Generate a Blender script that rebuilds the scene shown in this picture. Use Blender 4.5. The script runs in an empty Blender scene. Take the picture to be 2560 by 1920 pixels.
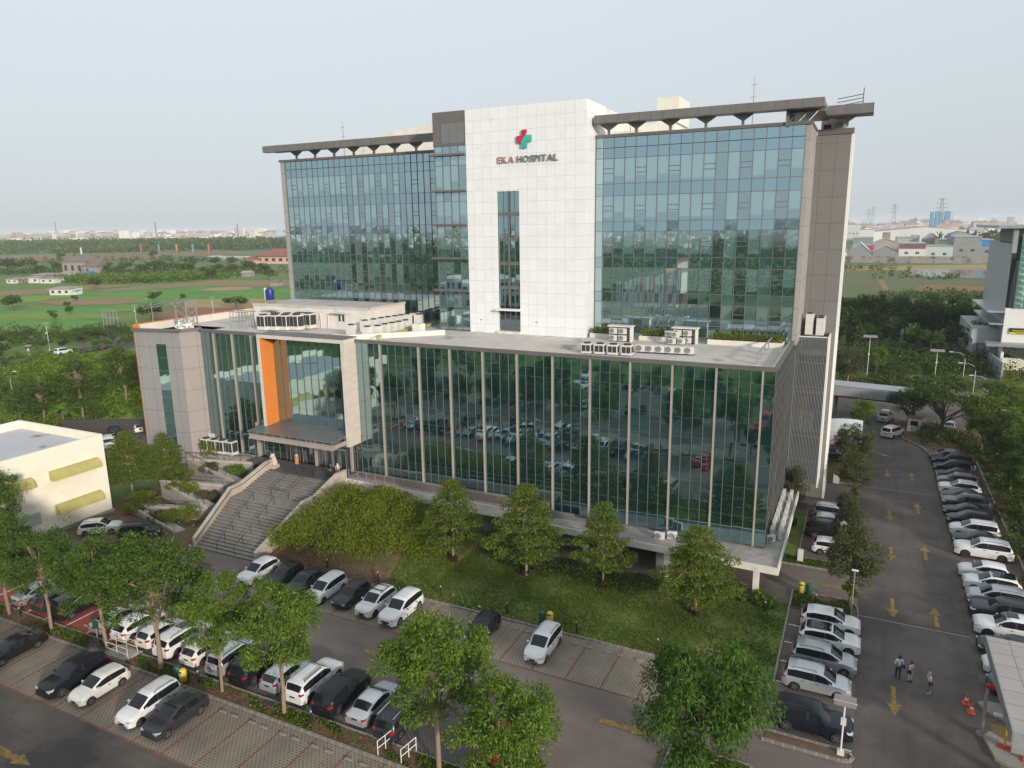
import bpy, bmesh, math, random
import numpy as np
from mathutils import Vector, Matrix
random.seed(7); RNG = np.random.default_rng(7)
S = bpy.context.scene
COL = S.collection
R = math.radians

# ---------------------------------------------------------------- camera
CAM_H = 31.5; YAW = R(-26.05); PITCH = R(12.4); ROLL = R(-0.835); FPX = 1800.0
def _axes():
    f = Vector((math.sin(YAW)*math.cos(PITCH), math.cos(YAW)*math.cos(PITCH), -math.sin(PITCH)))
    r = Vector((math.cos(YAW), -math.sin(YAW), 0)); u = r.cross(f)
    c, s = math.cos(ROLL), math.sin(ROLL)
    return c*r+s*u, -s*r+c*u, f
CR, CU, CF = _axes()
cam = bpy.data.objects.new('camera', bpy.data.cameras.new('camera')); COL.objects.link(cam)
cam.matrix_world = Matrix(((CR.x, CU.x, -CF.x, 0), (CR.y, CU.y, -CF.y, 0), (CR.z, CU.z, -CF.z, CAM_H), (0, 0, 0, 1)))
cam.data.sensor_width = 36; cam.data.lens = 36*FPX/2560; cam.data.clip_start = .5; cam.data.clip_end = 40000
S.camera = cam

# ---------------------------------------------------------------- sky, sun, exposure
SUN_EL = R(15); SUN_AZ = R(125)          # azimuth clockwise from +Y
w = bpy.data.worlds.new('World'); S.world = w; w.use_nodes = True
nt = w.node_tree; nt.nodes.clear()
sky = nt.nodes.new('ShaderNodeTexSky'); sky.sky_type = 'NISHITA'; sky.sun_disc = False
sky.sun_elevation = SUN_EL; sky.sun_rotation = SUN_AZ
sky.air_density = 1.0; sky.dust_density = 1.0; sky.ozone_density = 2.0; sky.altitude = 0
hs = nt.nodes.new('ShaderNodeHueSaturation'); hs.inputs['Saturation'].default_value = .30
bg = nt.nodes.new('ShaderNodeBackground'); bg.inputs[1].default_value = .15
wo = nt.nodes.new('ShaderNodeOutputWorld')
mxs = nt.nodes.new('ShaderNodeMix'); mxs.data_type = 'RGBA'; mxs.inputs[0].default_value = .86; mxs.inputs[7].default_value = (3.52, 3.95, 4.28, 1)
nt.links.new(sky.outputs[0], hs.inputs['Color']); nt.links.new(hs.outputs[0], mxs.inputs[6]); _tc = nt.nodes.new('ShaderNodeTexCoord'); _sp = nt.nodes.new('ShaderNodeSeparateXYZ'); _rp = nt.nodes.new('ShaderNodeValToRGB'); _mu = nt.nodes.new('ShaderNodeMix'); _mu.data_type = 'RGBA'; _mu.blend_type = 'MULTIPLY'; _mu.inputs[0].default_value = 1
_rp.color_ramp.elements[0].position = 0.0; _rp.color_ramp.elements[0].color = (.75, .735, .72, 1); _rp.color_ramp.elements[1].position = .42; _rp.color_ramp.elements[1].color = (.99, .99, .985, 1)
nt.links.new(_tc.outputs['Generated'], _sp.inputs[0]); nt.links.new(_sp.outputs[2], _rp.inputs[0]); nt.links.new(mxs.outputs[2], _mu.inputs[6]); nt.links.new(_rp.outputs[0], _mu.inputs[7]); nt.links.new(_mu.outputs[2], bg.inputs[0]); nt.links.new(bg.outputs[0], wo.inputs[0])
sd = bpy.data.lights.new('sun', 'SUN'); sd.energy = 2.75; sd.angle = R(5.0); sd.color = (1, .90, .78)
so = bpy.data.objects.new('sun', sd); COL.objects.link(so)
ts = Vector((math.sin(SUN_AZ)*math.cos(SUN_EL), math.cos(SUN_AZ)*math.cos(SUN_EL), math.sin(SUN_EL)))
so.rotation_euler = ts.to_track_quat('Z', 'Y').to_euler(); so.location = ts*300
S.view_settings.view_transform = 'Standard'; S.view_settings.look = 'None'
S.view_settings.gamma = 1; S.view_settings.use_curve_mapping = False
S.view_settings.exposure = 0.52
try:
    S.cycles.max_bounces = 6; S.cycles.diffuse_bounces = 3; S.cycles.glossy_bounces = 3
    S.cycles.transmission_bounces = 4; S.cycles.transparent_max_bounces = 8; S.cycles.volume_bounces = 2
    S.cycles.caustics_reflective = False; S.cycles.caustics_refractive = False
except Exception: pass

# ---------------------------------------------------------------- helpers
def G(px, py, z=0.0):
    "survey helper: where the sight line through a point of the 2560x1920 photograph meets height z"
    d = CF + CR*((px-1280)/FPX) - CU*((py-960)/FPX)
    t = (z-CAM_H)/d.z
    return Vector((d.x*t, d.y*t, z))
def onY(px, py, Y):
    d = CF + CR*((px-1280)/FPX) - CU*((py-960)/FPX); t = Y/d.y
    return Vector((d.x*t, Y, CAM_H+d.z*t))
def tag(o, label=None, cat=None, group=None, kind=None):
    if label: o['label'] = label
    if cat: o['category'] = cat
    if group: o['group'] = group
    if kind: o['kind'] = kind
    return o
def empty(name, loc=(0, 0, 0), rz=0, label=None, cat=None, group=None):
    o = bpy.data.objects.new(name, None); COL.objects.link(o); o.location = loc; o.rotation_euler = (0, 0, rz)
    o.empty_display_size = .2
    return tag(o, label, cat, group)
def link(name, me, parent=None, mats=None):
    o = bpy.data.objects.new(name, me); COL.objects.link(o)
    if parent: o.parent = parent
    if mats is not None and not me.materials:
        for m in (mats if isinstance(mats, (list, tuple)) else [mats]): me.materials.append(m)
    return o
class MB:
    def __init__(s): s.v = []; s.f = []; s.m = []
    def face(s, pts, m=0):
        b = len(s.v); s.v += [tuple(p) for p in pts]; s.f.append(tuple(range(b, b+len(pts)))); s.m.append(m); return s
    def box(s, x0, x1, y0, y1, z0, z1, m=0):
        b = len(s.v)
        s.v += [(x0,y0,z0),(x1,y0,z0),(x1,y1,z0),(x0,y1,z0),(x0,y0,z1),(x1,y0,z1),(x1,y1,z1),(x0,y1,z1)]
        for f in ((0,3,2,1),(4,5,6,7),(0,1,5,4),(1,2,6,5),(2,3,7,6),(3,0,4,7)): s.f.append(tuple(b+i for i in f)); s.m.append(m)
        return s
    def prism(s, poly, z0, z1, m=0):
        "vertical prism on an xy polygon (counter-clockwise); z0,z1 numbers"
        n = len(poly); b = len(s.v)
        s.v += [(p[0], p[1], z0) for p in poly]+[(p[0], p[1], z1) for p in poly]
        s.f.append(tuple(b+i for i in reversed(range(n)))); s.f.append(tuple(b+n+i for i in range(n)))
        for i in range(n): j = (i+1) % n; s.f.append((b+i, b+j, b+n+j, b+n+i))
        s.m += [m]*(n+2); return s
    def loft(s, A, B, m=0):
        "solid between two matching polygons"
        n = len(A); b = len(s.v); s.v += [tuple(p) for p in A]+[tuple(p) for p in B]
        s.f.append(tuple(b+i for i in reversed(range(n)))); s.f.append(tuple(b+n+i for i in range(n)))
        for i in range(n): j = (i+1) % n; s.f.append((b+i, b+j, b+n+j, b+n+i))
        s.m += [m]*(n+2); return s
    def bar(s, p, q, wd, ht=None, m=0):
        p = Vector(p); q = Vector(q); d = (q-p).normalized(); ht = ht or wd
        up = Vector((0, 0, 1)) if abs(d.z) < .95 else Vector((1, 0, 0))
        x = d.cross(up).normalized()*wd/2; y = x.cross(d).normalized()*ht/2
        return s.loft([p-x-y, p+x-y, p+x+y, p-x+y], [q-x-y, q+x-y, q+x+y, q-x+y], m)
    def tube(s, pts, rad, n=6, m=0):
        rad = rad if isinstance(rad, (list, tuple)) else [rad]*len(pts)
        pts = [Vector(p) for p in pts]; b = len(s.v)
        for i, p in enumerate(pts):
            d = (pts[min(i+1, len(pts)-1)]-pts[max(i-1, 0)]).normalized()
            up = Vector((0, 0, 1)) if abs(d.z) < .9 else Vector((1, 0, 0))
            x = d.cross(up).normalized(); y = x.cross(d)
            for k in range(n):
                a = 2*math.pi*k/n; s.v.append(tuple(p+(x*math.cos(a)+y*math.sin(a))*rad[i]))
        for i in range(len(pts)-1):
            for k in range(n):
                l = (k+1) % n; s.f.append((b+i*n+k, b+i*n+l, b+i*n+n+l, b+i*n+n+k)); s.m.append(m)
        s.f.append(tuple(b+k for k in reversed(range(n)))); s.f.append(tuple(b+(len(pts)-1)*n+k for k in range(n))); s.m += [m, m]
        return s
    def lathe(s, prof, n=12, c=(0, 0, 0), m=0):
        b = len(s.v)
        for r, z in prof:
            for k in range(n):
                a = 2*math.pi*k/n; s.v.append((c[0]+r*math.cos(a), c[1]+r*math.sin(a), c[2]+z))
        for i in range(len(prof)-1):
            for k in range(n):
                l = (k+1) % n; s.f.append((b+i*n+k, b+i*n+l, b+i*n+n+l, b+i*n+n+k)); s.m.append(m)
        s.f.append(tuple(b+k for k in reversed(range(n)))); s.f.append(tuple(b+(len(prof)-1)*n+k for k in range(n))); s.m += [m, m]
        return s
    def mesh(s, name, mats=None, smooth=None, bevel=None, fixn=True):
        me = bpy.data.meshes.new(name); me.from_pydata(s.v, [], s.f)
        if mats is not None:
            for m in (mats if isinstance(mats, (list, tuple)) else [mats]): me.materials.append(m)
            me.polygons.foreach_set('material_index', s.m)
        if bevel or fixn:
            bm = bmesh.new(); bm.from_mesh(me)
            if bevel:
                bmesh.ops.bevel(bm, geom=list(bm.edges), offset=bevel, segments=2, affect='EDGES', clamp_overlap=True)
            bmesh.ops.recalc_face_normals(bm, faces=bm.faces); bm.to_mesh(me); bm.free()
        if smooth:
            me.polygons.foreach_set('use_smooth', [True]*len(me.polygons)); me.set_sharp_from_angle(angle=R(smooth))
        me.update(); return me
    def build(s, name, mats, parent=None, smooth=None, bevel=None, fixn=True):
        return link(name, s.mesh(name, mats, smooth, bevel, fixn), parent)
def copy_tree(o, parent=None):
    c = o.copy(); COL.objects.link(c); c.parent = parent
    for ch in o.children: copy_tree(ch, c)
    return c

# ---------------------------------------------------------------- materials
def newmat(name):
    m = bpy.data.materials.new(name); m.use_nodes = True; t = m.node_tree
    return m, t, t.nodes['Principled BSDF'], t.nodes['Material Output']
def N(t, ty, **kw):
    n = t.nodes.new('ShaderNode'+ty)
    for k, v in kw.items(): setattr(n, k, v)
    return n
def math_(t, op, a, b=None, c=None):
    n = N(t, 'Math', operation=op)
    for i, x in enumerate((a, b, c)):
        if x is None: continue
        if isinstance(x, (int, float)): n.inputs[i].default_value = x
        else: t.links.new(x, n.inputs[i])
    return n.outputs[0]
def mixc(t, f, a, b, bt='MIX'):
    n = N(t, 'Mix', data_type='RGBA', blend_type=bt)
    for i, x in ((0, f), (6, a), (7, b)):
        if isinstance(x, (int, float)): n.inputs[i].default_value = x
        elif isinstance(x, tuple): n.inputs[i].default_value = (*x[:3], 1)
        else: t.links.new(x, n.inputs[i])
    return n.outputs[2]
def coords(t, obj=True):
    tc = N(t, 'TexCoord'); return tc.outputs['Object' if obj else 'Generated']
def noise(t, vec, scale, detail=4, rough=.6):
    n = N(t, 'TexNoise'); n.inputs['Scale'].default_value = scale; n.inputs['Detail'].default_value = detail; n.inputs['Roughness'].default_value = rough
    t.links.new(vec, n.inputs['Vector']); return n.outputs[0]
def ramp(t, v, stops):
    n = N(t, 'ValToRGB'); e = n.color_ramp.elements
    while len(e) < len(stops): e.new(.5)
    for i, (p, c) in enumerate(stops): e[i].position = p; e[i].color = (*c[:3], 1) if isinstance(c, tuple) else (c, c, c, 1)
    t.links.new(v, n.inputs[0]); return n.outputs[0]
def mat(name, col, rough=.7, var=.15, sc=1.5, metal=0, spec=.5, bump=0, col2=None, sc2=None, stain=None, stain_sc=.3, stain_lo=.55, coat=0):
    m, t, p, o = newmat(name); v = coords(t)
    n1 = noise(t, v, sc)
    dk = tuple(c*(1-var) for c in col); lt = tuple(min(1, c*(1+var)) for c in (col2 or col))
    c = ramp(t, n1, [(.3, dk), (.7, lt)])
    if stain:
        n2 = noise(t, v, stain_sc, 6, .65)
        c = mixc(t, ramp(t, n2, [(stain_lo, 0.), (stain_lo+.08, 1.)]), c, stain)
    t.links.new(c, p.inputs['Base Color'])
    p.inputs['Roughness'].default_value = rough; p.inputs['Metallic'].default_value = metal; p.inputs['Specular IOR Level'].default_value = spec
    if coat: p.inputs['Coat Weight'].default_value = coat; p.inputs['Coat Roughness'].default_value = .05
    if bump:
        b = N(t, 'Bump'); b.inputs['Strength'].default_value = bump; b.inputs['Distance'].default_value = .05
        t.links.new(noise(t, v, sc2 or sc*6), b.inputs['Height']); t.links.new(b.outputs[0], p.inputs['Normal'])
    return m
def seams(t, axes, period, wd, offs=(0, 0)):
    "mask of thin joint lines along two object axes"
    sp = N(t, 'SeparateXYZ'); t.links.new(coords(t), sp.inputs[0]); out = None
    for a, per, of in zip(axes, period, offs):
        x = math_(t, 'ADD', sp.outputs['XYZ'.index(a)], of)
        fr = math_(t, 'FRACT', math_(t, 'DIVIDE', x, per))
        l = math_(t, 'LESS_THAN', math_(t, 'ABSOLUTE', math_(t, 'SUBTRACT', fr, .5)), wd/per/2)
        out = l if out is None else math_(t, 'MAXIMUM', out, l)
    return out
def panelmat(name, col, axes, period, wd, line, offs=(0, 0), rough=.45, var=.03, vertvar=0, sc=.8):
    m, t, p, o = newmat(name)
    n1 = noise(t, coords(t), sc, 3)
    c = ramp(t, n1, [(.3, tuple(x*(1-var) for x in col)), (.7, tuple(min(1, x*(1+var)) for x in col))])
    # panel to panel tone
    sp = N(t, 'SeparateXYZ'); t.links.new(coords(t), sp.inputs[0]); cb = N(t, 'CombineXYZ')
    for i, (a, per, of) in enumerate(zip(axes, period, offs)):
        t.links.new(math_(t, 'FLOOR', math_(t, 'ADD', math_(t, 'DIVIDE', math_(t, 'ADD', sp.outputs['XYZ'.index(a)], of), per), .5)), cb.inputs[i])
    wn = N(t, 'TexWhiteNoise'); t.links.new(cb.outputs[0], wn.inputs[0])
    c = mixc(t, math_(t, 'MULTIPLY', wn.outputs[0], .07 if sum(col) > 2 else .13), c, (0.25, .24, .22))
    if vertvar:
        mp = N(t, 'Mapping'); mp.inputs['Scale'].default_value = (3, 3, .12); t.links.new(coords(t), mp.inputs[0])
        c = mixc(t, math_(t, 'MULTIPLY', noise(t, mp.outputs[0], 1.2, 5), vertvar), c, tuple(x*.55 for x in col))
    c = mixc(t, seams(t, axes, period, wd, offs), c, line)
    t.links.new(c, p.inputs['Base Color']); p.inputs['Roughness'].default_value = rough
    return m
M = {}
M['white_panel_front'] = panelmat('white cladding', (.78, .785, .79), 'XZ', (1.145, 1.29), .03, (.50, .50, .51), (0, 0), .35)
M['white_panel_side'] = panelmat('white cladding side', (.78, .785, .79), 'YZ', (1.3, 1.29), .03, (.50, .50, .51), (0, 0), .35)
M['grey_panel_front'] = panelmat('grey cladding', (.36, .35, .34), 'XZ', (1.9, 2.75), .045, (.12, .12, .12), (.4, .6), .5, .05, .25)
M['grey_panel_side'] = panelmat('grey cladding side', (.36, .335, .315), 'YZ', (3.1, 2.75), .045, (.16, .14, .13), (.4, .6), .5, .05, .3)
M['brown_metal'] = mat('bronze grey metal', (.155, .14, .132), .45, .12, .5, .2)
M['canopy_metal'] = panelmat('canopy fascia metal', (.15, .138, .13), 'XY', (1.22, 50), .04, (.07, .065, .06), (0, 25), .4, .12)
M['fin'] = mat('beige aluminium fin', (.36, .32, .28), .4, .08, .4)
M['mullion'] = mat('grey mullion', (.13, .13, .125), .45, .1, .4)
M['concrete'] = mat('weathered concrete', (.33, .31, .285), .85, .18, .9, stain=(.24, .22, .2), stain_sc=.5, stain_lo=.6, bump=.2)
M['roof_concrete'] = mat('roof screed', (.54, .495, .455), .75, .1, .7, stain=(.25, .215, .19), stain_sc=.24, stain_lo=.60)
M['cream'] = mat('cream paint', (.80, .745, .61), .75, .05, .6, stain=(.68, .62, .49), stain_sc=.35, stain_lo=.62)
M['cream_white'] = mat('off white plaster', (.66, .63, .56), .8, .08, .7, stain=(.50, .47, .40), stain_sc=.6, stain_lo=.6)
M['orange'] = panelmat('orange cladding', (.72, .22, .035), 'YZ', (1.05, .5), .02, (.45, .15, .03), (0, 0), .5)
M['travertine'] = panelmat('travertine cladding', (.62, .55, .48), 'YZ', (5, .42), .015, (.50, .43, .38), (0, 0), .6, .05, .15)
M['travertine_f'] = panelmat('travertine front', (.62, .57, .52), 'XZ', (1.1, .42), .015, (.50, .45, .4), (0, 0), .6, .05)
M['ac_white'] = mat('off white sheet metal', (.62, .61, .57), .5, .06, 2)
M['dark'] = mat('dark grille', (.035, .036, .036), .6, .2, 3)
M['louvre'] = mat('grey aluminium slats', (.33, .34, .345), .4, .08, .6, .3)
M['asphalt'] = mat('asphalt', (.104, .087, .076), .88, .2, .35, bump=.3, sc2=30, stain=(.074, .064, .057), stain_sc=.13, stain_lo=.5)
M['asphalt2'] = mat('lane asphalt', (.112, .092, .078), .88, .18, .4, bump=.3, sc2=30, stain=(.062, .055, .051), stain_sc=.2, stain_lo=.52)
def streaks(m, sx=1.1, sy=.07, amt=.45, dark=.62, sc=1.0):
    t = m.node_tree; p = t.nodes['Principled BSDF']; l = p.inputs['Base Color'].links[0]; src = l.from_socket
    mp = N(t, 'Mapping'); mp.inputs['Scale'].default_value = (sx, sy, 1); t.links.new(coords(t), mp.inputs[0])
    f = ramp(t, noise(t, mp.outputs[0], sc, 5, .6), [(.48, 0.), (.66, amt)]); mu = N(t, 'Mix', data_type='RGBA', blend_type='MULTIPLY')
    t.links.new(f, mu.inputs[0]); t.links.new(src, mu.inputs[6]); mu.inputs[7].default_value = (dark, dark, dark, 1)
    f2 = ramp(t, noise(t, coords(t), 1.7, 3, .5), [(.70, 0.), (.76, .55)]); m3 = N(t, 'Mix', data_type='RGBA', blend_type='MULTIPLY')
    t.links.new(f2, m3.inputs[0]); t.links.new(mu.outputs[2], m3.inputs[6]); m3.inputs[7].default_value = (.6, .58, .56, 1)
    t.links.new(m3.outputs[2], p.inputs['Base Color'])
streaks(M['asphalt'], 1.0, .06); streaks(M['asphalt2'], .07, 1.0)
streaks(M['white_panel_front'], 1.2, 1, .16, .88, .7)
M['yellow_paint'] = mat('worn yellow road paint', (.27, .175, .04), .85, .25, 3, stain=(.11, .09, .055), stain_sc=4, stain_lo=.52)
M['kerb'] = panelmat('stone kerb', (.20, .175, .15), 'XY', (.62, .62), .07, (.33, .31, .28), (0, 0), .85, .2)
M['kerb_plain'] = mat('concrete kerb', (.26, .24, .21), .85, .15, 1.5)
M['soil'] = mat('red brown soil', (.125, .062, .037), .95, .35, .9, col2=(.13, .085, .05), stain=(.085, .095, .028), stain_sc=.55, stain_lo=.5, bump=.5)
M['grass'] = mat('lawn grass', (.085, .135, .020), .95, .3, .5, col2=(.125, .155, .026), stain=(.25, .18, .08), stain_sc=.20, stain_lo=.56, bump=.6, sc2=12)
M['hedge_ground'] = mat('dark ground cover', (.03, .045, .014), .95, .4, 2, bump=.6)
M['black'] = mat('black coated metal', (.02, .02, .022), .5, .1, 3)
M['rail'] = mat('dark handrail steel', (.045, .04, .038), .45, .1, 3, .4)
M['steel'] = mat('galvanised steel', (.38, .39, .39), .45, .12, 2, .5)
M['white_paint'] = mat('white paint', (.74, .73, .70), .5, .05, 2)
M['stone_dark'] = panelmat('dark granite paving', (.095, .085, .082), 'XY', (.6, .6), .015, (.06, .055, .05), (0, 0), .5, .1)
M['stair'] = mat('stair stone', (.23, .21, .185), .75, .15, 1.2)
M['stair_nose'] = mat('stair edge', (.085, .078, .07), .8, .1, 1)
M['stair_wall'] = mat('stair wall stone', (.44, .385, .32), .75, .12, 1.2)
M['terracotta_wall'] = mat('brown stone facing', (.22, .15, .115), .8, .15, 1.6)
M['tank'] = mat('blue plastic tank', (.012, .03, .20), .4, .1, 2)
M['red_paint'] = mat('red paint', (.5, .02, .015), .5, .1, 2)
M['bin_green'] = mat('green plastic', (.01, .09, .055), .45, .1, 3)
M['bin_yellow'] = mat('yellow plastic', (.62, .47, .08), .45, .1, 3)
M['cone_orange'] = mat('orange plastic', (.75, .08, .02), .5, .1, 3)
M['bark'] = mat('bark', (.13, .095, .07), .95, .3, 4, bump=.6)
M['bark_pale'] = mat('pale bark', (.26, .19, .13), .95, .2, 4, bump=.4)
M['barrier'] = mat('orange yellow enamel', (.75, .33, .03), .4, .08, 3)

def paver(name, base, hole, period, wob=.25):
    m, t, p, o = newmat(name); v = coords(t)
    n0 = noise(t, v, .35, 5)
    c0 = ramp(t, n0, [(.3, tuple(x*.82 for x in base)), (.7, tuple(x*1.12 for x in base))])
    sp = N(t, 'SeparateXYZ'); t.links.new(v, sp.inputs[0])
    x = math_(t, 'DIVIDE', sp.outputs[0], period); y = math_(t, 'DIVIDE', sp.outputs[1], period*.62)
    xs = math_(t, 'ADD', x, math_(t, 'MULTIPLY', math_(t, 'MODULO', math_(t, 'FLOOR', y), 2), .5))
    fx = math_(t, 'ABSOLUTE', math_(t, 'SUBTRACT', math_(t, 'FRACT', xs), .5)); fy = math_(t, 'ABSOLUTE', math_(t, 'SUBTRACT', math_(t, 'FRACT', y), .5))
    h = math_(t, 'MULTIPLY', math_(t, 'LESS_THAN', fx, .24), math_(t, 'LESS_THAN', fy, .27))
    t.links.new(mixc(t, math_(t, 'MULTIPLY', h, .8), c0, hole), p.inputs['Base Color']); p.inputs['Roughness'].default_value = .9
    return m
M['paver'] = paver('grass block paving', (.26, .212, .165), (.085, .080, .045), .30)
M['paver_dark'] = paver('dark block paving', (.125, .105, .092), (.055, .052, .042), .30)
M['brick_pave'] = paver('brick drive paving', (.17, .135, .115), (.14, .11, .095), .24)
M['lane_pave'] = paver('brown lane paving', (.165, .135, .115), (.14, .115, .098), .24)
M['red_pave'] = paver('red bay paving', (.30, .065, .05), (.20, .05, .04), .26)
M['bay_line'] = mat('red brick line', (.19, .085, .062), .9, .25, 3)

def glassmat(name, diff, tint, refl, blinds=False, z0=0, fl=3.93):
    m, t, p, o = newmat(name); t.nodes.remove(p)
    g = N(t, 'NewGeometry'); rnd = g.outputs['Random Per Island']
    d = N(t, 'BsdfDiffuse'); gl = N(t, 'BsdfAnisotropic') if False else N(t, 'BsdfGlossy')
    gl.inputs['Roughness'].default_value = .015; gl.inputs['Color'].default_value = (*tint, 1)
    v = coords(t)
    col = ramp(t, rnd, [(0., tuple(x*.55 for x in diff)), (1., tuple(x*1.5 for x in diff))])
    if blinds:
        sp = N(t, 'SeparateXYZ'); t.links.new(v, sp.inputs[0])
        fz = math_(t, 'FRACT', math_(t, 'DIVIDE', math_(t, 'SUBTRACT', sp.outputs[2], z0), fl))
        r2 = math_(t, 'FRACT', math_(t, 'MULTIPLY', rnd, 7.31))
        thr = math_(t, 'MULTIPLY', math_(t, 'FLOOR', math_(t, 'MULTIPLY', r2, 3.0)), .14)
        has = math_(t, 'GREATER_THAN', rnd, .22)
        mk = math_(t, 'MULTIPLY', has, math_(t, 'GREATER_THAN', fz, math_(t, 'ADD', thr, .12)))
        col = mixc(t, mk, col, (.12, .21, .215))
    t.links.new(col, d.inputs[0])
    lw = N(t, 'LayerWeight'); lw.inputs[0].default_value = .35
    f = math_(t, 'ADD', math_(t, 'MULTIPLY', lw.outputs['Fresnel'], .35), refl); f = math_(t, 'MINIMUM', f, .96)
    b = N(t, 'Bump'); b.inputs['Strength'].default_value = .12; b.inputs['Distance'].default_value = .02
    t.links.new(noise(t, v, .55, 1), b.inputs['Height']); t.links.new(b.outputs[0], gl.inputs['Normal'])
    mx = N(t, 'MixShader'); t.links.new(f, mx.inputs[0]); t.links.new(d.outputs[0], mx.inputs[1]); t.links.new(gl.outputs[0], mx.inputs[2])
    t.links.new(mx.outputs[0], o.inputs[0]); return m
M['glass_tower'] = glassmat('tower vision glass', (.018, .05, .055), (.70, .88, .94), .50, True, 19.4, 3.93)
M['glass_spandrel'] = glassmat('tower spandrel glass', (.015, .055, .065), (.62, .82, .90), .55)
M['glass_podium'] = glassmat('podium glass', (.007, .032, .036), (.54, .77, .82), .55)
M['glass_dark'] = glassmat('dark glass', (.01, .018, .02), (.55, .68, .72), .42)

def leafmat(name, a, b, c=None, trans=.35):
    m, t, p, o = newmat(name); t.nodes.remove(p)
    g = N(t, 'NewGeometry'); rnd = g.outputs['Random Per Island']
    stops = [(0, a), (.75, b)] + ([(1, c)] if c else [])
    col = ramp(t, rnd, stops)
    col = mixc(t, math_(t, 'MULTIPLY', noise(t, coords(t), .55, 3), .7), col, tuple(x*.55 for x in a), 'MIX')
    d = N(t, 'BsdfDiffuse'); tr = N(t, 'BsdfTranslucent'); gl = N(t, 'BsdfGlossy'); gl.inputs['Roughness'].default_value = .45
    t.links.new(col, d.inputs[0]); t.links.new(col, tr.inputs[0]); gl.inputs[0].default_value = (.5, .5, .45, 1)
    mx = N(t, 'MixShader'); mx.inputs[0].default_value = trans; t.links.new(d.outputs[0], mx.inputs[1]); t.links.new(tr.outputs[0], mx.inputs[2])
    m2 = N(t, 'MixShader'); m2.inputs[0].default_value = .02; t.links.new(mx.outputs[0], m2.inputs[1]); t.links.new(gl.outputs[0], m2.inputs[2])
    t.links.new(m2.outputs[0], o.inputs[0]); return m
M['leaf_fresh'] = leafmat('fresh green leaves', (.080, .16, .018), (.20, .31, .038), (.32, .38, .06))
M['leaf_mid'] = leafmat('mid green leaves', (.055, .115, .018), (.125, .215, .034), (.22, .28, .05))
M['leaf_mango'] = leafmat('dark green leaves', (.035, .095, .012), (.095, .19, .026), (.17, .24, .04), .28)
M['leaf_tier'] = leafmat('fine green leaves', (.105, .165, .022), (.20, .27, .035), (.27, .33, .05))
M['leaf_grey'] = leafmat('grey green leaves', (.075, .10, .038), (.14, .16, .065), (.24, .20, .07))
M['leaf_shrub'] = leafmat('yellow green shrub leaves', (.10, .17, .014), (.25, .32, .028), (.40, .28, .035))
M['leaf_yellow'] = leafmat('yellow flowers and leaves', (.06, .11, .012), (.17, .23, .02), (.55, .40, .02))
M['leaf_deep'] = leafmat('deep green foliage', (.040, .080, .016), (.082, .130, .026), (.14, .18, .04), .25)
M['leaf_far'] = leafmat('distant foliage', (.065, .115, .026), (.115, .18, .038), (.20, .235, .05), .28)
M['leaf_bank'] = leafmat('meadow foliage', (.11, .20, .02), (.19, .29, .03), (.28, .33, .045), .3)

# ================================================================ SETTING
def sheet(name, poly, z, m, kind='structure'):
    o = MB().face([(p[0], p[1], z) for p in poly]).build(name, m, fixn=False)
    if o.data.polygons[0].normal.z < 0: o.data.flip_normals()
    return tag(o, kind=kind)
def rect(x0, x1, y0, y1): return [(x0, y0), (x1, y0), (x1, y1), (x0, y1)]
def groundmat():
    m, t, p, o = newmat('open land'); v = coords(t)
    mp = N(t, 'Mapping'); mp.inputs['Scale'].default_value = (.35, 1, 1); mp.inputs['Rotation'].default_value = (0, 0, .3); t.links.new(v, mp.inputs[0])
    n1 = noise(t, mp.outputs[0], .012, 5, .6); n2 = noise(t, v, .15, 5, .7); n3 = noise(t, v, .0035, 4, .6)
    c = ramp(t, n1, [(.36, (.22, .15, .08)), (.44, (.15, .15, .045)), (.52, (.08, .14, .025)), (.66, (.12, .18, .035))])
    c = mixc(t, ramp(t, n2, [(.45, 0.), (.7, .6)]), c, (.04, .055, .018))
    sp = N(t, 'SeparateXYZ'); t.links.new(v, sp.inputs[0])
    r = math_(t, 'SQRT', math_(t, 'ADD', math_(t, 'POWER', sp.outputs[0], 2), math_(t, 'POWER', sp.outputs[1], 2)))
    far = ramp(t, math_(t, 'DIVIDE', r, 4000), [(.32, 0.), (.45, 1.)])
    town = ramp(t, noise(t, v, .02, 8, .8), [(.42, (.05, .075, .03)), (.5, (.16, .15, .13)), (.6, (.32, .28, .25))])
    c = mixc(t, far, c, town)
    t.links.new(c, p.inputs['Base Color']); p.inputs['Roughness'].default_value = 1; return m
M['land'] = groundmat()
sheet('ground', rect(-12000, 12000, -12000, 12000), 0, M['land'])
fm = {}
def fieldmat(k, a, b, sc=.08):
    m, t, p, o = newmat('field '+k); v = coords(t)
    mp = N(t, 'Mapping'); mp.inputs['Scale'].default_value = (.25, 1, 1); mp.inputs['Rotation'].default_value = (0, 0, .45); t.links.new(v, mp.inputs[0])
    n = noise(t, mp.outputs[0], sc, 6, .65); c = ramp(t, n, [(.35, a), (.62, b)])
    n2 = noise(t, v, .6, 4, .7); c = mixc(t, ramp(t, n2, [(.4, 0.), (.75, .5)]), c, tuple(x*.5 for x in a))
    t.links.new(c, p.inputs['Base Color']); p.inputs['Roughness'].default_value = 1; fm[k] = m
fieldmat('green', (.06, .19, .016), (.12, .27, .028)); fieldmat('yellowgreen', (.12, .22, .018), (.21, .27, .035))
fieldmat('brown', (.30, .17, .085), (.19, .17, .06)); fieldmat('dry', (.42, .27, .12), (.24, .21, .07)); fieldmat('red', (.27, .11, .055), (.20, .12, .055))
fieldmat('meadow', (.085, .155, .018), (.15, .20, .032), .05); fieldmat('rough', (.14, .125, .045), (.085, .13, .032), .05)
F = lambda x, y: (.33455*x, 500+.33455*y)
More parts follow.
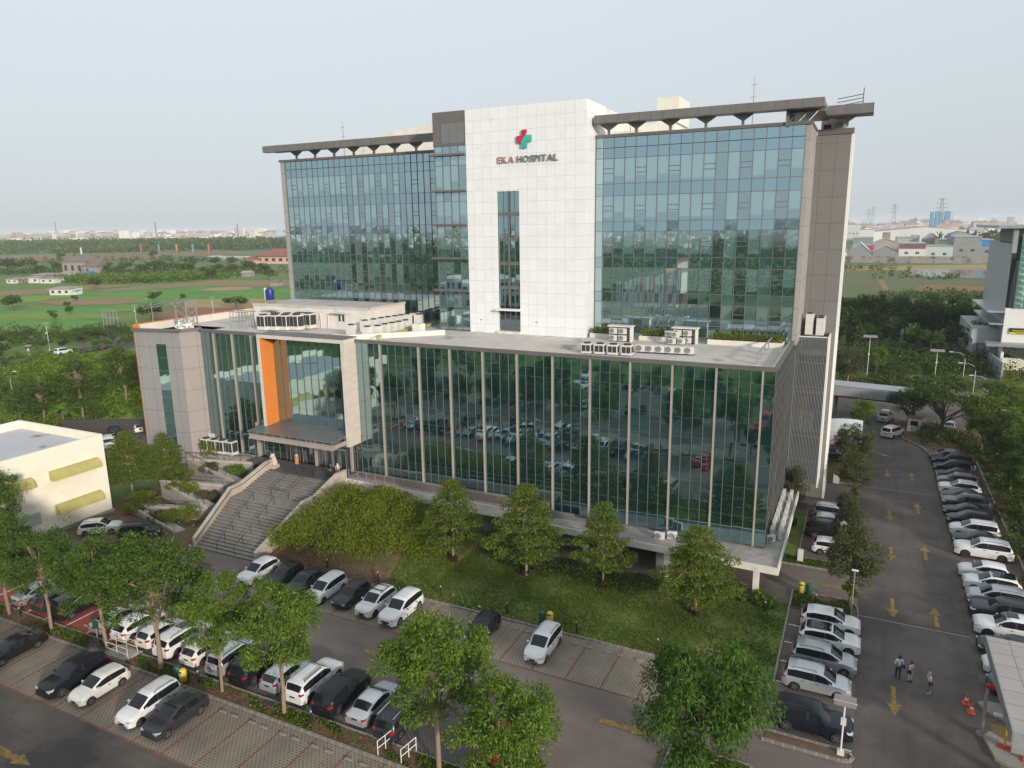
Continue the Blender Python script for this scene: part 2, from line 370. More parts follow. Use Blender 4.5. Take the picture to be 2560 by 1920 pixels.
L = lambda x, y: (.33759*x, 540+.33755*y)
B = lambda x, y: (2060+.30139*x, 480+.30139*y)
A8 = lambda x, y: (2000+.33755*x, 900+.33755*y)
D = lambda x, y: (1.15732*x, 1.15732*y)
def pxpoly(name, pts, conv, z, m): return sheet(name, [G(*conv(*p)) for p in pts], z, m)
pxpoly('field', [(-300, 760), (-300, 470), (2250, 420), (2250, 800), (1000, 900), (0, 1100)], L, .05, fm['meadow'])
pxpoly('field', [(0, 600), (560, 565), (1200, 545), (1500, 520), (1800, 535), (2250, 530), (2250, 610), (1500, 625), (1000, 655), (560, 610), (0, 625)], L, .10, fm['green'])
pxpoly('field', [(700, 555), (1000, 525), (1400, 500), (1560, 478), (2250, 480), (2250, 520), (1900, 528), (1500, 520), (1100, 545), (760, 560)], L, .15, fm['brown'])
pxpoly('field', [(1450, 548), (1700, 527), (1880, 532), (1830, 550), (1600, 560)], L, .20, fm['dry'])
pxpoly('field', [(250, 640), (560, 610), (1000, 605), (1060, 640), (800, 660), (450, 665)], L, .16, fm['brown'])
pxpoly('field', [(500, 540), (640, 510), (1000, 515), (700, 545), (560, 560)], L, .17, fm['brown'])
pxpoly('field', [(0, 560), (350, 545), (400, 575), (100, 590), (0, 595)], L, .17, fm['brown'])
pxpoly('field', [(0, 600), (380, 590), (560, 600), (250, 640), (0, 650)], L, .18, fm['yellowgreen'])
pxpoly('field', [(-50, 690), (500, 670), (1000, 665), (1060, 700), (800, 720), (0, 745)], L, .18, fm['green'])
pxpoly('field', [(-50, 770), (500, 765), (800, 770), (500, 860), (0, 870)], L, .18, fm['green'])
pxpoly('field', [(-50, 735), (500, 720), (800, 725), (780, 765), (-50, 772)], L, .2, fm['yellowgreen'])
pxpoly('field', [(1250, 650), (1400, 622), (1800, 612), (2250, 625), (2250, 680), (1700, 690), (1300, 680)], L, .2, fm['dry'])
pxpoly('field', [(1100, 760), (1250, 690), (1500, 680), (1750, 690), (1900, 740), (1400, 800)], L, .22, fm['red'])
pxpoly('field', [(-50, 310), (600, 300), (1000, 290), (1600, 265), (1700, 285), (1000, 320), (400, 335), (0, 340)], L, .2, fm['red'])
pxpoly('field', [(-50, 1100), (500, 1030), (1000, 980), (1000, 1500), (-50, 1560)], L, .06, fm['yellowgreen'])
pxpoly('field', [(130, 660), (1400, 640), (1400, 930), (130, 900)], B, .05, fm['rough'])
pxpoly('field', [(760, 795), (880, 770), (1330, 790), (1330, 880), (1000, 870), (780, 830)], B, .12, fm['red'])
pxpoly('field', [(130, 620), (1400, 600), (1400, 650), (600, 650), (130, 650)], B, .10, fm['dry'])
pxpoly('field', [(420, 700), (470, 700), (545, 815), (500, 830)], B, .13, fm['brown'])
_w = newmat('pond water'); _w[2].inputs['Base Color'].default_value = (.09, .10, .085, 1); _w[2].inputs['Roughness'].default_value = .12; M['water'] = _w[0]
pxpoly('pond_water', [(640, 655), (900, 643), (1400, 650), (1400, 715), (1200, 718), (850, 708), (700, 690)], B, .2, M['water'])

sheet('parking_lot', rect(-76, 1.7, 16.0, 59.8), .02, M['brick_pave'])
sheet('car_bays', rect(-50, -3.4, 42.3, 47.5), .035, M['paver'])
sheet('car_bays', rect(-48, -19.5, 31.55, 36.4), .035, M['paver_dark'])
sheet('car_bays', rect(-68, -48, 31.55, 36.6), .036, M['red_pave'])
sheet('car_bays', rect(-76, -14, 24.9, 30.15), .035, M['paver'])
sheet('lane', rect(-90, 1.7, 14.5, 24.9), .036, M['asphalt2'])
sheet('lane', rect(-76, -20, 36.6, 42.3), .030, M['lane_pave'])
sheet('car_bays', rect(-3.4, 1.7, 42.75, 59), .037, M['paver_dark'])
sheet('driveway', rect(-34, 1.7, 59.8, 67.4), .03, M['brick_pave'])
sheet('car_bays', rect(-3.5, 1.7, 69.3, 82.0), .035, M['paver_dark'])
sheet('lane', rect(-8, 1.7, 82.0, 92.5), .034, M['asphalt'])
sheet('road', [(1.7, -40), (9.5, -40), (9.5, 107), (9.1, 112.5), (6.9, 116.2), (6.5, 128), (-8, 128), (-8, 104), (1.7, 104)], .04, M['asphalt'])
sheet('car_bays', rect(9.5, 15.2, 49.5, 109), .036, M['paver_dark'])
sheet('road', rect(-200, 300, 127.5, 149), .038, M['asphalt2'])
sheet('road', rect(25, 34, -60, 128), .036, M['asphalt2'])
sheet('verge_soil', rect(15.2, 24.8, -40, 127), .025, M['soil'])
sheet('road', [(-185, -60), (-178, -60), (-186, 128), (-193, 128)], .30, M['asphalt2'])
sheet('pavement', rect(-60, 60, 149, 152.5), .10, mat('pavement', (.2, .17, .15), .9))
sheet('lane', [(22, 152), (27.5, 152), (26.5, 176), (21.5, 176)], .12, M['asphalt2'])
# lawn with a gentle bank up to the terrace on the left
def lawn():
    mb = MB(); nx, ny = 50, 16
    P = lambda i, j: (-52+48.6*i/nx, 47.75+12.0*j/ny)
    def hz(x, y):
        k = max(0, min(1, (-33-x)/6)); return .06+k*2.6*max(0, min(1, (y-48.5)/9))
    for i in range(nx):
        for j in range(ny):
            q = [P(i, j), P(i+1, j), P(i+1, j+1), P(i, j+1)]
            mb.face([(a, b, hz(a, b)) for a, b in q])
    o = mb.build('lawn', [M['grass'], M['soil']], smooth=60); tag(o, kind='structure')
    for p in o.data.polygons:
        c = p.center
        if c.x < -36.3 - .25*(c.y-47) or (c.x < -30 and c.y > 57.2): p.material_index = 1
lawn()
sheet('planting_strip', rect(-76, -18.2, 30.35, 31.55), .12, M['soil'])
sheet('planting_strip', rect(-18.2, -12.5, 30.3, 31.6), .115, M['grass'])
sheet('planting_strip', rect(-3.3, 1.4, 41.75, 42.6), .13, M['soil'])
sheet('planting_strip', rect(-8.4, -3.8, 35.6, 38.9), .13, M['grass'])
sheet('planting_strip', rect(-3.3, 1.3, 59.1, 62.2), .12, M['soil'])
sheet('planting_strip', rect(-5.5, 1.3, 67.5, 69.2), .12, M['grass'])
sheet('planting_strip', [(-9, 68.5), (-3.7, 68.5), (-3.7, 81.8), (-9, 81.8)], .10, M['grass'])
sheet('planting_strip', rect(-4.5, 1.5, 92.9, 96.5), .12, M['soil'])
sheet('planting_strip', [(9.7, 109.2), (15, 109.2), (15, 126), (7, 126), (7.1, 116.4), (9.2, 113)], .12, M['soil'])
sheet('garden_bank', [(-78, 43), (-59.5, 43), (-61.8, 61), (-78, 61)], .05, M['soil'])
def kerb(pts, wd=.16, h=.17, m='kerb', closed=False):
    mb = MB()
    for a, b in zip(pts[:-1], pts[1:]): mb.bar((a[0], a[1], h/2+.02), (b[0], b[1], h/2+.02), wd, h)
    o = mb.build('kerb', M[m]); tag(o, kind='structure')
kerb([(-50, 47.6), (-3.5, 47.6)]); kerb([(-76, 30.2), (-12.4, 30.2)]); kerb([(-76, 31.62), (-12.4, 31.62)], .12, .15, 'kerb_plain'); kerb([(-12.4, 30.2), (-12.2, 30.9), (-12.4, 31.62)])
kerb([(-3.45, 59), (-3.45, 48)], .14, .15, 'kerb_plain'); kerb([(-3.45, 42.65), (1.0, 42.65)]); kerb([(-3.45, 41.7), (1.0, 41.7), (1.5, 41.85), (1.7, 42.2), (1.5, 42.55), (1.0, 42.65)])
kerb([(-3.45, 59.1), (-3.45, 62.25), (.6, 62.25), (1.3, 61.9), (1.65, 61.2), (1.72, 60.2), (1.72, 56.5)], .14, .17)
kerb([(-5.5, 67.45), (.9, 67.45), (1.6, 67.8), (1.75, 68.6)]); kerb([(-3.6, 69.25), (1.0, 69.25)], .12, .15, 'kerb_plain'); kerb([(-3.6, 69.25), (-3.6, 82)], .12, .15, 'kerb_plain')
kerb([(-3.6, 82.1), (.6, 82.1), (1.6, 81.3), (1.75, 80), (1.75, 78.5)], .14, .17); kerb([(-4.5, 92.8), (1.2, 92.8), (1.7, 93.4), (1.75, 104)])
kerb([(15.25, 49.5), (15.25, 109.1), (10.2, 109.1), (9.2, 112.6), (7.0, 116.3), (6.6, 127)], .2, .22); kerb([(-8.4, 35.5), (-3.7, 35.5), (-3.7, 39), (-8.4, 39), (-8.4, 35.5)], .14, .15, 'kerb_plain')
kerb([(-200, 127.4), (-8, 127.4)]); kerb([(24.9, -40), (24.9, 127)])
# wheel stops in empty bays, bay lines
mbl = MB()
for x in [-50.9+2.62*i for i in range(0, 19)]: mbl.box(x-.06, x+.06, 42.35, 47.45, .037, .048)
for x in [-73.3+2.62*i for i in range(0, 23)]: mbl.box(x-.06, x+.06, 24.95, 30.05, .037, .048)
mbl.box(-50, -3.5, 42.22, 42.34, .037, .049); mbl.box(-76, -14, 24.82, 24.94, .037, .049)
tag(mbl.build('bay_marking', M['bay_line']), kind='structure')
mbl = MB()
for i in range(7): x = -67+2.62*i; mbl.box(x-.05, x+.05, 31.7, 36.5, .038, .05)
for y in (42.9, 45.6, 48.3, 51.0, 53.7, 56.4): mbl.box(-3.3, 1.6, y-.04, y+.04, .039, .05)
tag(mbl.build('bay_marking', M['white_paint']), kind='structure')
ws = None; wsn = 0
for x, y in [(-14.5, 46.6), (-17.1, 46.6), (-12, 46.6), (-22.2, 46.6)] + [(-35.6-.0+2.62*i, 29.4) for i in range(0, 7)] + [(-54.3, 32.5), (-51.6, 32.5), (-48.9, 32.5)]:
    for dx in (-.62, .45):
        if ws is None: ws = MB().box(-.28, .28, -.09, .09, 0, .12).mesh('wheel_stop', M['kerb_plain'], bevel=.03)
        wsn += 1
        row = 'lawn kerb' if y > 40 else ('red paved bays' if y > 31 else 'lower planting strip')
        o = link('wheel_stop', ws); o.location = (x+dx, y, .035)
        tag(o, 'small concrete wheel stop in an empty bay by the '+row, 'wheel stop', 'wheel stops by the '+row)
def arrow(x, y, L_, up, m='yellow_paint', rz=0, head=1.4, wd=.26, hw=.46):
    s = 1 if up else -1; z = .052
    pts = [(-wd*.62, -L_/2), (wd*.62, -L_/2), (wd*.5, L_/2-head), (hw, L_/2-head), (0, L_/2), (-hw, L_/2-head), (-wd*.5, L_/2-head)]
    c, s2 = math.cos(rz), math.sin(rz)
    q = [(x+(a*c-b*s*s2), y+(a*s2+b*s*c)) for a, b in pts]
    sheet('road_arrow', q, z, M[m])
for x, y in ((4.6, 98.8), (4.55, 84), (4.45, 73.7), (4.3, 62.6), (4.05, 49.25), (4.0, 36)): arrow(x, y, 3.4, False)
for x, y in ((7.35, 98.8), (7.4, 87.5), (7.4, 75.3), (7.4, 62.4)): arrow(x, y, 3.4, True)
arrow(3.6, 107.6, 4.2, False, rz=R(50)); arrow(-30.2, 39.2, 3.6, True, rz=R(-90), wd=.42); arrow(-11.4, 39.2, 3.6, True, rz=R(-90), wd=.42); arrow(-44.8, 20.9, 3.6, True, rz=R(-90), wd=.42); arrow(.4, 64.4, 3.4, True, rz=R(-90), wd=.42)
# trench drains across the road
for y, x0 in ((60.35, 1.8), (92.85, 1.8)):
    o = MB().box(x0, 9.5, y-.16, y+.16, .042, .052).build('drain_channel', M['dark']); tag(o, kind='structure')
    o = MB().box(x0, 9.5, y-.27, y-.16, .042, .054).build('drain_edge', M['kerb_plain']); tag(o, kind='structure')
for x, y in ((-.9, 68.3),): 
    tag(MB().box(x-.75, x+.75, y-.35, y+.35, .1, .2).build('drain_grating', M['dark'], bevel=.02), 'rectangular dark drain grating set in the grass verge by the driveway', 'drain cover')
for i, (x, y) in enumerate([G(500+.33755*x, 1360+.33755*y)[:2] for x, y in ((50, 1010), (525, 1180), (1000, 1350))]+[G(.28933*x, 1460+.28933*y)[:2] for x, y in ((1800, 840), (1300, 660), (850, 500))]):
    tag(MB().box(x-.45, x+.45, y-.35, y+.35, .11, .16, 0).build('drain_cover', M['dark'], bevel=.02), ['dark square drain cover under the tree nearest the silver off-roader with spare wheel', 'dark square drain cover beside the straight trunk left of the white seven-seat off-roader', 'dark square drain cover behind the silver saloon in the planting strip', 'dark square drain cover next to the bollard and yellow bin', 'dark square drain cover by the foot of the tree behind the sunroof car', 'dark square drain cover at the red paving beside the low railings'][i], 'drain cover', 'drain covers in the planting strip')

streaks(M['brick_pave'], .12, .8, .4, .75); streaks(M['lane_pave'], .08, .9, .4, .75); streaks(M['paver'], .9, .25, .5, .66); streaks(M['paver_dark'], .5, .5, .5, .66); streaks(M['roof_concrete'], .6, .35, .5, .80, .7)
# ================================================================ HOSPITAL
HB = empty('hospital_building', (-30, 70, 0), 0, 'hospital with white tiled central tower between blue glass wings above a dark glass podium', 'hospital')
HB.location = (0, 0, 0)
YF = 63.6; YT = 79.0; YL = 81.8; ZR = 19.44
def part(name, mb, m, parent=HB, **k): return mb.build(name, m, parent, **k)
def glass(name, axis, c, u0, us, z_, m, parent=HB, tilt=.006, hide=None):
    "separate panes in a plane; us = list of joints, z_ = list of heights; each pane very slightly out of true"
    mb = MB()
    for i in range(len(us)-1):
        for j in range(len(z_)-1):
            if hide and hide(us[i], us[i+1], z_[j], z_[j+1]): continue
            dz = random.uniform(-tilt, tilt); du = random.uniform(-tilt, tilt)
            a, b, z0, z1 = us[i], us[i+1], z_[j], z_[j+1]
            q = []
            for u, z, s, t in ((a, z0, -1, -1), (b, z0, 1, -1), (b, z1, 1, 1), (a, z1, -1, 1)):
                off = c+du*s+dz*t
                q.append((u, off, z) if axis == 'Y' else (-off+2*c, u, z))
            mb.face(q)
    return mb.build(name, m, parent, fixn=False)
# ---- podium body
pb = MB()
pb.box(-75.2, -6.25, 63.95, 66, 4.0, 18.9); pb.box(-82.3, -6.4, 66, 110, 0.05, 18.88)
part('core_wall', pb, M['dark'])
rf = MB()
rf.prism([(-75.2, 63.7), (-6.3, 63.7), (-6.3, 82.2), (-6.3, 110), (-82.2, 110), (-82.2, 60.6), (-76, 61.6), (-74.9, 63.7)], 18.89, 18.98)
part('podium_roof', rf, M['roof_concrete'])
bays = [-72.3, -69.15, -66.0, -62.9]; bays2 = [-50.4, -47.1, -42.1, -38.25, -34.36, -30.5, -26.65, -22.78, -18.86, -14.93, -11.05, -7.15]
rows_hi = [3.87, 5.6, 8.35, 10.6, 12.45, 14.3, 16.9, 17.9, 19.06]; rows_lo = [3.0]+rows_hi[1:]
allb = [-74.6]+bays
for a, b in zip(allb[:-1], allb[1:]):
    us = [a, a+(b-a)/3, a+2*(b-a)/3, b]
    glass('glass_bay', 'Y', YF, 0, us, rows_hi, M['glass_podium'])
b2 = bays2+[-6.15]
for k, (a, b) in enumerate(zip(b2[:-1], b2[1:])):
    n = 4 if b-a > 3 else 1
    if b-a > 4.5: n = 5
    us = [a+(b-a)*i/n for i in range(n+1)]
    glass('glass_bay', 'Y', YF, 0, us, rows_hi if a < -27 else rows_lo, M['glass_podium'])
    mb = MB()
    for u in us[1:-1]: mb.box(u-.026, u+.026, YF-.06, YF-.005, 3.87 if a < -27 else 3.0, 19.05)
    for z in (rows_hi if a < -27 else rows_lo)[:-1]: mb.box(a, b, YF-.02, YF-.008, z-.007, z+.007)
    part('mullion_grid', mb, M['mullion'])
mb = MB()
for a, b in zip(allb[:-1], allb[1:]):
    for i in (1, 2): u = a+(b-a)*i/3; mb.box(u-.026, u+.026, YF-.06, YF-.005, 3.87, 19.05)
for z in rows_hi[:-1]: mb.box(-74.6, -62.9, YF-.02, YF-.008, z-.007, z+.007)
part('mullion_grid', mb, M['mullion'])
for x in bays[:-1]+bays2[1:]:
    part('fin', MB().box(x-.07, x+.07, YF-.24, YF+.0, 3.87 if x < -27 else 3.0, 19.06), M['fin'], bevel=.01)
# portal glass above the entrance canopy and doors below
us = [-62.6+12.0*i/11 for i in range(12)]
glass('portal_glass', 'Y', YF, 0, us, [8.6, 10.6, 12.45, 14.3, 16.4, 19.0], M['glass_podium'])
mb = MB()
for u in us[1:-1]: mb.box(u-.03, u+.03, YF-.06, YF-.005, 8.6, 19.0)
for z in (10.6, 12.45, 14.3, 16.4): mb.box(-62.6, -50.6, YF-.02, YF-.008, z-.007, z+.007)
mb.box(-62.7, -50.6, YF-.12, YF-.002, 8.62, 8.8)
part('mullion_grid', mb, M['mullion'])
glass('entrance_glass', 'Y', YF, 0, [-62.9+1.04*i for i in range(13)], [3.87, 6.3, 8.4], M['glass_dark'])
mb = MB()
for i in range(13): u = -62.9+1.04*i; mb.box(u-.03, u+.03, YF-.07, YF-.004, 3.87, 8.4)
mb.box(-62.9, -50.4, YF-.05, YF-.006, 6.25, 6.35)
part('mullion_grid', mb, M['mullion'])
for x in (-60.2, -55.8, -53.7):
    d = part('entrance_door', MB().box(x-1.0, x-.93, YF-.12, YF-.07, 3.9, 6.25).box(x-.03, x+.03, YF-.12, YF-.07, 3.9, 6.25).box(x+.93, x+1.0, YF-.12, YF-.07, 3.9, 6.25).box(x-1, x+1, YF-.12, YF-.07, 6.18, 6.3), M['steel'])
    part('handle', MB().box(x-.16, x-.12, YF-.2, YF-.14, 4.6, 5.6).box(x+.12, x+.16, YF-.2, YF-.14, 4.6, 5.6), M['steel'], d)
for x in (-66.0, -56.9, -51.6): part('porch_column', MB().box(x-.14, x+.14, YF-.55, YF-.27, 3.9, 8.3), M['fin'], bevel=.01)
# portal frame
FY = 61.5
fr2 = part('portal_jamb', MB().box(-63.05, -62.6, FY, YF+.3, 8.5, 19.2, 1), [M['travertine'], M['travertine_f']]); fr = part('portal_jamb', MB().box(-50.86, -50.4, FY, YF-.01, 7.48, 19.2, 0), [M['travertine'], M['travertine_f']])
for f_ in (fr, fr2):
    for p in f_.data.polygons: p.material_index = 1 if abs(p.normal.y) > .9 else 0
part('portal_lining', MB().box(-62.61, -62.57, FY+.02, YF-.02, 8.6, 19.2), M['orange'], fr)
part('portal_head', MB().box(-63.05, -50.4, FY, YF+.3, 19.201, 19.64), M['travertine_f'], fr)
part('portal_cap', MB().box(-63.1, -50.35, FY-.04, YF+.34, 19.642, 19.70), M['brown_metal'], fr)
# entrance canopy
cn = part('entrance_canopy', MB().loft([(-63.7, 59.3, 8.42), (-50.9, 59.3, 8.42), (-50.9, 63.5, 8.62), (-63.7, 63.5, 8.62)], [(-63.7, 59.3, 8.5), (-50.9, 59.3, 8.5), (-50.9, 63.5, 8.7), (-63.7, 63.5, 8.7)]), mat('canopy sheet', (.14, .13, .12), .3, .15, .8))
part('canopy_beam', MB().box(-63.4, -51.0, 59.4, 59.55, 7.75, 8.15).box(-63.4, -51.0, 59.25, 59.62, 7.62, 7.76).box(-63.4, -51.0, 59.25, 59.62, 8.1, 8.2).box(-51.15, -50.95, 59.6, 63.5, 7.7, 8.15).box(-63.4, -63.2, 59.6, 63.5, 7.7, 8.15), M['fin'], cn)
mb = MB()
for i in range(11): x = -63.3+1.225*i; mb.box(x-.03, x+.03, 59.32, 59.38, 8.1, 8.62)
for i in range(3): mb.box(-51.0, -50.94, 60.4+i, 60.46+i, 8.1, 8.75)
part('canopy_bracket', mb, M['steel'], cn)
# coping round the podium roof
mb = MB().box(-50.35, -6.05, YF-.22, YF+.02, 19.07, ZR).box(-6.27, -6.03, YF+.02, 82.3, 19.07, ZR)
mb.box(-74.75, -63.1, YF-.22, YF+.02, 19.07, ZR)
part('roof_coping', mb, M['brown_metal'])
mb = MB().box(-50.3, -6.3, YF+.1, YF+.3, 18.98, ZR-.06).box(-6.5, -6.3, YF+.3, 82, 18.98, ZR-.06)
part('parapet', mb, M['roof_concrete'])
# grey corner block on the left, turned slightly
BL = [(-75.7, 61.4), (-74.65, 63.75), (-74.65, 68), (-82.35, 68), (-82.35, 60.15)]
c0, c1 = Vector((*BL[4], 0)), Vector((*BL[0], 0)); ux = (c1-c0).normalized(); nrm = Vector((ux.y, -ux.x, 0))
if nrm.y > 0: nrm = -nrm
def panelwall(name, p, q, z0, z1, col, pw, ph):
    m_ = panelmat(name, col, 'XZ', (pw, ph), .045, (.13, .125, .12), (.5, .6), .5, .05, .25)
    ln = (q-p).length; o = empty('t'); bpy.data.objects.remove(o)
    mbx = MB().box(0, ln, 0, .25, z0, z1)
    ob = mbx.build('block_wall', m_, HB); a = math.atan2((q-p).y, (q-p).x)
    ob.location = (p.x, p.y, 0); ob.rotation_euler = (0, 0, a); return ob
panelwall('block front cladding', c0, c1, 0.05, 19.2, (.285, .275, .272), 1.75, 2.75)
panelwall('block side cladding', c1, Vector((*BL[1], 0)), 0.05, 19.2, (.33, .29, .268), 5, 2.75)
part('block_core', MB().prism([(-75.95, 61.75), (-74.9, 63.9), (-74.9, 68), (-82.2, 68), (-82.2, 60.5)], 0.05, 18.98), M['dark'])
mb = MB(); u0 = 3.15; u1 = 4.6
sw = []
for j in range(9):
    z0 = 2.2+1.72*j; P_ = c0+ux*u0+nrm*.03; Q_ = c0+ux*u1+nrm*.03; dd = random.uniform(-.006, .006)
    mb.face([(P_.x, P_.y+dd, z0), (Q_.x, Q_.y-dd, z0), (Q_.x, Q_.y, z0+1.69), (P_.x, P_.y, z0+1.69)])
part('stair_window', mb, M['glass_podium'], fixn=False)
mb = MB()
for p, q in ((c0-ux*.1+nrm*.12, c1+ux*.1+nrm*.12), (c1+ux*.12+nrm*.05, Vector((*BL[1], 0))+Vector((.12, 0, 0)))):
    mb.bar((p.x, p.y, 19.42), (q.x, q.y, 19.42), .3, .38)
part('roof_coping', mb, M['brown_metal'])
mb = MB().bar((c0.x+.2, c0.y+.55, 19.2), (c1.x-.3, c1.y+.55, 19.2), .2, .5).box(-82.6, -82.35, 61.2, 82, 18.98, 19.9)
part('parapet', mb, M['cream_white'])
part('orange_side_wall', MB().box(-82.80, -82.62, 60.4, 82, 0.1, 19.98).box(-82.6, -81.6, 60.32, 60.42, 19.62, 19.95), M['orange'])
# right hand end of the podium: glass, then slatted screen
glass('side_glass', 'X', -6.15, 0, [YF+i*18.7/16 for i in range(17)], [3.0]+rows_hi[1:-1]+[19.05], glassmat('side glass', (.02, .024, .026), (.5, .53, .55), .16), tilt=.02)
mb = MB()
for i in range(17): y = YF+i*18.7/16; mb.box(-6.14, -6.08, y-.035, y+.035, 3, 19.05)
for z in [3.0]+rows_hi[1:-1]: mb.box(-6.14, -6.10, YF, 82.3, z-.03, z+.03)
for k in range(6): mb.bar((-6.05, 63.8+3.1*k, 5+2.2*k), (-6.05, 66.9+3.1*k, 7.4+2.2*k), .05); 
part('mullion_grid', mb, M['mullion'])
X0, X1, YLv = -6.1, -2.98, 82.35
sc_ = part('slatted_screen', (lambda mb: [mb.box(X0+.02+i*.148, X0+.078+i*.148, YLv, YLv+.08, 2.85, 19.4) for i in range(21)] and mb)(MB()), M['louvre'])
part('screen_rail', (lambda mb: [mb.box(X0, X1, YLv+.11, YLv+.16, z, z+.08) for z in (2.9, 5.6, 8.4, 11.2, 13.9, 16.6, 19.2)] and mb)(MB()), M['louvre'], sc_)
part('screen_end_wall', MB().box(X1+.0, X1+.14, YLv-.03, YLv+9, 2.7, 19.4).box(X0, X1+.14, YLv, YLv+.18, 19.41, 19.5), M['white_paint'])
mb = MB()
for z in (2.8, 8.9, 13.2, 17.4): part('service_floor', MB().box(-5.9, X1-.05, YLv+.4, YLv+8.5, z, z+.12), M['concrete'])
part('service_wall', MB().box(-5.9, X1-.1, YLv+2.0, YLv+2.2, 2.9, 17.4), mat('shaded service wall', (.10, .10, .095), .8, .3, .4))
part('service_door', MB().box(-5.7, -4.6, YLv+1.93, YLv+1.99, 10.4, 12.6), M['orange'])
# floor slab that sticks out past the glass
sl = part('terrace_slab', MB().prism([(-27.2, 60.6), (-4.7, 59.95), (-4.66, 82.2), (-8, 82.2), (-8, 64.2), (-27.2, 64.2)], 2.42, 2.82), M['concrete'])
part('slab_edge', MB().bar((-27.2, 60.52, 2.68), (-4.66, 59.87, 2.68), .16, .62).bar((-4.6, 59.8, 2.68), (-4.6, 82.2, 2.68), .16, .62), M['cream_white'], sl)
mb = MB().prism([(-51.0, 61.2), (-27.0, 60.55), (-27.0, 64.2), (-51, 64.2)], 3.5, 3.87)
tr_ = part('terrace_slab', mb, M['concrete']); part('terrace_paving', MB().prism([(-50.5, 61.9), (-27.1, 61.2), (-27.1, 63.2), (-50.5, 63.2)], 3.871, 3.96), M['terracotta_wall'], tr_)
part('slab_edge', MB().bar((-51.0, 61.12, 3.3), (-27.0, 60.47, 3.3), .16, 1.15), M['cream_white'], tr_)
mb = MB()
for i in range(20): x = -50.6+1.25*i; mb.bar((x, 61.25-.0271*(x+51), 3.9), (x, 61.25-.0271*(x+51), 4.9), .05)
mb.bar((-50.8, 61.25, 4.9), (-27, 60.6, 4.9), .05); mb.bar((-50.8, 61.25, 4.3), (-27, 60.6, 4.3), .03)
part('terrace_railing', mb, M['steel'], tr_)
for x in (-6.35, -14.1, -21.9, -29.7, -37.4): part('ground_column', MB().box(x-.25, x+.25, 60.2, 60.7, 0.04, 2.42 if x > -27 else 3.5), M['cream_white'], bevel=.02)
part('ground_floor_wall', MB().box(-50, -24, 62.6, 62.8, 0.03, 3.5).box(-15.5, -9.2, 61.9, 62.1, 0.03, 2.42), mat('grey rendered wall', (.16, .155, .15), .8, .15, .6))
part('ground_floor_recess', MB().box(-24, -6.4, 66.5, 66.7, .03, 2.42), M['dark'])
# ---- towers
def tower(sign, Y, xs, x0, x1, off, sash_rule, top):
    base = 19.0
    part('tower_core', MB().box(x0, x1, Y+.5, Y+26, 18.99, top-.6), M['dark'])
    vis = []; spa = []
    for k in range(6):
        z = 19.4+3.93*k; vis.append((z-.0 if k else base, z+2.72 if k else z+.95))
    # spandrel / vision rhythm measured on the facade
    V = [(19.0, 20.3), (20.3, 22.87), (24.0, 26.72), (27.89, 30.71), (31.79, 34.56), (35.84, 38.54)]
    Sp = [(22.87, 24.0), (26.72, 27.89), (30.71, 31.79), (34.56, 35.84), (38.54, 39.65), (39.65, 40.72)]
    for a, b in V: glass('vision_band', 'Y', Y, 0, xs, [a+off, b+off], M['glass_tower'])
    for a, b in Sp: glass('spandrel_band', 'Y', Y, 0, xs, [a+off, b+off], M['glass_spandrel'])
    mb = MB()
    for x in xs: mb.box(x-.03, x+.03, Y-.07, Y-.004, base, 40.75+off)
    for z in [20.3]+[v for p in Sp for v in p]: mb.box(xs[0], xs[-1], Y-.05, Y-.006, z+off-.025, z+off+.025)
    part('mullion_grid', mb, M['mullion'])
    for a, b in V[1:]:
        for i in sash_rule:
            mb = MB(); zc = a+off+(b-a)*.42
            if i+1 < len(xs):
                for z in (zc, zc+.52): mb.box(xs[i]+.03, xs[i+1]-.03, Y-.075, Y-.004, z-.03, z+.03)
                part('opening_window', mb, M['mullion'])
xsR = [-27.85, -26.98]+[-25.76+1.2175*i for i in range(17)]
xsR[-1] = -6.32
tower(1, YT, xsR, -27.8, -5.9, 0, [1, 4, 7, 10, 13, 16], 41)
xsL = [-75.3+.962*i for i in range(31)]
tower(-1, YL, xsL, -76.1, -46.2, .0, [1, 4, 7, 10, 13, 16, 19, 22, 25], 41)
part('tower_coping', MB().box(-27.9, -5.78, YT-.2, YT+.1, 40.73, 41.05).box(-5.95, -5.75, YT+.1, 86.4, 40.73, 41.05), M['brown_metal'])
part('tower_coping', MB().box(-76.3, -47.0, YL-.2, YL+.1, 40.75, 41.05), M['brown_metal'])
part('tower_roof', MB().box(-76, -6, YL+.1, 105, 40.4, 40.6).box(-27.8, -6, YT+.1, YL+.1, 40.4, 40.6), M['roof_concrete'])
part('pier', MB().box(-6.31, -5.82, YT-.02, 86.5, 18.99, 40.72), M['grey_panel_side'])
part('pier', MB().box(-76.2, -75.33, YL-.02, YL+12, 0, 40.72), M['grey_panel_front'])
part('tower_end_wall', MB().box(-5.8, -2.45, 86.5, 88, 0.05, 40.4), panelmat('stone grey cladding', (.185, .178, .168), 'XZ', (1.45, 2.77), .05, (.10, .095, .09), (.2, .6), .5, .05, .1))
part('tower_end_trim', MB().box(-2.44, -2.2, 86.48, 90, 0.05, 40.4), M['white_paint'])
part('tower_coping', MB().box(-5.74, -2.2, 86.35, 86.6, 40.41, 40.95), M['brown_metal'])
mb = MB().box(-5.6, -2.9, 89, 89.2, 40.5, 42.6); part('plant_room_wall', mb, M['cream_white'])
part('vent_panel', MB().box(-5.35, -4.6, 88.9, 88.98, 40.9, 41.7), mat('dark red panel', (.10, .015, .02), .6))
part('plant_door', MB().box(-4.2, -3.4, 88.9, 88.98, 40.6, 41.9), M['steel'])
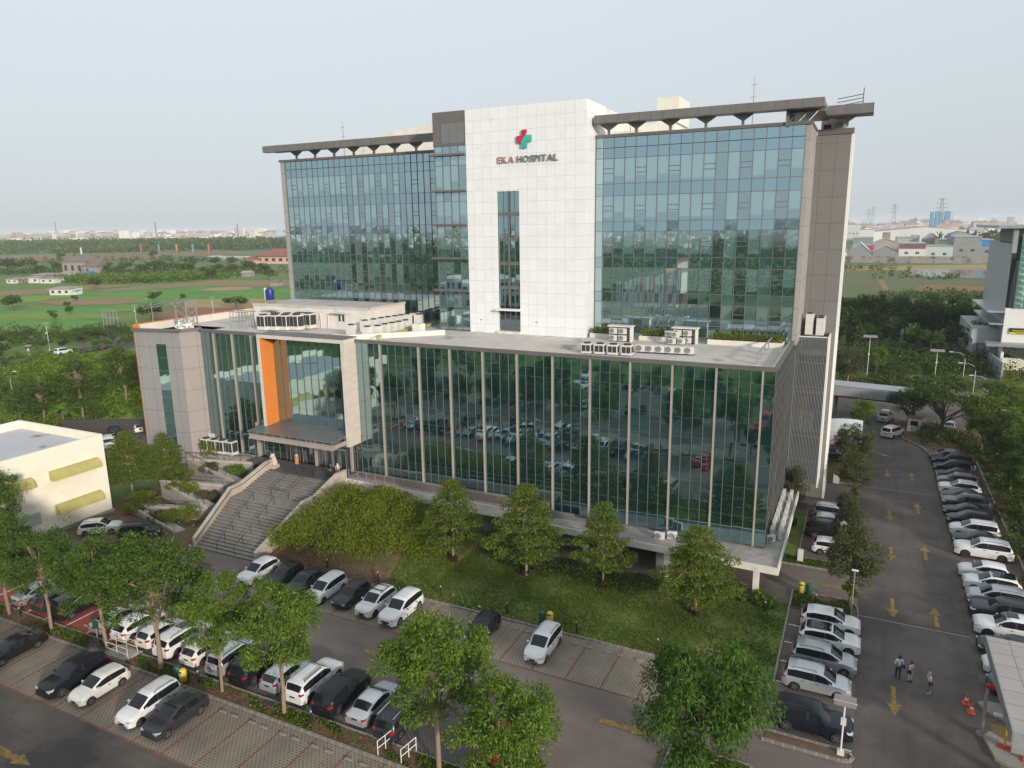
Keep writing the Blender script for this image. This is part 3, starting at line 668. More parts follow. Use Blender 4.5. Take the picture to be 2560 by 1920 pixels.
# white central tower
WX0, WX1, WY = -42.72, -27.92, 76.1
wt = part('white_tower', MB().box(WX0, -38.81, WY, WY+.5, 18.7, 44.5).box(-35.97, WX1-.3, WY, WY+.5, 18.7, 44.5).box(-38.81, -35.97, WY, WY+.5, 35.35, 44.5), M['white_panel_front'])
part('white_tower_side', MB().box(WX1-.3, WX1, WY, 82.3, 18.7, 44.5), M['white_panel_side'], wt)
part('white_tower_side', MB().box(WX0, WX0+.3, WY+.5, 82.3, 18.7, 44.5), M['white_panel_side'], wt)
part('tower_top', MB().box(WX0+.3, WX1-.3, WY+.5, 82.3, 44.2, 44.4), M['roof_concrete'], wt)
gw = [-38.81+2.84*i/4 for i in range(5)]
glass('tall_window', 'Y', WY+.28, 0, gw, [22.2, 24.4, 27.2, 30.0, 32.8, 35.35], M['glass_podium'], wt)
mb = MB()
for u in gw: mb.box(u-.03, u+.03, WY+.2, WY+.275, 19.3, 35.35)
for z in (24.4, 27.2, 30, 32.8): mb.box(-38.8, -35.97, WY+.18, WY+.27, z-.2, z+.2)
mb.box(gw[2]-.12, gw[2]+.12, WY+.12, WY+.2, 22.3, 35.3)
part('mullion_grid', mb, M['mullion'], wt)
part('door_hood', MB().box(-38.95, -35.85, WY-.7, WY+.25, 21.75, 21.95), M['white_paint'], wt)
glass('tower_door', 'Y', WY+.28, 0, gw, [19.3, 21.75], M['glass_dark'], wt)
part('door_sill', MB().box(-38.9, -35.9, WY-.35, WY+.4, 18.98, 19.28), M['cream_white'], wt)
for x in (-41.2, -33.9): part('weep_vent', MB().box(x-.14, x+.14, WY-.03, WY-.005, 20.45, 20.52), M['dark'], wt)
# stair bay left of the white tower
BX0, BX1 = -47.0, -42.74
part('bay_box', MB().box(-47.1, -42.74, WY, 82.2, 40.7, 44.5), M['brown_metal'])
lv = MB(); [lv.box(-45.9+j*1.02, -44.93+j*1.02, WY-.05, WY-.01, 41+.1*i, 41.05+.1*i) for j in range(3) for i in range(22)]
part('louvre_panel', lv, M['louvre'])
gx = [BX0+(BX1-BX0)*i/4 for i in range(5)]
zz = [19.1, 21.9, 23.75, 25.9, 27.6, 30.2, 31.55, 34.4, 35.45, 38.5, 39.55, 40.68]
glass('stair_bay_glass', 'Y', WY+.1, 0, gx, zz, M['glass_tower'])
glass('stair_bay_glass', 'X', BX0, 0, [WY+.1, 78, 80, 81.8], zz, M['glass_tower'])
mb = MB()
for x in gx: mb.box(x-.03, x+.03, WY+.03, WY+.095, 19.1, 40.7)
for z in zz: mb.box(BX0, BX1, WY+.05, WY+.093, z-.025, z+.025)
part('mullion_grid', mb, M['mullion'])
for z in (39.7, 35.6, 31.7, 27.75, 23.9): part('ledge', MB().box(-47.6, -42.74, WY-.35, WY+.09, z-.12, z+.12), M['brown_metal'], bevel=.02)
# ---- flying roof edges on struts
def canopy(x0, x1, Y, z0, z1, depth, posts, yp):
    c = part('roof_canopy', MB().box(x0, x1, Y, Y+.9, z0, z1).box(x0, x1, Y+.9, Y+depth, z0+.25, z1-.1), M['canopy_metal'])
    s_ = MB(); n = int((x1-x0)/.5)
    for i in range(4): s_.box(x0+.3, x1-.3, Y+1.0+i*.45, Y+1.3+i*.45, z0+.12, z0+.24)
    part('soffit_slats', s_, M['steel'], c)
    for x in posts:
        st = part('strut_post', MB().box(x-.13, x+.13, yp-.13, yp+.13, 40.6, z0-.55), M['steel'], c)
        mb = MB()
        for s in (-1, 1):
            mb.loft([(x, yp-.04, z0-.62), (x+s*1.25, yp-.04, z0+.2), (x, yp-.04, z0+.2)], [(x, yp+.04, z0-.62), (x+s*1.25, yp+.04, z0+.2), (x, yp+.04, z0+.2)])
        part('strut_bracket', mb, M['louvre'], st)
    return c
canopy(-27.6, -4.75, 77.5, 42.1, 42.92, 2.6, [-26.6, -23.5, -19.8, -16.1, -12.4], 79.6)
canopy(-4.74, -.55, 83.7, 42.0, 42.92, 5.0, [-3.2], 86.8)
part('canopy_return', MB().box(-8.2, -4.76, 80.11, 88, 42.0, 42.85).box(-8.2, -7.9, 78.6, 84, 40.6, 42.2), M['canopy_metal'])
part('canopy_truss', (lambda mb: [mb.bar((-8+i*.9, 79.5, 41.1), (-7.2+i*.9, 80.2, 42.1), .08) or mb.bar((-7.2+i*.9, 79.8, 42.0), (-6.9+i*.9, 79.5, 41.1), .06) for i in range(3)] and mb)(MB()), M['steel'])
canopy(-77.9, -49.4, 80.3, 42.05, 42.9, 2.6, [-73.8+3.35*i for i in range(7)], 82.6)
# rooftop blocks behind
part('roof_block', MB().box(-29.6, -28.0, 82.3, 97, 40.6, 44.4).box(-27.9, -22.5, 92, 100, 40.6, 43.6).box(-24.9, -22.2, 93, 99, 43.6, 46.7), M['cream_white'])
part('roof_block', MB().box(-28, -24.2, 84, 91, 40.6, 41.9), M['cream_white'])
mb = MB(); tp_ = [onY(640+.41*a, 200+.41*b, 92) for a, b in ((1110, 250), (1085, 258), (1000, 277), (850, 308), (690, 350), (560, 392))]; pr = [(tp_[-1].x, 40.6), (tp_[0].x, 40.6)]+[(v.x, v.z) for v in tp_]
mb.loft([(x, 92, z) for x, z in pr], [(x, 104, z+.3) for x, z in pr]); part('barrel_roof', mb, M['cream_white'])
# ---- penthouse on the podium
ph = part('penthouse', MB().box(-73.8, -54.95, 72, 80.2, 18.985, 21.55), M['cream_white'])
part('penthouse_roof', MB().box(-73.8, -54.95, 72.3, 80, 21.551, 21.65).box(-73.9, -54.85, 71.9, 72.3, 21.551, 21.8).box(-55.25, -54.85, 72.301, 80.3, 21.551, 21.8), M['roof_concrete'], ph)
for x in (-70.2, -64.3, -58.9):
    d = part('penthouse_door', MB().box(x-.75, x+.75, 71.93, 71.985, 19.0, 21.0), M['ac_white'], ph)
    part('door_vent', MB().box(x-.5, x-.2, 71.9, 71.925, 20.0, 20.8).box(x+.1, x+.4, 71.9, 71.925, 20.0, 20.8), M['dark'], d)
    part('door_canopy', MB().box(x-1.2, x+1.2, 71.1, 71.95, 21.1, 21.2), M['cream_white'], ph)
part('wall_pipe', MB().tube([(-62.2, 71.85, 19), (-62.2, 71.85, 20.9)], .09).tube([(-61, 71.85, 19), (-61, 71.85, 20.9)], .09).tube([(-55.8, 71.85, 19), (-55.8, 71.85, 20.6)], .07), M['ac_white'], ph)
part('plinth_wall', MB().box(-56, -49.8, 66.4, 66.7, 18.99, 19.3).bar((-52.5, 65.1, 19.3), (-44.2, 72.5, 19.3), .5, .6), M['cream_white'])
# ---- stairs
ST = empty('entrance_stairs', (0, 0, 0), 0, 'wide outdoor stone stairs climbing to the hospital entrance between sloping side walls', 'stairs')
Lp = [(-58.95, 46.9, 0), (-61.4, 54.2, 2.55), (-61.55, 56.0, 2.55), (-61.2, 59.6, 3.87)]
Rp = [(-51.0, 46.9, 0), (-51.3, 54.2, 2.55), (-51.3, 56.0, 2.55), (-51.2, 59.6, 3.87)]
mb = MB(); ms = MB()
def flight(a, b, c, d, n):
    for i in range(n):
        t0 = i/n; t1 = (i+1)/n
        P0 = Vector(a).lerp(Vector(b), t0); P1 = Vector(a).lerp(Vector(b), t1); Q0 = Vector(c).lerp(Vector(d), t0); Q1 = Vector(c).lerp(Vector(d), t1)
        z = P1.z
        mb.prism([(P0.x, P0.y), (Q0.x, Q0.y), (Q1.x, Q1.y), (P1.x, P1.y)], max(-.05, P0.z-.35), z)
        ms.bar((P0.x, P0.y-.012, z-.04), (Q0.x, Q0.y-.012, z-.04), .05, .05)
flight(Lp[0], Lp[1], Rp[0], Rp[1], 17)
mb.prism([Lp[1][:2], Rp[1][:2], Rp[2][:2], Lp[2][:2]], 2.2, 2.549)
flight(Lp[2], Lp[3], Rp[2], Rp[3], 9)
part('steps', mb, M['stair'], ST); part('step_nosing', ms, M['stair_nose'], ST)
part('upper_landing', MB().prism([(-62.3, 59.6), (-51, 59.6), (-51, 63.3), (-66.5, 63.3), (-66.5, 61.5), (-62.3, 61.4)], 3.5, 3.868), M['stone_dark'], ST)
part('landing_pad', MB().prism([(-74.4, 61.8), (-66.5, 61.5), (-66.5, 63.4), (-74.4, 63.4)], 3.3, 3.86), M['concrete'], ST)
for s, pts in ((-1, Lp), (1, Rp)):
    mb = MB(); cp = MB(); hr = MB()
    pp = [Vector(p) for p in pts]+[Vector((pts[-1][0]+(-.2 if s < 0 else 0), 61.2, 3.87))]
    for p, q in zip(pp[:-1], pp[1:]):
        o_ = Vector((s*.18, 0, 0)); w_ = Vector((.16, 0, 0)); up = Vector((0, 0, .95)); dn = Vector((0, 0, -2.6 if s > 0 else -.6))
        mb.loft([p+o_-w_+Vector((0, 0, max(dn.z, -p.z-.1))), p+o_+w_+Vector((0, 0, max(dn.z, -p.z-.1))), p+o_+w_+up, p+o_-w_+up], [q+o_-w_+Vector((0, 0, max(dn.z, -q.z-.1))), q+o_+w_+Vector((0, 0, max(dn.z, -q.z-.1))), q+o_+w_+up, q+o_-w_+up])
        w2 = w_*1.25; u2 = up+Vector((0, 0, .09))
        cp.loft([p+o_-w2+up, p+o_+w2+up, p+o_+w2+u2, p+o_-w2+u2], [q+o_-w2+up, q+o_+w2+up, q+o_+w2+u2, q+o_-w2+u2])
        a = p-Vector((s*.08, 0, 0))+Vector((0, 0, .82)); b = q-Vector((s*.08, 0, 0))+Vector((0, 0, .82))
        hr.bar(a, b, .05)
    wl = part('side_wall', mb, M['stair_wall'], ST, smooth=None); part('wall_coping', cp, M['stair_wall'], wl); part('wall_handrail', hr, M['rail'], wl)
def rail(a, b, n, parent=ST, h=.95, ends=True, name='handrail', m='rail', low=False):
    a = Vector(a); b = Vector(b); mb = MB(); up = Vector((0, 0, h))
    for i in range(n): p = a.lerp(b, i/(n-1)); mb.tube([p, p+up], .028, 5)
    mb.tube([a+up, b+up], .032, 5)
    if low: mb.tube([a+up*.5, b+up*.5], .025, 5)
    return part(name, mb, M[m], parent)
def SP(t, k):   # point on lower flight
    return Vector(Lp[0]).lerp(Vector(Lp[1]), t).lerp(Vector(Rp[0]).lerp(Vector(Rp[1]), t), k)
rail(SP(.02, .36), SP(1.0, .33), 6); rail(SP(.02, .66), SP(1.0, .62), 6)
def SQ(t, k): return Vector(Lp[2]).lerp(Vector(Lp[3]), t).lerp(Vector(Rp[2]).lerp(Vector(Rp[3]), t), k)
rail(SQ(.0, .42), SQ(1.05, .42), 2); rail(SQ(.0, .66), SQ(1.05, .66), 2); rail(SQ(0, .42), SQ(0, .66), 2); rail(SQ(1.05, .42), SQ(1.05, .66), 2)
dots = MB()
for k in (.03, .36, .64, .97):
    for i in range(17): p = SP((i+.5)/17, k); dots.box(p.x-.12, p.x+.12, p.y-.05, p.y+.04, p.z-.02, p.z+.085)
for k in (.03, .44, .66):
    for i in range(9): p = SQ((i+.5)/9, k); dots.box(p.x-.1, p.x+.1, p.y-.04, p.y+.04, p.z-.02, p.z+.09)
part('step_marker', dots, mat('faded yellow step marks', (.38, .30, .12), .8), ST)
# zigzag ramp left of the stairs
RP = empty('wheelchair_ramp', (0, 0, 0), 0, 'zigzag concrete access ramp with thin railings between planted beds left of the stairs', 'ramp')
s_t = lambda x, y: (300+.20796*x, 1080+.20796*y)
rp = [((1590, 385), 3.5), ((800, 335), 3.2), ((1380, 610), 2.5), ((1240, 655), 2.4), ((480, 600), 2.0), ((1020, 905), 1.35), ((960, 945), 1.25), ((110, 890), .8), ((660, 1215), .1)]
pts = [G(*s_t(*p), z) for p, z in rp]
for a, b in zip(pts[:-1], pts[1:]):
    d = (b-a); d.z = 0
    if d.length < 1.5: continue
    n = Vector((-d.y, d.x, 0)).normalized()
    if n.y < 0: n = -n
    mb = MB(); A = [a, b, b+n*1.2, a+n*1.2]
    mb.loft([Vector((p.x, p.y, .0)) for p in A], [Vector((p.x, p.y, (a.z if i in (0, 3) else b.z))) for i, p in enumerate(A)])
    part('ramp_run', mb, M['concrete'], RP)
    part('ramp_kerb', MB().bar(a+Vector((0, 0, .12)), b+Vector((0, 0, .12)), .16, .3), M['stair_wall'], RP)
    rail(a+Vector((0, 0, .2)), b+Vector((0, 0, .2)), 7, RP, .8, name='ramp_railing', m='rail')

# ================================================================ VEHICLES
def paint(name, col, metal=.0, rough=.28):
    m, t, p, o = newmat(name); p.inputs['Base Color'].default_value = (*col, 1)
    n = noise(t, coords(t), 2.5, 3); c = ramp(t, n, [(.3, tuple(x*.93 for x in col)), (.7, col)]); t.links.new(c, p.inputs['Base Color'])
    p.inputs['Metallic'].default_value = metal; p.inputs['Roughness'].default_value = rough
    dk = sum(col) < .2
    p.inputs['Coat Weight'].default_value = .12 if dk else .5; p.inputs['Coat Roughness'].default_value = .06
    p.inputs['Specular IOR Level'].default_value = .3 if dk else .5; return m
PT = {'white': paint('white car paint', (.70, .70, .69)), 'pearl': paint('cream white car paint', (.68, .66, .61)), 'black': paint('black car paint', (.012, .013, .016)),
      'dark': paint('dark grey car paint', (.045, .047, .052), .3), 'silver': paint('silver car paint', (.42, .44, .46), .6, .35), 'blue': paint('blue grey car paint', (.055, .075, .095), .4),
      'mauve': paint('grey brown car paint', (.13, .12, .125), .4), 'red': paint('red car paint', (.50, .015, .012)), 'beige': paint('champagne car paint', (.40, .37, .32), .4), 'palesilver': paint('pale silver car paint', (.52, .54, .56), .5, .33), 'navy': paint('dark blue car paint', (.010, .013, .022), .1)}
m, t, p, o = newmat('car glass'); p.inputs['Base Color'].default_value = (.012, .014, .018, 1); p.inputs['Roughness'].default_value = .04; p.inputs['Specular IOR Level'].default_value = .38; M['car_glass'] = m
m, t, p, o = newmat('tyre rubber'); p.inputs['Base Color'].default_value = (.018, .018, .018, 1); p.inputs['Roughness'].default_value = .8; M['tyre'] = m
m, t, p, o = newmat('wheel alloy'); p.inputs['Base Color'].default_value = (.38, .39, .40, 1); p.inputs['Roughness'].default_value = .35; p.inputs['Metallic'].default_value = .8; M['alloy'] = m
m, t, p, o = newmat('headlamp'); p.inputs['Base Color'].default_value = (.5, .52, .54, 1); p.inputs['Roughness'].default_value = .1; p.inputs['Metallic'].default_value = .4; M['headlamp'] = m
m, t, p, o = newmat('tail lamp'); p.inputs['Base Color'].default_value = (.35, .012, .015, 1); p.inputs['Roughness'].default_value = .15; M['tail'] = m
m, t, p, o = newmat('black trim'); p.inputs['Base Color'].default_value = (.02, .02, .022, 1); p.inputs['Roughness'].default_value = .6; M['trim'] = m

TYPES = {  # length width height, wheel radius, top profile (x from nose 0..1, z), belt height, side window x range, pillar
 'hatch': (3.95, 1.70, 1.50, .30, [(0, .60), (.02, .70), (.07, .84), (.15, .92), (.255, 1.0), (.44, 1.42), (.55, 1.50), (.78, 1.47), (.90, 1.38), (.975, .98), (1, .80)], .90, (.30, .90), .60),
 'mpv': (4.40, 1.74, 1.68, .31, [(0, .62), (.015, .74), (.06, .90), (.13, .98), (.22, 1.06), (.38, 1.55), (.48, 1.66), (.80, 1.66), (.915, 1.58), (.975, 1.02), (1, .80)], .98, (.26, .915), .53),
 'suv': (4.78, 1.86, 1.80, .37, [(0, .72), (.012, .88), (.05, 1.02), (.14, 1.10), (.28, 1.15), (.40, 1.64), (.48, 1.77), (.80, 1.77), (.92, 1.66), (.98, 1.10), (1, .90)], 1.08, (.30, .93), .55),
 'crossover': (4.32, 1.79, 1.62, .335, [(0, .66), (.012, .80), (.05, .94), (.14, 1.02), (.26, 1.07), (.42, 1.52), (.52, 1.60), (.78, 1.57), (.90, 1.44), (.975, 1.05), (1, .86)], .98, (.30, .90), .57),
 'sedan': (4.55, 1.76, 1.46, .31, [(0, .56), (.015, .66), (.06, .79), (.16, .88), (.27, .95), (.42, 1.36), (.50, 1.45), (.64, 1.43), (.72, 1.36), (.86, 1.02), (.97, .99), (1, .78)], .88, (.31, .80), .56),
 'van': (4.95, 1.84, 1.92, .33, [(0, .70), (.01, .84), (.04, 1.0), (.10, 1.08), (.17, 1.16), (.30, 1.72), (.36, 1.86), (.60, 1.91), (.93, 1.88), (.975, 1.70), (.99, 1.05), (1, .85)], 1.08, (.20, .96), .42),
}
def interp(pr, x):
    for (a, b), (c, d) in zip(pr[:-1], pr[1:]):
        if x <= c: return b+(d-b)*(x-a)/(c-a) if c > a else d
    return pr[-1][1]
CACHE = {}
def car_meshes(ty):
    if ty in CACHE: return CACHE[ty]
    Lc, Wc, Hc, wr, top, bh, (sa, sb), pil = TYPES[ty]
    hw = Wc/2; xw = (.185, .80); xs = set([0, .006, .02, .04, 1, .993, .975])
    for v in range(0, 41): xs.add(v/40)
    for q in xw:
        for k in range(-6, 7): xs.add(q+math.sin(k/6*math.pi/2)*(wr+.06)/Lc)
    for v in (sa, sb, pil-.012, pil+.012, sa+.03, sb-.03): xs.add(v)
    for v, _ in top: xs.add(v)
    xs = sorted(x for x in xs if 0 <= x <= 1); ys = [xs[0]]
    for x in xs[1:]:
        if x-ys[-1] > .004: ys.append(x)
    xs = ys; rings = []
    cowl = [p[0] for p in top if p[0] > .15][0 if ty != 'van' else 0]
    for x in xs:
        wk = min(1, .80+.20*math.sin(min(1, x/.14)*math.pi/2)) if x < .14 else (min(1, .86+.14*math.sin(min(1, (1-x)/.10)*math.pi/2)) if x > .9 else 1)
        w_ = hw*wk; T = interp(top, x); Bz = bh+.05*(x-.3) if x > .2 else bh
        Sh = min(Bz, T-.05); k = max(0, min(1, (T-Sh-.05)/.38))
        zl = .26 if .03 < x < .97 else .30
        for q in xw:
            dx = (x-q)*Lc
            if abs(dx) < wr+.06: zl = max(zl, wr+math.sqrt(max(0, (wr+.06)**2-dx*dx))*.98)
        zm = max(zl+.02, .52); zm2 = max(zm+.02, min(.76, Sh-.06))
        wt = hw*(.80 if ty not in ('van',) else .86); wtop = wt*min(1, wk+.05)
        r = [(w_*.965, zl), (w_*1.0, zm), (w_*.995, zm2), (w_*.965, max(Sh, zm2+.02)),
             ((w_*.90)*(1-k)+(w_*.955)*k, max(Sh, zm2+.02)+.025),
             ((w_*.80)*(1-k)+(wtop+.035)*k, (T-.012)*(1-k)+(T-.13)*k),
             ((w_*.68)*(1-k)+(wtop-.07)*k, (T+.0)*(1-k)+(T-.035)*k), (w_*.34*(1-k)+wtop*.5*k, T+.012), (0, T+.018)]
        rings.append([(Lc/2-x*Lc, a, b) for a, b in r])
    n = len(rings[0]); parts = {}
    def add(key, pts):
        parts.setdefault(key, MB()).face(pts)
    ws0 = max(p[0] for p in top if p[0] <= (.28 if ty != 'van' else .17)); ws1 = [p[0] for p in top if p[0] > ws0][1 if ty != 'x' else 0]
    ws1 = [p[0] for p in top if p[0] > ws0][0]+.02
    rear = {'sedan': (.735, .85), 'van': (.95, .982)}.get(ty, (top[-3][0]+.012, top[-2][0]-.012))
    for i in range(len(xs)-1):
        xa, xb = xs[i], xs[i+1]; xm = (xa+xb)/2
        for j in range(n-1):
            for s in (1, -1):
                P_ = [(p[0], p[1]*s, p[2]) for p in (rings[i][j], rings[i+1][j], rings[i+1][j+1], rings[i][j+1])]
                if s < 0: P_ = P_[::-1]
                key = 'body'
                if j == 4 and sa <= xm <= sb and (rings[i][5][2]-rings[i][4][2] > .16 or rings[i+1][5][2]-rings[i+1][4][2] > .16):
                    if not (pil-.012 < xm < pil+.012): key = ('side_window', s, xm < pil)
                    else: key = 'pillar'
                if ws0+.005 < xm < ws1 and j >= 6: key = 'windshield'
                if rear[0] < xm < rear[1] and j >= 6: key = 'rear_window'
                add(key, P_)
    b = parts['body']
    for rg, fl in ((rings[0], False), (rings[-1], True)):
        for j in range(n-1):
            P_ = [rg[j], rg[j+1], (rg[j+1][0], -rg[j+1][1], rg[j+1][2]), (rg[j][0], -rg[j][1], rg[j][2])]
            b.face(P_)
    def fin_(mb, nm, m_, sm=50):
        me = bpy.data.meshes.new(nm); me.from_pydata(mb.v, [], mb.f); me.materials.append(m_)
        bm = bmesh.new(); bm.from_mesh(me); bmesh.ops.remove_doubles(bm, verts=bm.verts, dist=.002); bmesh.ops.recalc_face_normals(bm, faces=bm.faces)
        # keep open strips facing outwards
        bm.to_mesh(me); bm.free(); me.polygons.foreach_set('use_smooth', [True]*len(me.polygons)); me.set_sharp_from_angle(angle=R(sm)); return me
    out = []
    for k, mb in parts.items():
        nm = k if isinstance(k, str) else k[0]
        out.append((nm, fin_(mb, nm, PT['white'] if nm == 'body' else (M['trim'] if nm == 'pillar' else M['car_glass']), 40)))
    # underbody
    out.append(('underbody', MB().box(-Lc*.46, Lc*.46, -hw*.80, hw*.80, .22, .55).mesh('underbody', M['trim'])))
    nose = Lc/2; tail = -Lc/2
    out.append(('grille', MB().box(nose-.10, nose+.012, -hw*.46, hw*.46, .50, interp(top, .006)-.10).mesh('grille', M['trim'], bevel=.02)))
    out.append(('lower_grille', MB().box(nose-.10, nose+.010, -hw*.55, hw*.55, .30, .42).mesh('lower_grille', M['trim'], bevel=.02)))
    out.append(('licence_plate', MB().box(nose-.02, nose+.025, -.22, .22, .42, .53).mesh('licence_plate', M['trim'])))
    out.append(('licence_plate', MB().box(tail-.02, tail+.05, -.22, .22, .68, .80).mesh('licence_plate', M['trim'])))
    for s in (1, -1):
        zt = interp(top, .03)
        out.append(('headlight', MB().loft([(nose-.03, s*hw*.50, zt-.20), (nose-.03, s*hw*.50, zt-.07), (nose-.02, s*hw*.80, zt-.06), (nose-.02, s*hw*.80, zt-.21)], [(nose-.16, s*hw*.52, zt-.14), (nose-.20, s*hw*.52, zt-.0), (nose-.42, s*hw*.93, zt+.06), (nose-.30, s*hw*.955, zt-.12)]).mesh('headlight', M['headlamp'])))
        zb = .86 if ty == 'sedan' else (.98 if ty != 'suv' and ty != 'van' else 1.08)
        out.append(('taillight', MB().loft([(tail-.008, s*hw*.66, zb-.13), (tail-.008, s*hw*.85, zb-.14), (tail+.0, s*hw*.83, zb+.0), (tail+.0, s*hw*.66, zb-.02)], [(tail+.16, s*hw*.66, zb-.12), (tail+.24, s*hw*.98, zb-.10), (tail+.24, s*hw*.972, zb+.02), (tail+.16, s*hw*.64, zb+.0)]).mesh('taillight', M['tail'])))
        xm_ = Lc/2-(sa+.045)*Lc
        out.append(('wing_mirror', MB().loft([(xm_-.06, s*hw*.97, bh+.02), (xm_+.06, s*hw*.97, bh+.02), (xm_+.06, s*hw*.97, bh+.14), (xm_-.06, s*hw*.97, bh+.14)], [(xm_-.07, s*(hw+.16), bh+.04), (xm_+.04, s*(hw+.16), bh+.04), (xm_+.04, s*(hw+.16), bh+.16), (xm_-.07, s*(hw+.16), bh+.16)]).mesh('wing_mirror', PT['white'])))
        hz_ = bh-.14
        for hx in (pil-.05, pil+.16): out.append(('door_handle', MB().box(Lc/2-hx*Lc-.1, Lc/2-hx*Lc+.1, s*hw*.985-.02, s*hw*.985+.035, hz_, hz_+.04).mesh('door_handle', M['trim'])))
    tyre = MB().lathe([(wr*.62, -.10), (wr*.93, -.105), (wr, -.07), (wr, .07), (wr*.93, .105), (wr*.62, .10)], 20).mesh('tyre', M['tyre'], smooth=40)
    rm = MB().lathe([(.02, .07), (wr*.16, .075), (wr*.60, .055), (wr*.66, .095)], 20)
    rim = rm.mesh('rim', M['alloy'], smooth=30)
    sp_ = MB()
    for k in range(5):
        a = 2*math.pi*k/5; sp_.bar((wr*.12*math.cos(a), wr*.12*math.sin(a), .09), (wr*.62*math.cos(a), wr*.62*math.sin(a), .10), wr*.16, .03)
    spk = sp_.mesh('rim_spokes', M['alloy'])
    if ty in ('suv', 'mpv', 'crossover'):
        z = Hc+.02
        for s in (1, -1): out.append(('roof_rail', MB().tube([(Lc/2-.50*Lc, s*hw*.74, z-.05), (Lc/2-.54*Lc, s*hw*.74, z+.03), (Lc/2-.82*Lc, s*hw*.74, z+.0), (Lc/2-.87*Lc, s*hw*.74, z-.10)], .022, 5).mesh('roof_rail', M['trim'])))
    wheels = [(Lc/2-q*Lc, s*(hw-.115), wr, s) for q in xw for s in (1, -1)]
    CACHE[ty] = (out, tyre, rim, spk, wheels); return CACHE[ty]
def setmat(o, m):
    o.material_slots[0].link = 'OBJECT'; o.material_slots[0].material = m
PROTO = {}
def car(ty, colr, x, y, heading, label, group, cat='car', sc=1.0, roof=None, extras=(), z=.05, rimcol=None):
    c = empty('parked_car', (x, y, z), heading, label, cat, group)
    c.scale = (sc, sc, sc)
    out, tyre, rim, spk, wheels = car_meshes(ty)
    for nm, me in out:
        if nm == 'roof_rail' and 'norail' in extras: continue
        o = link(nm, me, c)
        if nm in ('body', 'wing_mirror'): setmat(o, PT[colr])
    for wx, wy, wz, s in wheels:
        wh = link('wheel', tyre, c); wh.location = (wx, wy, wz); wh.rotation_euler = (-R(90)*s, 0, 0)
        r_ = link('rim', rim, wh); 
        k_ = link('rim_spokes', spk, wh)
        if rimcol: setmat(r_, M[rimcol]); setmat(k_, M[rimcol])
    Lc, Wc, Hc, wr, top, bh, _, pil = TYPES[ty]
    if 'sunroof' in extras: link('sunroof', MB().box(-.45, .35, -.42, .42, Hc-.02, Hc+.03).mesh('sunroof', M['car_glass'], bevel=.02), c)
    if 'blackroof' in extras: link('glass_roof', MB().loft([(-Lc*.12, -.52, Hc+.005), (Lc*.02, -.55, Hc-.03), (Lc*.02, .55, Hc-.03), (-Lc*.12, .52, Hc+.005)], [(-Lc*.38, -.50, Hc-.04), (-Lc*.38, .50, Hc-.04), (-Lc*.38, .50, Hc-.04), (-Lc*.38, -.50, Hc-.04)]).box(-Lc*.34, -Lc*.0, -.58, .58, Hc-.06, Hc+.022).mesh('glass_roof', M['car_glass']), c)
    if 'rack' in extras:
        for dx in (-.2, -1.1): link('roof_rack', MB().bar((dx, -.66, Hc+.07), (dx, .66, Hc+.07), .06).mesh('roof_rack', M['trim']), c)
        for s in (-1, 1): link('roof_rail', MB().bar((.15, s*.66, Hc+.06), (-1.7, s*.66, Hc+.03), .05).mesh('roof_rail', M['trim']), c)
    if 'spare' in extras:
        sw_ = link('spare_wheel', MB().lathe([(.02, 0), (.30, 0), (.34, .05), (.34, .16), (.3, .2), (.02, .2)], 18).mesh('spare_wheel', M['alloy'], smooth=30), c); sw_.location = (-Lc/2-.0, 0, .88); sw_.rotation_euler = (0, R(-90), 0)
    if 'splitrails' in extras:
        for s in (-1, 1): link('roof_rail', MB().bar((.1, s*.62, Hc+.06), (-1.75, s*.62, Hc+.03), .07).mesh('roof_rail', M['steel']), c)
    return c
UP, DN, RT, LF = R(90), R(-90), 0.0, R(180)
g = 'cars parked on the lower block paved bays'
S1 = .955
car('sedan', 'black', -56.1, 27.6, DN, 'black saloon at the far left on lower block paving, its tail towards the strip', g, sc=S1)
car('suv', 'black', -48.45, 27.3, DN, 'large black seven-seat car with chrome front, left neighbour of the small white hatchback', g, sc=S1)
car('hatch', 'pearl', -45.75, 27.35, DN, 'small white hatchback between the large black car and the empty lower bay', g, sc=S1)
car('mpv', 'white', -40.75, 27.45, DN, 'long white people carrier on lower block paving beside a dark grey crossover', g, sc=S1)
car('crossover', 'dark', -38.15, 27.35, DN, 'dark grey crossover beside the long white people carrier on lower paving', g, sc=S1)
g = 'cars parked tail to the planting strip'
Y2 = 33.9
car('sedan', 'silver', -63.3, Y2+.1, UP, 'silver saloon with red tail lamps, leftmost on the red bays under trees', g, sc=S1)
car('hatch', 'dark', -60.6, Y2-.1, UP, 'dark grey hatchback squeezed between silver saloon and boxy black van', g, sc=S1)
car('van', 'black', -57.8, Y2+.2, UP, 'boxy black van on the red paved bays', g, 'van', sc=S1)
car('sedan', 'beige', -52.85, Y2+.1, UP, 'champagne coloured car on red paving left of the green pole', g, sc=S1)
car('crossover', 'white', -50.2, Y2, UP, 'white crossover with black wheels on the last red paved bay', g, sc=S1, rimcol='trim', extras=('norail',))
car('hatch', 'pearl', -47.65, Y2, UP, 'white hatchback mostly hidden by the big tree beside the concrete step', g, sc=S1)
car('suv', 'white', -45.2, Y2+.1, UP, 'white off-roader with dark sunroof and black wheels behind the thick trunk', g, sc=S1, extras=('sunroof',), rimcol='trim')
car('crossover', 'pearl', -42.5, Y2, UP, 'cream white car between the sunroof off-roader and the one carrying a spare wheel', g, sc=S1, extras=('norail',))
car('suv', 'palesilver', -39.85, Y2+.1, UP, 'pale silver off-roader with spare wheel on its tailgate', g, sc=S1*.95, extras=('spare', 'splitrails'))
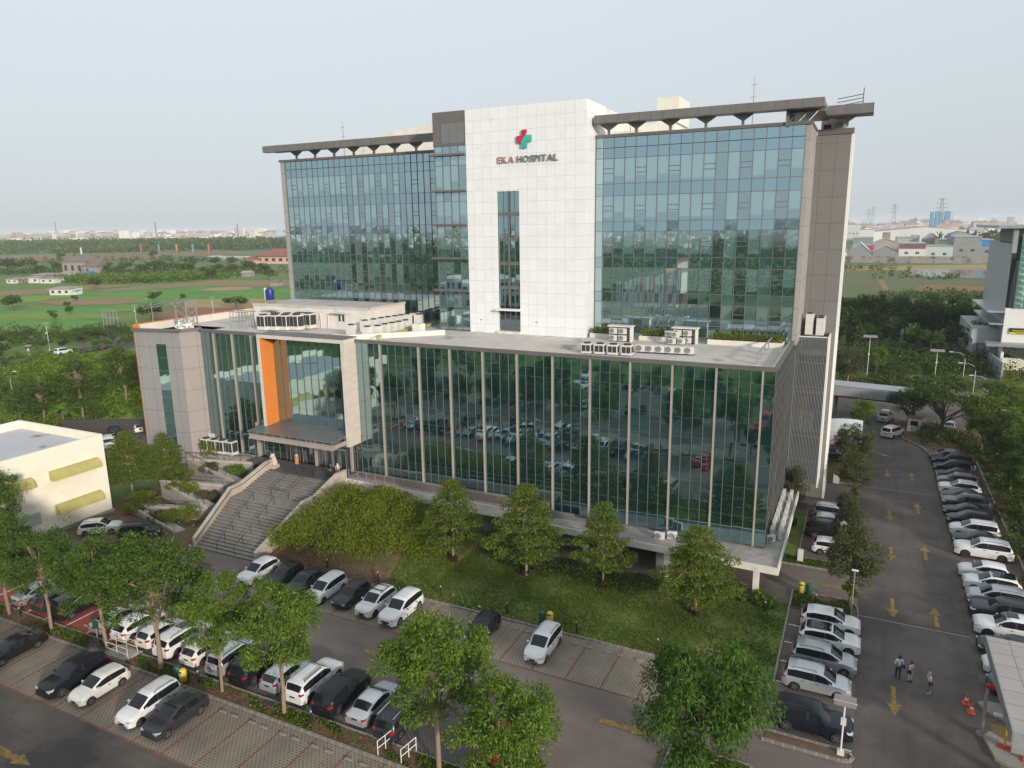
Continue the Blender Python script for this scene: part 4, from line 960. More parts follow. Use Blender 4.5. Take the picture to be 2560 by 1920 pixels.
car('suv', 'black', -37.3, Y2, UP, 'black car hidden by the round green tree right of the spare wheel off-roader', g, sc=S1)
car('hatch', 'palesilver', -34.8, Y2, UP, 'pale silver car glimpsed behind the straight trunk in the planting strip', g, sc=S1)
car('suv', 'white', -32.35, Y2+.2, UP, 'big white seven-seat off-roader with roof rails and black wheels', g, sc=S1, extras=('splitrails',), rimcol='trim')
car('suv', 'black', -29.75, Y2, UP, 'black off-roader between the big white off-roader and the silver saloon', g, sc=S1)
car('sedan', 'palesilver', -27.15, Y2+.05, UP, 'silver saloon between the black and the dark grey cars by the grass', g, sc=S1)
car('mpv', 'dark', -24.7, Y2-.4, UP, 'dark grey people carrier with silver roof rails, rightmost by the white railings', g, sc=S1, extras=('splitrails',))
g = 'cars parked below the shrub bank'
Y3 = 44.75
car('crossover', 'white', -48.2, Y3, DN, 'white crossover nearest the foot of the entrance stairs', g, sc=S1, extras=('norail',))
car('hatch', 'black', -45.5, Y3+.4, DN, 'black car right of the white crossover at the stairs foot', g, sc=S1)
car('sedan', 'dark', -42.95, Y3+.3, DN, 'dark grey saloon with curved roof beside the plain white people carrier', g, sc=S1)
car('mpv', 'white', -40.3, Y3, DN, 'plain white people carrier with long dark side glass and no roof bars', g, sc=S1, extras=('norail',))
car('hatch', 'dark', -37.65, Y3+.1, DN, 'dark grey hatchback with large oval headlamps between two white cars', g, sc=S1)
car('crossover', 'white', -34.95, Y3, DN, 'white crossover with black rack bars across its roof', g, sc=S1, extras=('norail', 'rack'), rimcol='trim')
car('suv', 'white', -32.35, Y3-.1, DN, 'white people carrier at the right end of the row below the bank', g, sc=S1, extras=('norail',))
car('hatch', 'black', -24.85, Y3+.2, DN, 'black hatchback alone beside the lawn kerb, half behind a tree crown', g, sc=S1)
car('mpv', 'white', -19.6, Y3+.1, DN, 'lone white people carrier parked in front of the two lawn bins', g, sc=S1)
_p = G(1262, 1868); car('sedan', 'red', _p.x, _p.y, DN, 'red car almost hidden beneath the leafy tree at the bottom edge', 'cars parked on the lower block paved bays', sc=S1)
g = 'cars parked on the bays left of the road'
car('crossover', 'white', -.25, 57.1, RT, 'white car nearest the green and yellow bins, topmost beside the road island', g, extras=('norail',))
car('crossover', 'white', -.2, 54.35, RT, 'white car with black glass roof in the row left of the road', g, extras=('norail', 'blackroof'))
car('mpv', 'silver', -.45, 51.5, RT, 'silver people carrier directly below the white car with black glass roof', g)
car('mpv', 'palesilver', -.75, 48.5, RT, 'long silver people carrier partly behind the dense round tree', g)
car('suv', 'navy', -.75, 44.05, RT, 'black off-roader with chrome front beside the kerb tip and solar lamp', g)
g = 'cars parked beside the hospital end wall'
car('mpv', 'silver', -.9, 80.6, RT, 'silver people carrier farthest up the bays beside the hospital end', g)
car('hatch', 'palesilver', -.95, 78.0, RT, 'pale car between the silver people carrier and the black one near the end wall', g)
car('suv', 'black', -1.0, 75.3, RT, 'black car half under the roadside tree beside the hospital end', g)
car('hatch', 'white', -.55, 71.5, RT, 'white hatchback nearest the grass verge with the drain grating', g)
g = 'cars parked along the right side of the road'
Frow = [('hatch', 'mauve', 107.9, 'dark grey car at the very top of the long right hand row', ()), ('suv', 'black', 105.3, 'black off-roader second from the top of the right hand row', ()),
 ('mpv', 'black', 102.6, 'black car with a pale spare wheel cover on its tail', ('spare',)), ('sedan', 'navy', 99.9, 'dark saloon just below the black car with the pale spare wheel', ()),
 ('mpv', 'mauve', 97.3, 'grey brown people carrier just above the first white car of the row', ()), ('crossover', 'white', 94.6, 'white crossover alone among dark cars near the far drain channel', ()),
 ('sedan', 'dark', 92.0, 'dark saloon just below the white crossover of the right hand row', ()), ('suv', 'blue', 89.5, 'blue grey off-roader in the middle of the dark cars', ()),
 ('sedan', 'black', 87.0, 'black saloon just below the blue grey off-roader', ()), ('mpv', 'navy', 84.3, 'black people carrier just above the white one in the right hand row', ()),
 ('mpv', 'white', 81.6, 'white people carrier with a black car on either side', ()), ('sedan', 'black', 79.1, 'black saloon between a white people carrier and the big white off-roader', ()),
 ('suv', 'white', 76.6, 'big white off-roader with black wheels at the gap in the row', ()), ('hatch', 'white', 71.7, 'white hatchback first below the gap in the right hand row', ('norail',)),
 ('crossover', 'white', 69.2, 'white car with black roof in the lower part of the row', ('norail', 'blackroof')), ('mpv', 'silver', 66.6, 'silver people carrier below the white car with black roof', ()),
 ('suv', 'dark', 64.1, 'dark grey off-roader above the long white one with sunroof', ()), ('suv', 'white', 61.5, 'long white off-roader with dark sunroof beside the near drain channel', ('sunroof', 'norail')),
 ('sedan', 'dark', 58.6, 'dark car just above the corner of the gate roof', ()), ('hatch', 'white', 55.9, 'white hatchback half covered by the gate roof', ()), ('hatch', 'blue', 53.4, 'dark blue car mostly beneath the gate roof', ())]
for ty, c_, y, lb, ex in Frow:
    Lc = TYPES[ty][0]; car(ty, c_, 9.75+Lc/2+random.uniform(-.1, .15), y, LF, lb, g, extras=ex, rimcol='trim' if ty == 'suv' and c_ == 'white' else None)
moving = [('mpv', 'pearl', 5.6, 117.6, R(62), 'beige white people carrier leaving towards the exit gate'), ('suv', 'palesilver', 4.8, 127.0, R(80), 'silver car under the branches at the exit gate'),
 ('sedan', 'silver', 13.3, 124.5, UP, 'silver car parked in the shade behind the hedge')]
for ty, c_, x, y, hd, lb in moving: tag(car(ty, c_, x, y, hd, lb, None))
lz = lambda x, y: (.33755*x, 1040+.33755*y)
pA = G(*lz(700, 905)); pB = G(*lz(1010, 930))
car('crossover', 'white', pA.x-.6, pA.y+1.2, R(38), 'white car parked close to the corner of the cream building', 'cars by the cream building', sc=S1)
car('mpv', 'dark', pB.x-.6, pB.y+1.0, R(38), 'dark grey people carrier below the zigzag ramp beside the cream building', 'cars by the cream building', sc=S1)
for (q, ty, c_, lb) in (((800, 225), 'suv', 'white', 'white car in the rear yard nearest the cream building roof'), ((850, 140), 'sedan', 'navy', 'dark car between white ones in the rear yard left of the grey block'),
                 ((930, 95), 'sedan', 'palesilver', 'silver white car beside the dark fence left of the grey block'), ((1030, 112), 'hatch', 'white', 'white car touching the edge of the grey block wall')):
    q_ = G(*lz(*q)); car(ty, c_, q_.x, q_.y, R(150), lb, 'cars in the rear yard')
q_ = G(*L(470, 1020), .3); car('mpv', 'white', q_.x, q_.y, R(95), 'white car driving on the far left road between trees', None, z=.3)
q_ = G(*B(1640, 1570)); car('hatch', 'black', q_.x+1, q_.y+1, R(5), 'black car on the forecourt of the hotel at the right edge', None, z=.1)
# cars on the plots south of the view, seen in the mirror glass
g = 'cars reflected in the podium glass'
for i, (x, y, c_) in enumerate([(-58, 12, 'silver'), (-55, 12, 'red'), (-43, 12, 'white'), (-33, 12, 'dark'), (-25, 12, 'palesilver'), (-12, 12, 'red'), (-50, -6, 'white'), (-38, -6, 'black'), (-30, -6, 'white'), (-16, -6, 'palesilver')]):
    car(['mpv', 'hatch', 'suv', 'sedan', 'crossover'][i % 5], c_, x, y, UP, '%s car seen only as a reflection in the podium glass' % {'silver': 'silver', 'red': 'red', 'white': 'white', 'dark': 'dark grey', 'palesilver': 'pale silver', 'black': 'black'}[c_], g)

# ================================================================ TREES AND PLANTS
def leaves_mesh(name, clumps, size, m, aspect=.45, droop=0., flat=0., rng=None):
    "clumps: list of (cx,cy,cz, rx,ry,rz, n). leaf-shaped quads scattered mostly near each clump's surface"
    rng = rng or RNG; V = []
    for cx, cy, cz, rx, ry, rz, n in clumps:
        d = rng.normal(size=(n, 3)); d /= np.linalg.norm(d, axis=1)[:, None]
        r = rng.uniform(.35, 1.08, n)**.55
        c = d*r[:, None]*np.array([rx, ry, rz])+np.array([cx, cy, cz])
        # leaf axis: outwards, drooping; leaf normal: mixture of up and outwards
        ax = d*.8+rng.normal(size=(n, 3))*.55; ax[:, 2] -= droop; ax /= np.linalg.norm(ax, axis=1)[:, None]
        nn = d*(1-flat)+rng.normal(size=(n, 3))*.45*(1-flat*.6)+np.array([0, 0, .55+flat*1.5]); sd_ = np.cross(ax, nn); sd_ /= np.linalg.norm(sd_, axis=1)[:, None]+1e-9
        L_ = size*rng.uniform(.6, 1.3, n)[:, None]; W_ = L_*aspect
        V.append(np.stack([c-ax*L_*.5, c+sd_*W_*.5, c+ax*L_*.5, c-sd_*W_*.5], axis=1).reshape(-1, 3))
    V = np.concatenate(V); nq = len(V)//4
    me = bpy.data.meshes.new(name); me.vertices.add(len(V)); me.vertices.foreach_set('co', V.ravel())
    me.loops.add(nq*4); me.loops.foreach_set('vertex_index', np.arange(nq*4)); me.polygons.add(nq)
    me.polygons.foreach_set('loop_start', np.arange(nq)*4); me.polygons.foreach_set('loop_total', np.full(nq, 4))
    me.materials.append(m); me.update(calc_edges=True); return me
def blob_clumps(cx, cy, cz, rx, ry, rz, k, cr, n, rng, low=-.6):
    out = []
    for i in range(k):
        while True:
            d = rng.normal(size=3); d /= np.linalg.norm(d)
            if d[2] > low: break
        r = rng.uniform(.45, .95); s = cr*rng.uniform(.65, 1.3)
        out.append((cx+d[0]*rx*r, cy+d[1]*ry*r, cz+d[2]*rz*r, s, s, s*.75, int(n*rng.uniform(.7, 1.3))))
    return out
def limbs(mb, clumps, h0, trunk_top, r, rng, k=8, base=(0, 0)):
    for c in [clumps[i] for i in rng.choice(len(clumps), min(k, len(clumps)), replace=False)]:
        t = rng.uniform(.0, 1); s = Vector((base[0], base[1], h0+(trunk_top-h0)*t*.8)); e = Vector(c[:3]); mid = s.lerp(e, .5)+Vector((0, 0, .25))
        mb.tube([s, mid, e], [r*.55, r*.35, r*.12], 5)
TREES = {}
def tree_proto(kind, seed):
    key = (kind, seed)
    if key in TREES: return TREES[key]
    rng = np.random.default_rng(seed*77+len(kind)); mb = MB()
    if kind == 'street':      # open crown of fresh leaf clusters on ascending limbs, unit height 10
        h = 10.; cl = blob_clumps(0, 0, 6.5, 3.3, 3.3, 3.3, 54, .70, 360, rng, -.85)+blob_clumps(0, 0, 6.1, 3.0, 3.0, 3.4, 18, 1.5, 130, rng, -.85)
        mb.tube([(0, 0, 0), (.1, 0, 2.2), (0, .1, 5), (.1, 0, 8.3)], [.17, .14, .10, .03], 7); limbs(mb, cl, 2.6, 7.5, .15, rng, 16)
        me = leaves_mesh('crown', cl, .23, M['leaf_fresh'], .34, .45, 0, rng); bk = M['bark_pale']
    elif kind == 'mango':
        h = 8.5; cl = blob_clumps(0, 0, 4.6, 3.4, 3.4, 3.3, 80, .95, 400, rng, -.9)
        mb.tube([(0, 0, 0), (.1, 0, 1.5), (0, .1, 4), (.1, 0, 6)], [.24, .20, .15, .05], 8); limbs(mb, cl, 1.5, 5, .2, rng, 12)
        me = leaves_mesh('crown', cl, .27, M['leaf_mango'], .28, 1.0, 0, rng); bk = M['bark']
    elif kind == 'tier':      # layered horizontal plates of small leaves
        h = 8.; cl = []
        for z, rr in ((2.3, 2.5), (3.1, 3.1), (4.0, 2.7), (4.8, 2.35), (5.6, 1.95), (6.4, 1.4), (7.1, .85), (7.7, .35)):
            k = max(4, int(rr*6.5)); a0 = rng.uniform(0, 6)
            for i in range(k):
                a = a0+2*math.pi*i/k+rng.uniform(-.25, .25); q = rr*rng.uniform(.35, 1.0)
                cl.append((q*math.cos(a), q*math.sin(a), z+rng.uniform(-.16, .16)+q*.10, 0.70, .70, .20, 190))
        mb.tube([(0, 0, 0), (.05, 0, 3), (0, 0, 7.2)], [.12, .09, .03], 7); limbs(mb, cl, 2.2, 7, .08, rng, 22)
        me = leaves_mesh('crown', cl, .19, M['leaf_tier'], .5, 0, .6, rng); bk = M['bark_pale']
    elif kind == 'grey':
        h = 7.; cl = blob_clumps(0, 0, 4.4, 2.0, 2.0, 2.4, 44, .66, 300, rng, -.9)
        mb.tube([(0, 0, 0), (.12, 0, 2), (0, .1, 4), (.1, 0, 6)], [.10, .08, .06, .02], 6); limbs(mb, cl, 1.8, 5.5, .08, rng, 12)
        me = leaves_mesh('crown', cl, .20, M['leaf_grey'], .4, .3, 0, rng); bk = M['bark']
    elif kind == 'spread':    # wide flat-topped shade tree
        h = 7.5; cl = []
        for i in range(44):
            a = rng.uniform(0, 6.28); q = 5.2*math.sqrt(rng.uniform(0, 1)); cl.append((q*math.cos(a), q*math.sin(a), 5.6-.05*q*q+rng.uniform(-.9, .7), 1.1, 1.1, .5, 150))
        mb.tube([(0, 0, 0), (.1, 0, 1.6), (.1, 0, 3.6)], [.26, .2, .12], 7); limbs(mb, cl, 1.2, 3.6, .22, rng, 16)
        me = leaves_mesh('crown', cl, .30, M['leaf_deep'], .5, .1, .4, rng); bk = M['bark']
    elif kind == 'slim':      # thin crowned roadside tree, unit height 9
        h = 9.; cl = blob_clumps(0, 0, 5.4, 2.4, 2.4, 3.3, 52, .72, 190, rng, -.95)
        mb.tube([(0, 0, 0), (.15, .1, 3), (0, .2, 6), (.1, 0, 8)], [.13, .10, .07, .02], 6); limbs(mb, cl, 2, 7.5, .11, rng, 16)
        me = leaves_mesh('crown', cl, .26, M['leaf_tier'] if seed % 2 else M['leaf_far'], .4, .3, 0, rng); bk = M['bark_pale']
    elif kind == 'wood':      # dense woodland tree
        h = 10.; cl = blob_clumps(0, 0, 6.0, 3.4, 3.4, 3.6, 26, 1.35, 105, rng, -.7)
        mb.tube([(0, 0, 0), (0, .1, 4), (.1, 0, 8)], [.25, .18, .06], 6)
        me = leaves_mesh('crown', cl, .55, M['leaf_deep'], .6, .1, .2, rng); bk = M['bark']
    elif kind == 'far':
        h = 8.; cl = blob_clumps(0, 0, 4.6, 3.2, 3.2, 2.8, 14, 1.4, 60, rng, -.5)
        mb.tube([(0, 0, 0), (0, .1, 3), (.1, 0, 6)], [.25, .18, .06], 5)
        me = leaves_mesh('crown', cl, .9, M['leaf_far'], .7, .1, .2, rng); bk = M['bark']
    elif kind == 'palm':
        h = 5.; V = MB()
        mb.tube([(0, 0, 0), (.1, 0, 3.2)], [.2, .14], 6)
        for i in range(16):
            a = i*2.4; el = rng.uniform(.1, 1.1); pts = []
            for k in range(6):
                q = k/5*2.3; pts.append(Vector((math.cos(a)*q, math.sin(a)*q, 3.2+math.sin(el)*q*1.0-.28*q*q)))
            s = Vector((-math.sin(a), math.cos(a), 0))
            for k in range(5):
                w0 = .42*math.sin(math.pi*(k+.3)/5.6); w1 = .42*math.sin(math.pi*(k+1.3)/5.6)
                V.face([pts[k]-s*w0, pts[k]+s*w0, pts[k+1]+s*w1, pts[k+1]-s*w1])
        me = V.mesh('crown', M['leaf_fresh'], fixn=False); bk = M['bark']
    tm = mb.mesh('trunk', bk, smooth=60)
    TREES[key] = (h, me, tm); return TREES[key]
def tree(kind, seed, x, y, h, label, group, cat='tree', rz=None, wide=1.0, name=None, z=0, leafm=None):
    H0, me, tm = tree_proto(kind, seed); s = h/H0
    nm = name or {'street': 'leafy_tree', 'mango': 'mango_tree', 'tier': 'tiered_tree', 'grey': 'grey_leaved_tree', 'spread': 'shade_tree', 'slim': 'slender_tree', 'wood': 'woodland_tree', 'far': 'field_tree', 'palm': 'palm_tree'}[kind]
    t_ = empty(nm, (x, y, z), random.uniform(0, 6.28) if rz is None else rz, label, cat, group); t_.scale = (s*wide, s*wide, s)
    c_ = link('crown', me, t_); link('trunk', tm, t_)
    if leafm: setmat(c_, M[leafm])
    return t_
g = 'trees in the long planting strip between the parked rows'
tree('street', 1, -32.3, 30.95, 10.0, 'fresh green tree with straight trunk beside the big white off-roader', g, rz=.4, wide=.95)
tree('street', 2, -37.9, 30.9, 9.8, 'slim green tree with thin trunk between grey crossover and spare wheel off-roader', g, wide=.72)
tree('street', 3, -44.1, 30.95, 11.6, 'broad green tree with thick trunk behind the sunroof off-roader', g, wide=.98, leafm='leaf_mid')
tree('street', 1, -49.9, 30.8, 10.2, 'full green tree standing left of the white railings in the strip', g, wide=.92, rz=3, leafm='leaf_mid')
tree('street', 2, -56.9, 30.9, 9.6, 'green tree with grey trunk beside the boxy black van', g, wide=.9, rz=2, leafm='leaf_mid')
tree('street', 3, -62.5, 30.9, 9.6, 'leafy tree over the leftmost red bays', g, wide=.95, rz=5, leafm='leaf_mid')
tree('street', 1, -68.5, 31.0, 8.6, 'dense green tree at the left picture edge', g, wide=.95, rz=1, leafm='leaf_mid')
tree('street', 2, -72.8, 35.5, 11.0, 'tall tree in front of the cream building at the left edge', g, wide=.9, rz=4, leafm='leaf_mid')
tree('street', 3, -20.3, 30.95, 11.2, 'tall twin crowned green tree at the bottom centre', g, wide=.92, rz=2.2)
tree('street', 1, -14.6, 28.6, 9.6, 'broad green tree over the half hidden red car at the bottom edge', g, wide=1.0, rz=.2)
tree('street', 2, -46.5, 18.2, 6.6, 'treetop poking up from the bottom edge near the yellow arrow', g, wide=.85)
tree('mango', 1, -6.35, 37.2, 9.2, 'big dense dark green tree with drooping leaves left of the black off-roader', None, rz=.5, wide=1.0)
tree('mango', 2, -8.9, 27.2, 5.2, 'small round clipped tree at the bottom edge left of the big dark tree foot', 'small round trees at the bottom edge', wide=.8)
tree('mango', 3, -12.3, 27.6, 5.2, 'small round clipped tree at the bottom edge beside the leafy tree', 'small round trees at the bottom edge', wide=.75)
g = 'tiered trees on the lawn'
for sd_, x, y, h, wd, lb in ((1, -33.4, 54.9, 8.2, 1.0, 'leftmost tiered lawn tree, next to the big shrub bank'), (2, -25.8, 55.2, 8.9, 1.05, 'tallest tiered lawn tree with a long bare pale trunk'), (3, -18.7, 56.0, 8.0, .88, 'slender tiered lawn tree above the dark curved hedge'), (4, -10.3, 54.9, 7.7, 1.2, 'wide tiered lawn tree nearest the corner of the overhanging slab')):
    tree('tier', sd_, x, y, h, lb, g, wide=wd)
tree('tier', 5, -78.2, 54.2, 8.0, 'tall layered evergreen between the cream building and the zigzag ramp', 'layered evergreens beside the ramp', wide=1.2)
tree('tier', 6, -74.8, 56.6, 7.6, 'smaller layered evergreen against the grey block corner', 'layered evergreens beside the ramp', wide=.95)
tree('tier', 1, -80.5, 51.5, 6.5, 'layered evergreen tucked close behind the cream building', 'layered evergreens beside the ramp', wide=1.1)
g = 'grey leaved trees along the left road edge'
tree('grey', 1, 1.1, 61.2, 7.4, 'grey green tree with yellow flowered climber nearest the near drain channel', g, wide=1.15)
tree('grey', 2, .6, 70.4, 5.8, 'grey green tree half covering the white hatchback by the end wall', g, wide=1.0)
tree('grey', 3, .5, 77.0, 5.0, 'small grey green tree over the row beside the end wall', g, wide=.8)
tree('grey', 1, .9, 86.4, 6.4, 'grey green tree with twin crown below the slatted screen foot', g, wide=1.15, rz=2)
tree('grey', 2, .4, 94.5, 7.6, 'grey green tree beside the white canopy of the ambulance bay', g, wide=1.0, rz=1)
tree('grey', 3, 1.4, 115.5, 6.2, 'yellow green young tree beside the moving people carrier', g, wide=.9, leafm='leaf_tier')
tree('grey', 2, -5.2, 80.4, 5.6, 'thin tree against the slab edge beside the end wall bays', g, wide=.85, rz=3)
g = 'trees lining the right side of the road'
rl = [('spread', 1, 12.2, 121.5, 9.0, .85, 'wide dark shade tree over the exit gate'), ('spread', 2, 7.8, 124.5, 7.2, .6, 'smaller shade tree leaning over the bridge end'), ('slim', 1, 16.2, 112.0, 9.5, 1.1, 'slender tree behind the topmost dark cars'),
      ('slim', 2, 18.2, 117.5, 9.0, 1.2, 'slender tree between the shade tree and the curved lamp'), ('slim', 3, 20.5, 124.0, 10.0, 1.2, 'pale green slender tree near the hotel driveway'), ('slim', 4, 17.2, 104.0, 9.0, 1.2, 'slender tree behind the white crossover in the long row'),
      ('slim', 1, 19.5, 107.5, 9.2, 1.25, 'slender tree directly behind the grey gate pillar'), ('slim', 2, 17.3, 96.5, 8.4, 1.2, 'slender tree behind the blue grey off-roader'), ('slim', 3, 19.9, 99.0, 9.6, 1.3, 'second rank slender tree behind the blue grey off-roader'),
      ('slim', 4, 17.4, 89.5, 8.8, 1.25, 'slender tree behind the black saloon and people carrier'), ('slim', 1, 20.2, 92.0, 9.0, 1.2, 'second rank slender tree beside the lowest curved lamp'), ('slim', 2, 17.5, 82.5, 9.4, 1.2, 'slender tree behind the white people carrier at the right edge'),
      ('slim', 3, 17.8, 75.0, 8.6, 1.1, 'slender tree behind the big white off-roader at the right edge'), ('slim', 4, 20.5, 84.5, 9.5, 1.2, 'outer slender tree at the right edge'), ('slim', 1, 22.3, 113.5, 9.5, 1.2, 'outer slender tree beside the wide street')]
for k, sd_, x, y, h, wd, lb in rl: tree(k, sd_, x, y, h, lb, g, wide=wd)
# woodland beyond the street
g = 'woodland beyond the street'
i = 0
for row, (yb, n, hh) in enumerate(((190, 8, 9), (206, 9, 11), (224, 9, 10.5), (244, 9, 9), (266, 7, 7), (288, 6, 5.5))):
    for k in range(n):
        a0 = G(2080, 900, 0); x0 = -yb*.045; x1 = yb*(.135 if yb < 230 else .165)
        x = x0+(x1-x0)*(k+.5)/n+random.uniform(-1.5, 1.5); y = yb+random.uniform(-7, 7)
        i += 1
        tree('wood', 1+i % 4, x, y, hh*random.uniform(.8, 1.15), '', g, wide=random.uniform(.8, 1.1))['label'] = 'dark tree, %s rank of the wood beyond the street, %s from left' % (['front', 'second', 'third', 'fourth', 'fifth', 'rearmost'][row], ['first', 'second', 'third', 'fourth', 'fifth', 'sixth', 'seventh', 'eighth', 'last'][k])
tree('slim', 1, -1.5, 151, 8.5, 'bare limbed pale tree by the street next to the hospital corner', 'trees on the far side of the street', wide=1.2, leafm='leaf_grey')
tree('street', 2, 3.5, 158, 8, 'fresh green young tree beyond the street left of the second solar lamp', 'trees on the far side of the street', wide=.8)
tree('spread', 1, 8.0, 156, 5.5, 'low spreading tree at the street edge below the second solar lamp', 'trees on the far side of the street', wide=.8, leafm='leaf_far')
tree('spread', 2, 2.5, 168, 6.0, 'low spreading tree in front of the dark wood', 'trees on the far side of the street', wide=.9, leafm='leaf_far')
# left side
g = 'trees in the meadow left of the hospital'
Lt = [((620, 1530), 12.5, 'slim', 1, 1.25, 'tall open crowned tree left of the grey block'), ((940, 1400), 11.5, 'slim', 2, 1.2, 'tall thin tree touching the grey block edge'), ((330, 1540), 9, 'slim', 3, 1.45, 'bushy tree behind the cream building roof corner'), ((160, 1560), 7, 'wood', 1, .8, 'dark round tree behind the cream building roof'),
      ((-60, 1500), 9, 'wood', 2, 1.0, 'large dark tree at the left edge above the cream building'), ((-90, 1180), 12, 'wood', 3, 1.1, 'tall dark tree at the left edge beside the far road'), ((240, 1420), 5.5, 'wood', 4, .9, 'round tree in the meadow above the cream building roof'),
      ((760, 1330), 4.5, 'wood', 2, 1.0, 'round bush tree between the two tall thin trees'), ((720, 1560), 4.5, 'wood', 1, 1, 'low tree by the dark yard fence')]
for q, h, k, sd_, wd, lb in Lt:
    p = G(*L(*q)); tree(k, sd_, p.x, p.y, h, lb, g, wide=wd, leafm='leaf_far')
p = G(*L(490, 1610)); tree('palm', 1, p.x, p.y, 6.0, 'yellow green fan palm in front of the dark yard fence', None, 'palm')
g = 'shade trees along the far left road'
for q, h, k, sd_, wd, lb in (((620, 990), 7.5, 'spread', 1, 1.2, 'wide flat shade tree right of the left road car'), ((840, 960), 7, 'spread', 2, 1.0, 'shade tree beside the scaffold hoarding'), ((280, 1030), 5, 'spread', 3, .8, 'rusty brown shade tree by the roadside cabinet'), ((130, 960), 5, 'spread', 1, .9, 'brown green shade tree at the left road bend'),
      ((760, 1010), 4.2, 'spread', 2, .9, 'low flat bush at the roadside left of the block'), ((960, 1000), 5, 'spread', 3, .8, 'shade tree hidden partly by the grey block top')):
    p = G(*L(*q)); tree(k, sd_, p.x, p.y, h, lb, g, wide=wd, leafm='leaf_far')
g = 'trees scattered over the fields on the left'
fl = [((100, 700), 7, 1.5, 'wide bushy clump at the left edge of the fields'), ((700, 545), 7, 1.2, 'lone dark tree in the field above the white hut'), ((555, 635), 3.2, 1, 'small round bush in the brown field'), ((500, 685), 3.2, 1, 'small bush above the roadside shrubs'), ((520, 735), 4, 1, 'low bush left of the solar lamp'),
      ((1150, 645), 5.5, 1.3, 'brownish bush clump in the field above the roof truss'), ((1360, 640), 4.2, .8, 'small fresh bush in the dry field'), ((1750, 680), 5, 2.2, 'long low bush beside the rooftop water tank'), ((1130, 765), 6, 2.0, 'rounded low tree directly behind the roof truss'),
      ((1560, 470), 8, 1.2, 'tree at the right of the banana grove'), ((2000, 470), 7, 1, 'tree beside the small field hut on the right'), ((1420, 380), 10, 1.3, 'tree clump left of the red roofed house'), ((1720, 380), 10, .8, 'tall tree in front of the red roofed house'), ((1580, 375), 9, 1.5, 'broad tree clump in front of the greenhouses'),
      ((1140, 320), 10, 1, 'lone tree in the middle fields'), ((455, 330), 10, 1, 'tree left of the white flag'), ((560, 330), 8, .8, 'small tree above the barn roof'), ((400, 785), 4.5, .8, 'dead brown shrub in the near field')]
for (q, h, wd, lb), sd_ in zip(fl, range(99)):
    p = G(*L(*q)); tree('far', 1+sd_ % 4, p.x, p.y, h, lb, g, wide=wd)
n = 0
for xx, yy, hh in [(30+95*k+random.uniform(-25, 25), 420+random.uniform(-28, 16), 9) for k in range(5)]+[(560+80*k+random.uniform(-20, 20), 425+random.uniform(-30, 15), 9) for k in range(8)]+[(1180+110*k, 440+random.uniform(-20, 20), 9) for k in range(8)]:
    p = G(*L(xx, yy)); n += 1
    tree('far', 1+n % 4, p.x, p.y, hh*random.uniform(.8, 1.3), 'tree %s from the left in the belt behind the green fields' % ['one', 'two', 'three', 'four', 'five', 'six', 'seven', 'eight', 'nine', 'ten', 'eleven', 'twelve', 'thirteen', 'fourteen', 'fifteen', 'sixteen', 'seventeen', 'eighteen', 'nineteen', 'twenty', 'twentyone'][n-1], 'tree belt behind the green fields', wide=1.4)
def thicket(name, pts, n, hmin, hmax, leaf, m, seed, spread, fl=.2, k=24):
    rng = np.random.default_rng(seed); cl = []
    for i in range(n):
        a = rng.integers(0, len(pts)-1); t = rng.uniform(); p = Vector(pts[a]).lerp(Vector(pts[a+1]), t)
        r = rng.uniform(hmin, hmax)/2
        o = rng.normal(size=2)*np.array(spread)*.5
        cl.append((p.x+o[0], p.y+o[1], r*.85, r*1.25, r*1.25, r*1.1, k))
    return tag(link(name, leaves_mesh(name, cl, leaf, m, .7, 0, .3, rng)), kind='stuff')
gp_ = lambda conv, L_: [G(*conv(*q)) for q in L_]
thicket('far_woodland', gp_(L, [(-400, 245), (200, 245), (600, 245), (960, 240), (1400, 235), (1800, 235), (2300, 232)]), 2400, 10, 20, 5.0, M['leaf_far'], 5, (150, 120))
thicket('far_woodland', gp_(L, [(-300, 285), (500, 275), (960, 262), (1020, 262)]), 300, 8, 13, 3.0, M['leaf_yellow'], 6, (60, 30))
thicket('banana_grove', gp_(L, [(520, 480), (900, 490), (1200, 478), (1540, 455)]), 560, 3.5, 6, 1.2, M['leaf_fresh'], 7, (22, 18), k=40)
thicket('field_scrub', gp_(L, [(500, 420), (1000, 435), (1500, 420), (2150, 430)]), 200, 2.5, 6, 1.6, M['leaf_far'], 8, (60, 40))
thicket('field_scrub', gp_(L, [(0, 430), (300, 420), (480, 400)]), 120, 3, 6, 1.4, M['leaf_far'], 9, (40, 30))
thicket('field_scrub', gp_(L, [(-100, 350), (600, 340), (1300, 330), (2150, 345)]), 120, 3, 6, 2.0, M['leaf_far'], 19, (160, 60))
thicket('meadow_scrub', gp_(L, [(0, 1250), (500, 1150), (950, 1100), (1000, 1350)]), 900, .8, 2.2, .50, M['leaf_bank'], 10, (30, 22), k=60)
thicket('meadow_scrub', gp_(L, [(150, 1500), (500, 1400), (950, 1250)]), 500, .8, 2.6, .45, M['leaf_bank'], 11, (26, 16), k=60)
thicket('roadside_scrub', gp_(L, [(20, 900), (350, 900), (700, 880), (1000, 850)]), 160, 1, 3, .7, M['leaf_far'], 12, (26, 14), k=50)
thicket('wood_undergrowth', [Vector((-6, 176, 0)), Vector((8, 172, 0)), Vector((22, 176, 0)), Vector((10, 190, 0)), Vector((-4, 184, 0))], 340, 1.5, 4.5, .5, M['leaf_deep'], 13, (9, 9), k=55)
thicket('wood_undergrowth', [Vector((-6, 155, 0)), Vector((4, 155, 0)), Vector((14, 157, 0)), Vector((20, 160, 0))], 170, 1.0, 2.8, .4, M['leaf_far'], 14, (4, 5), k=50)
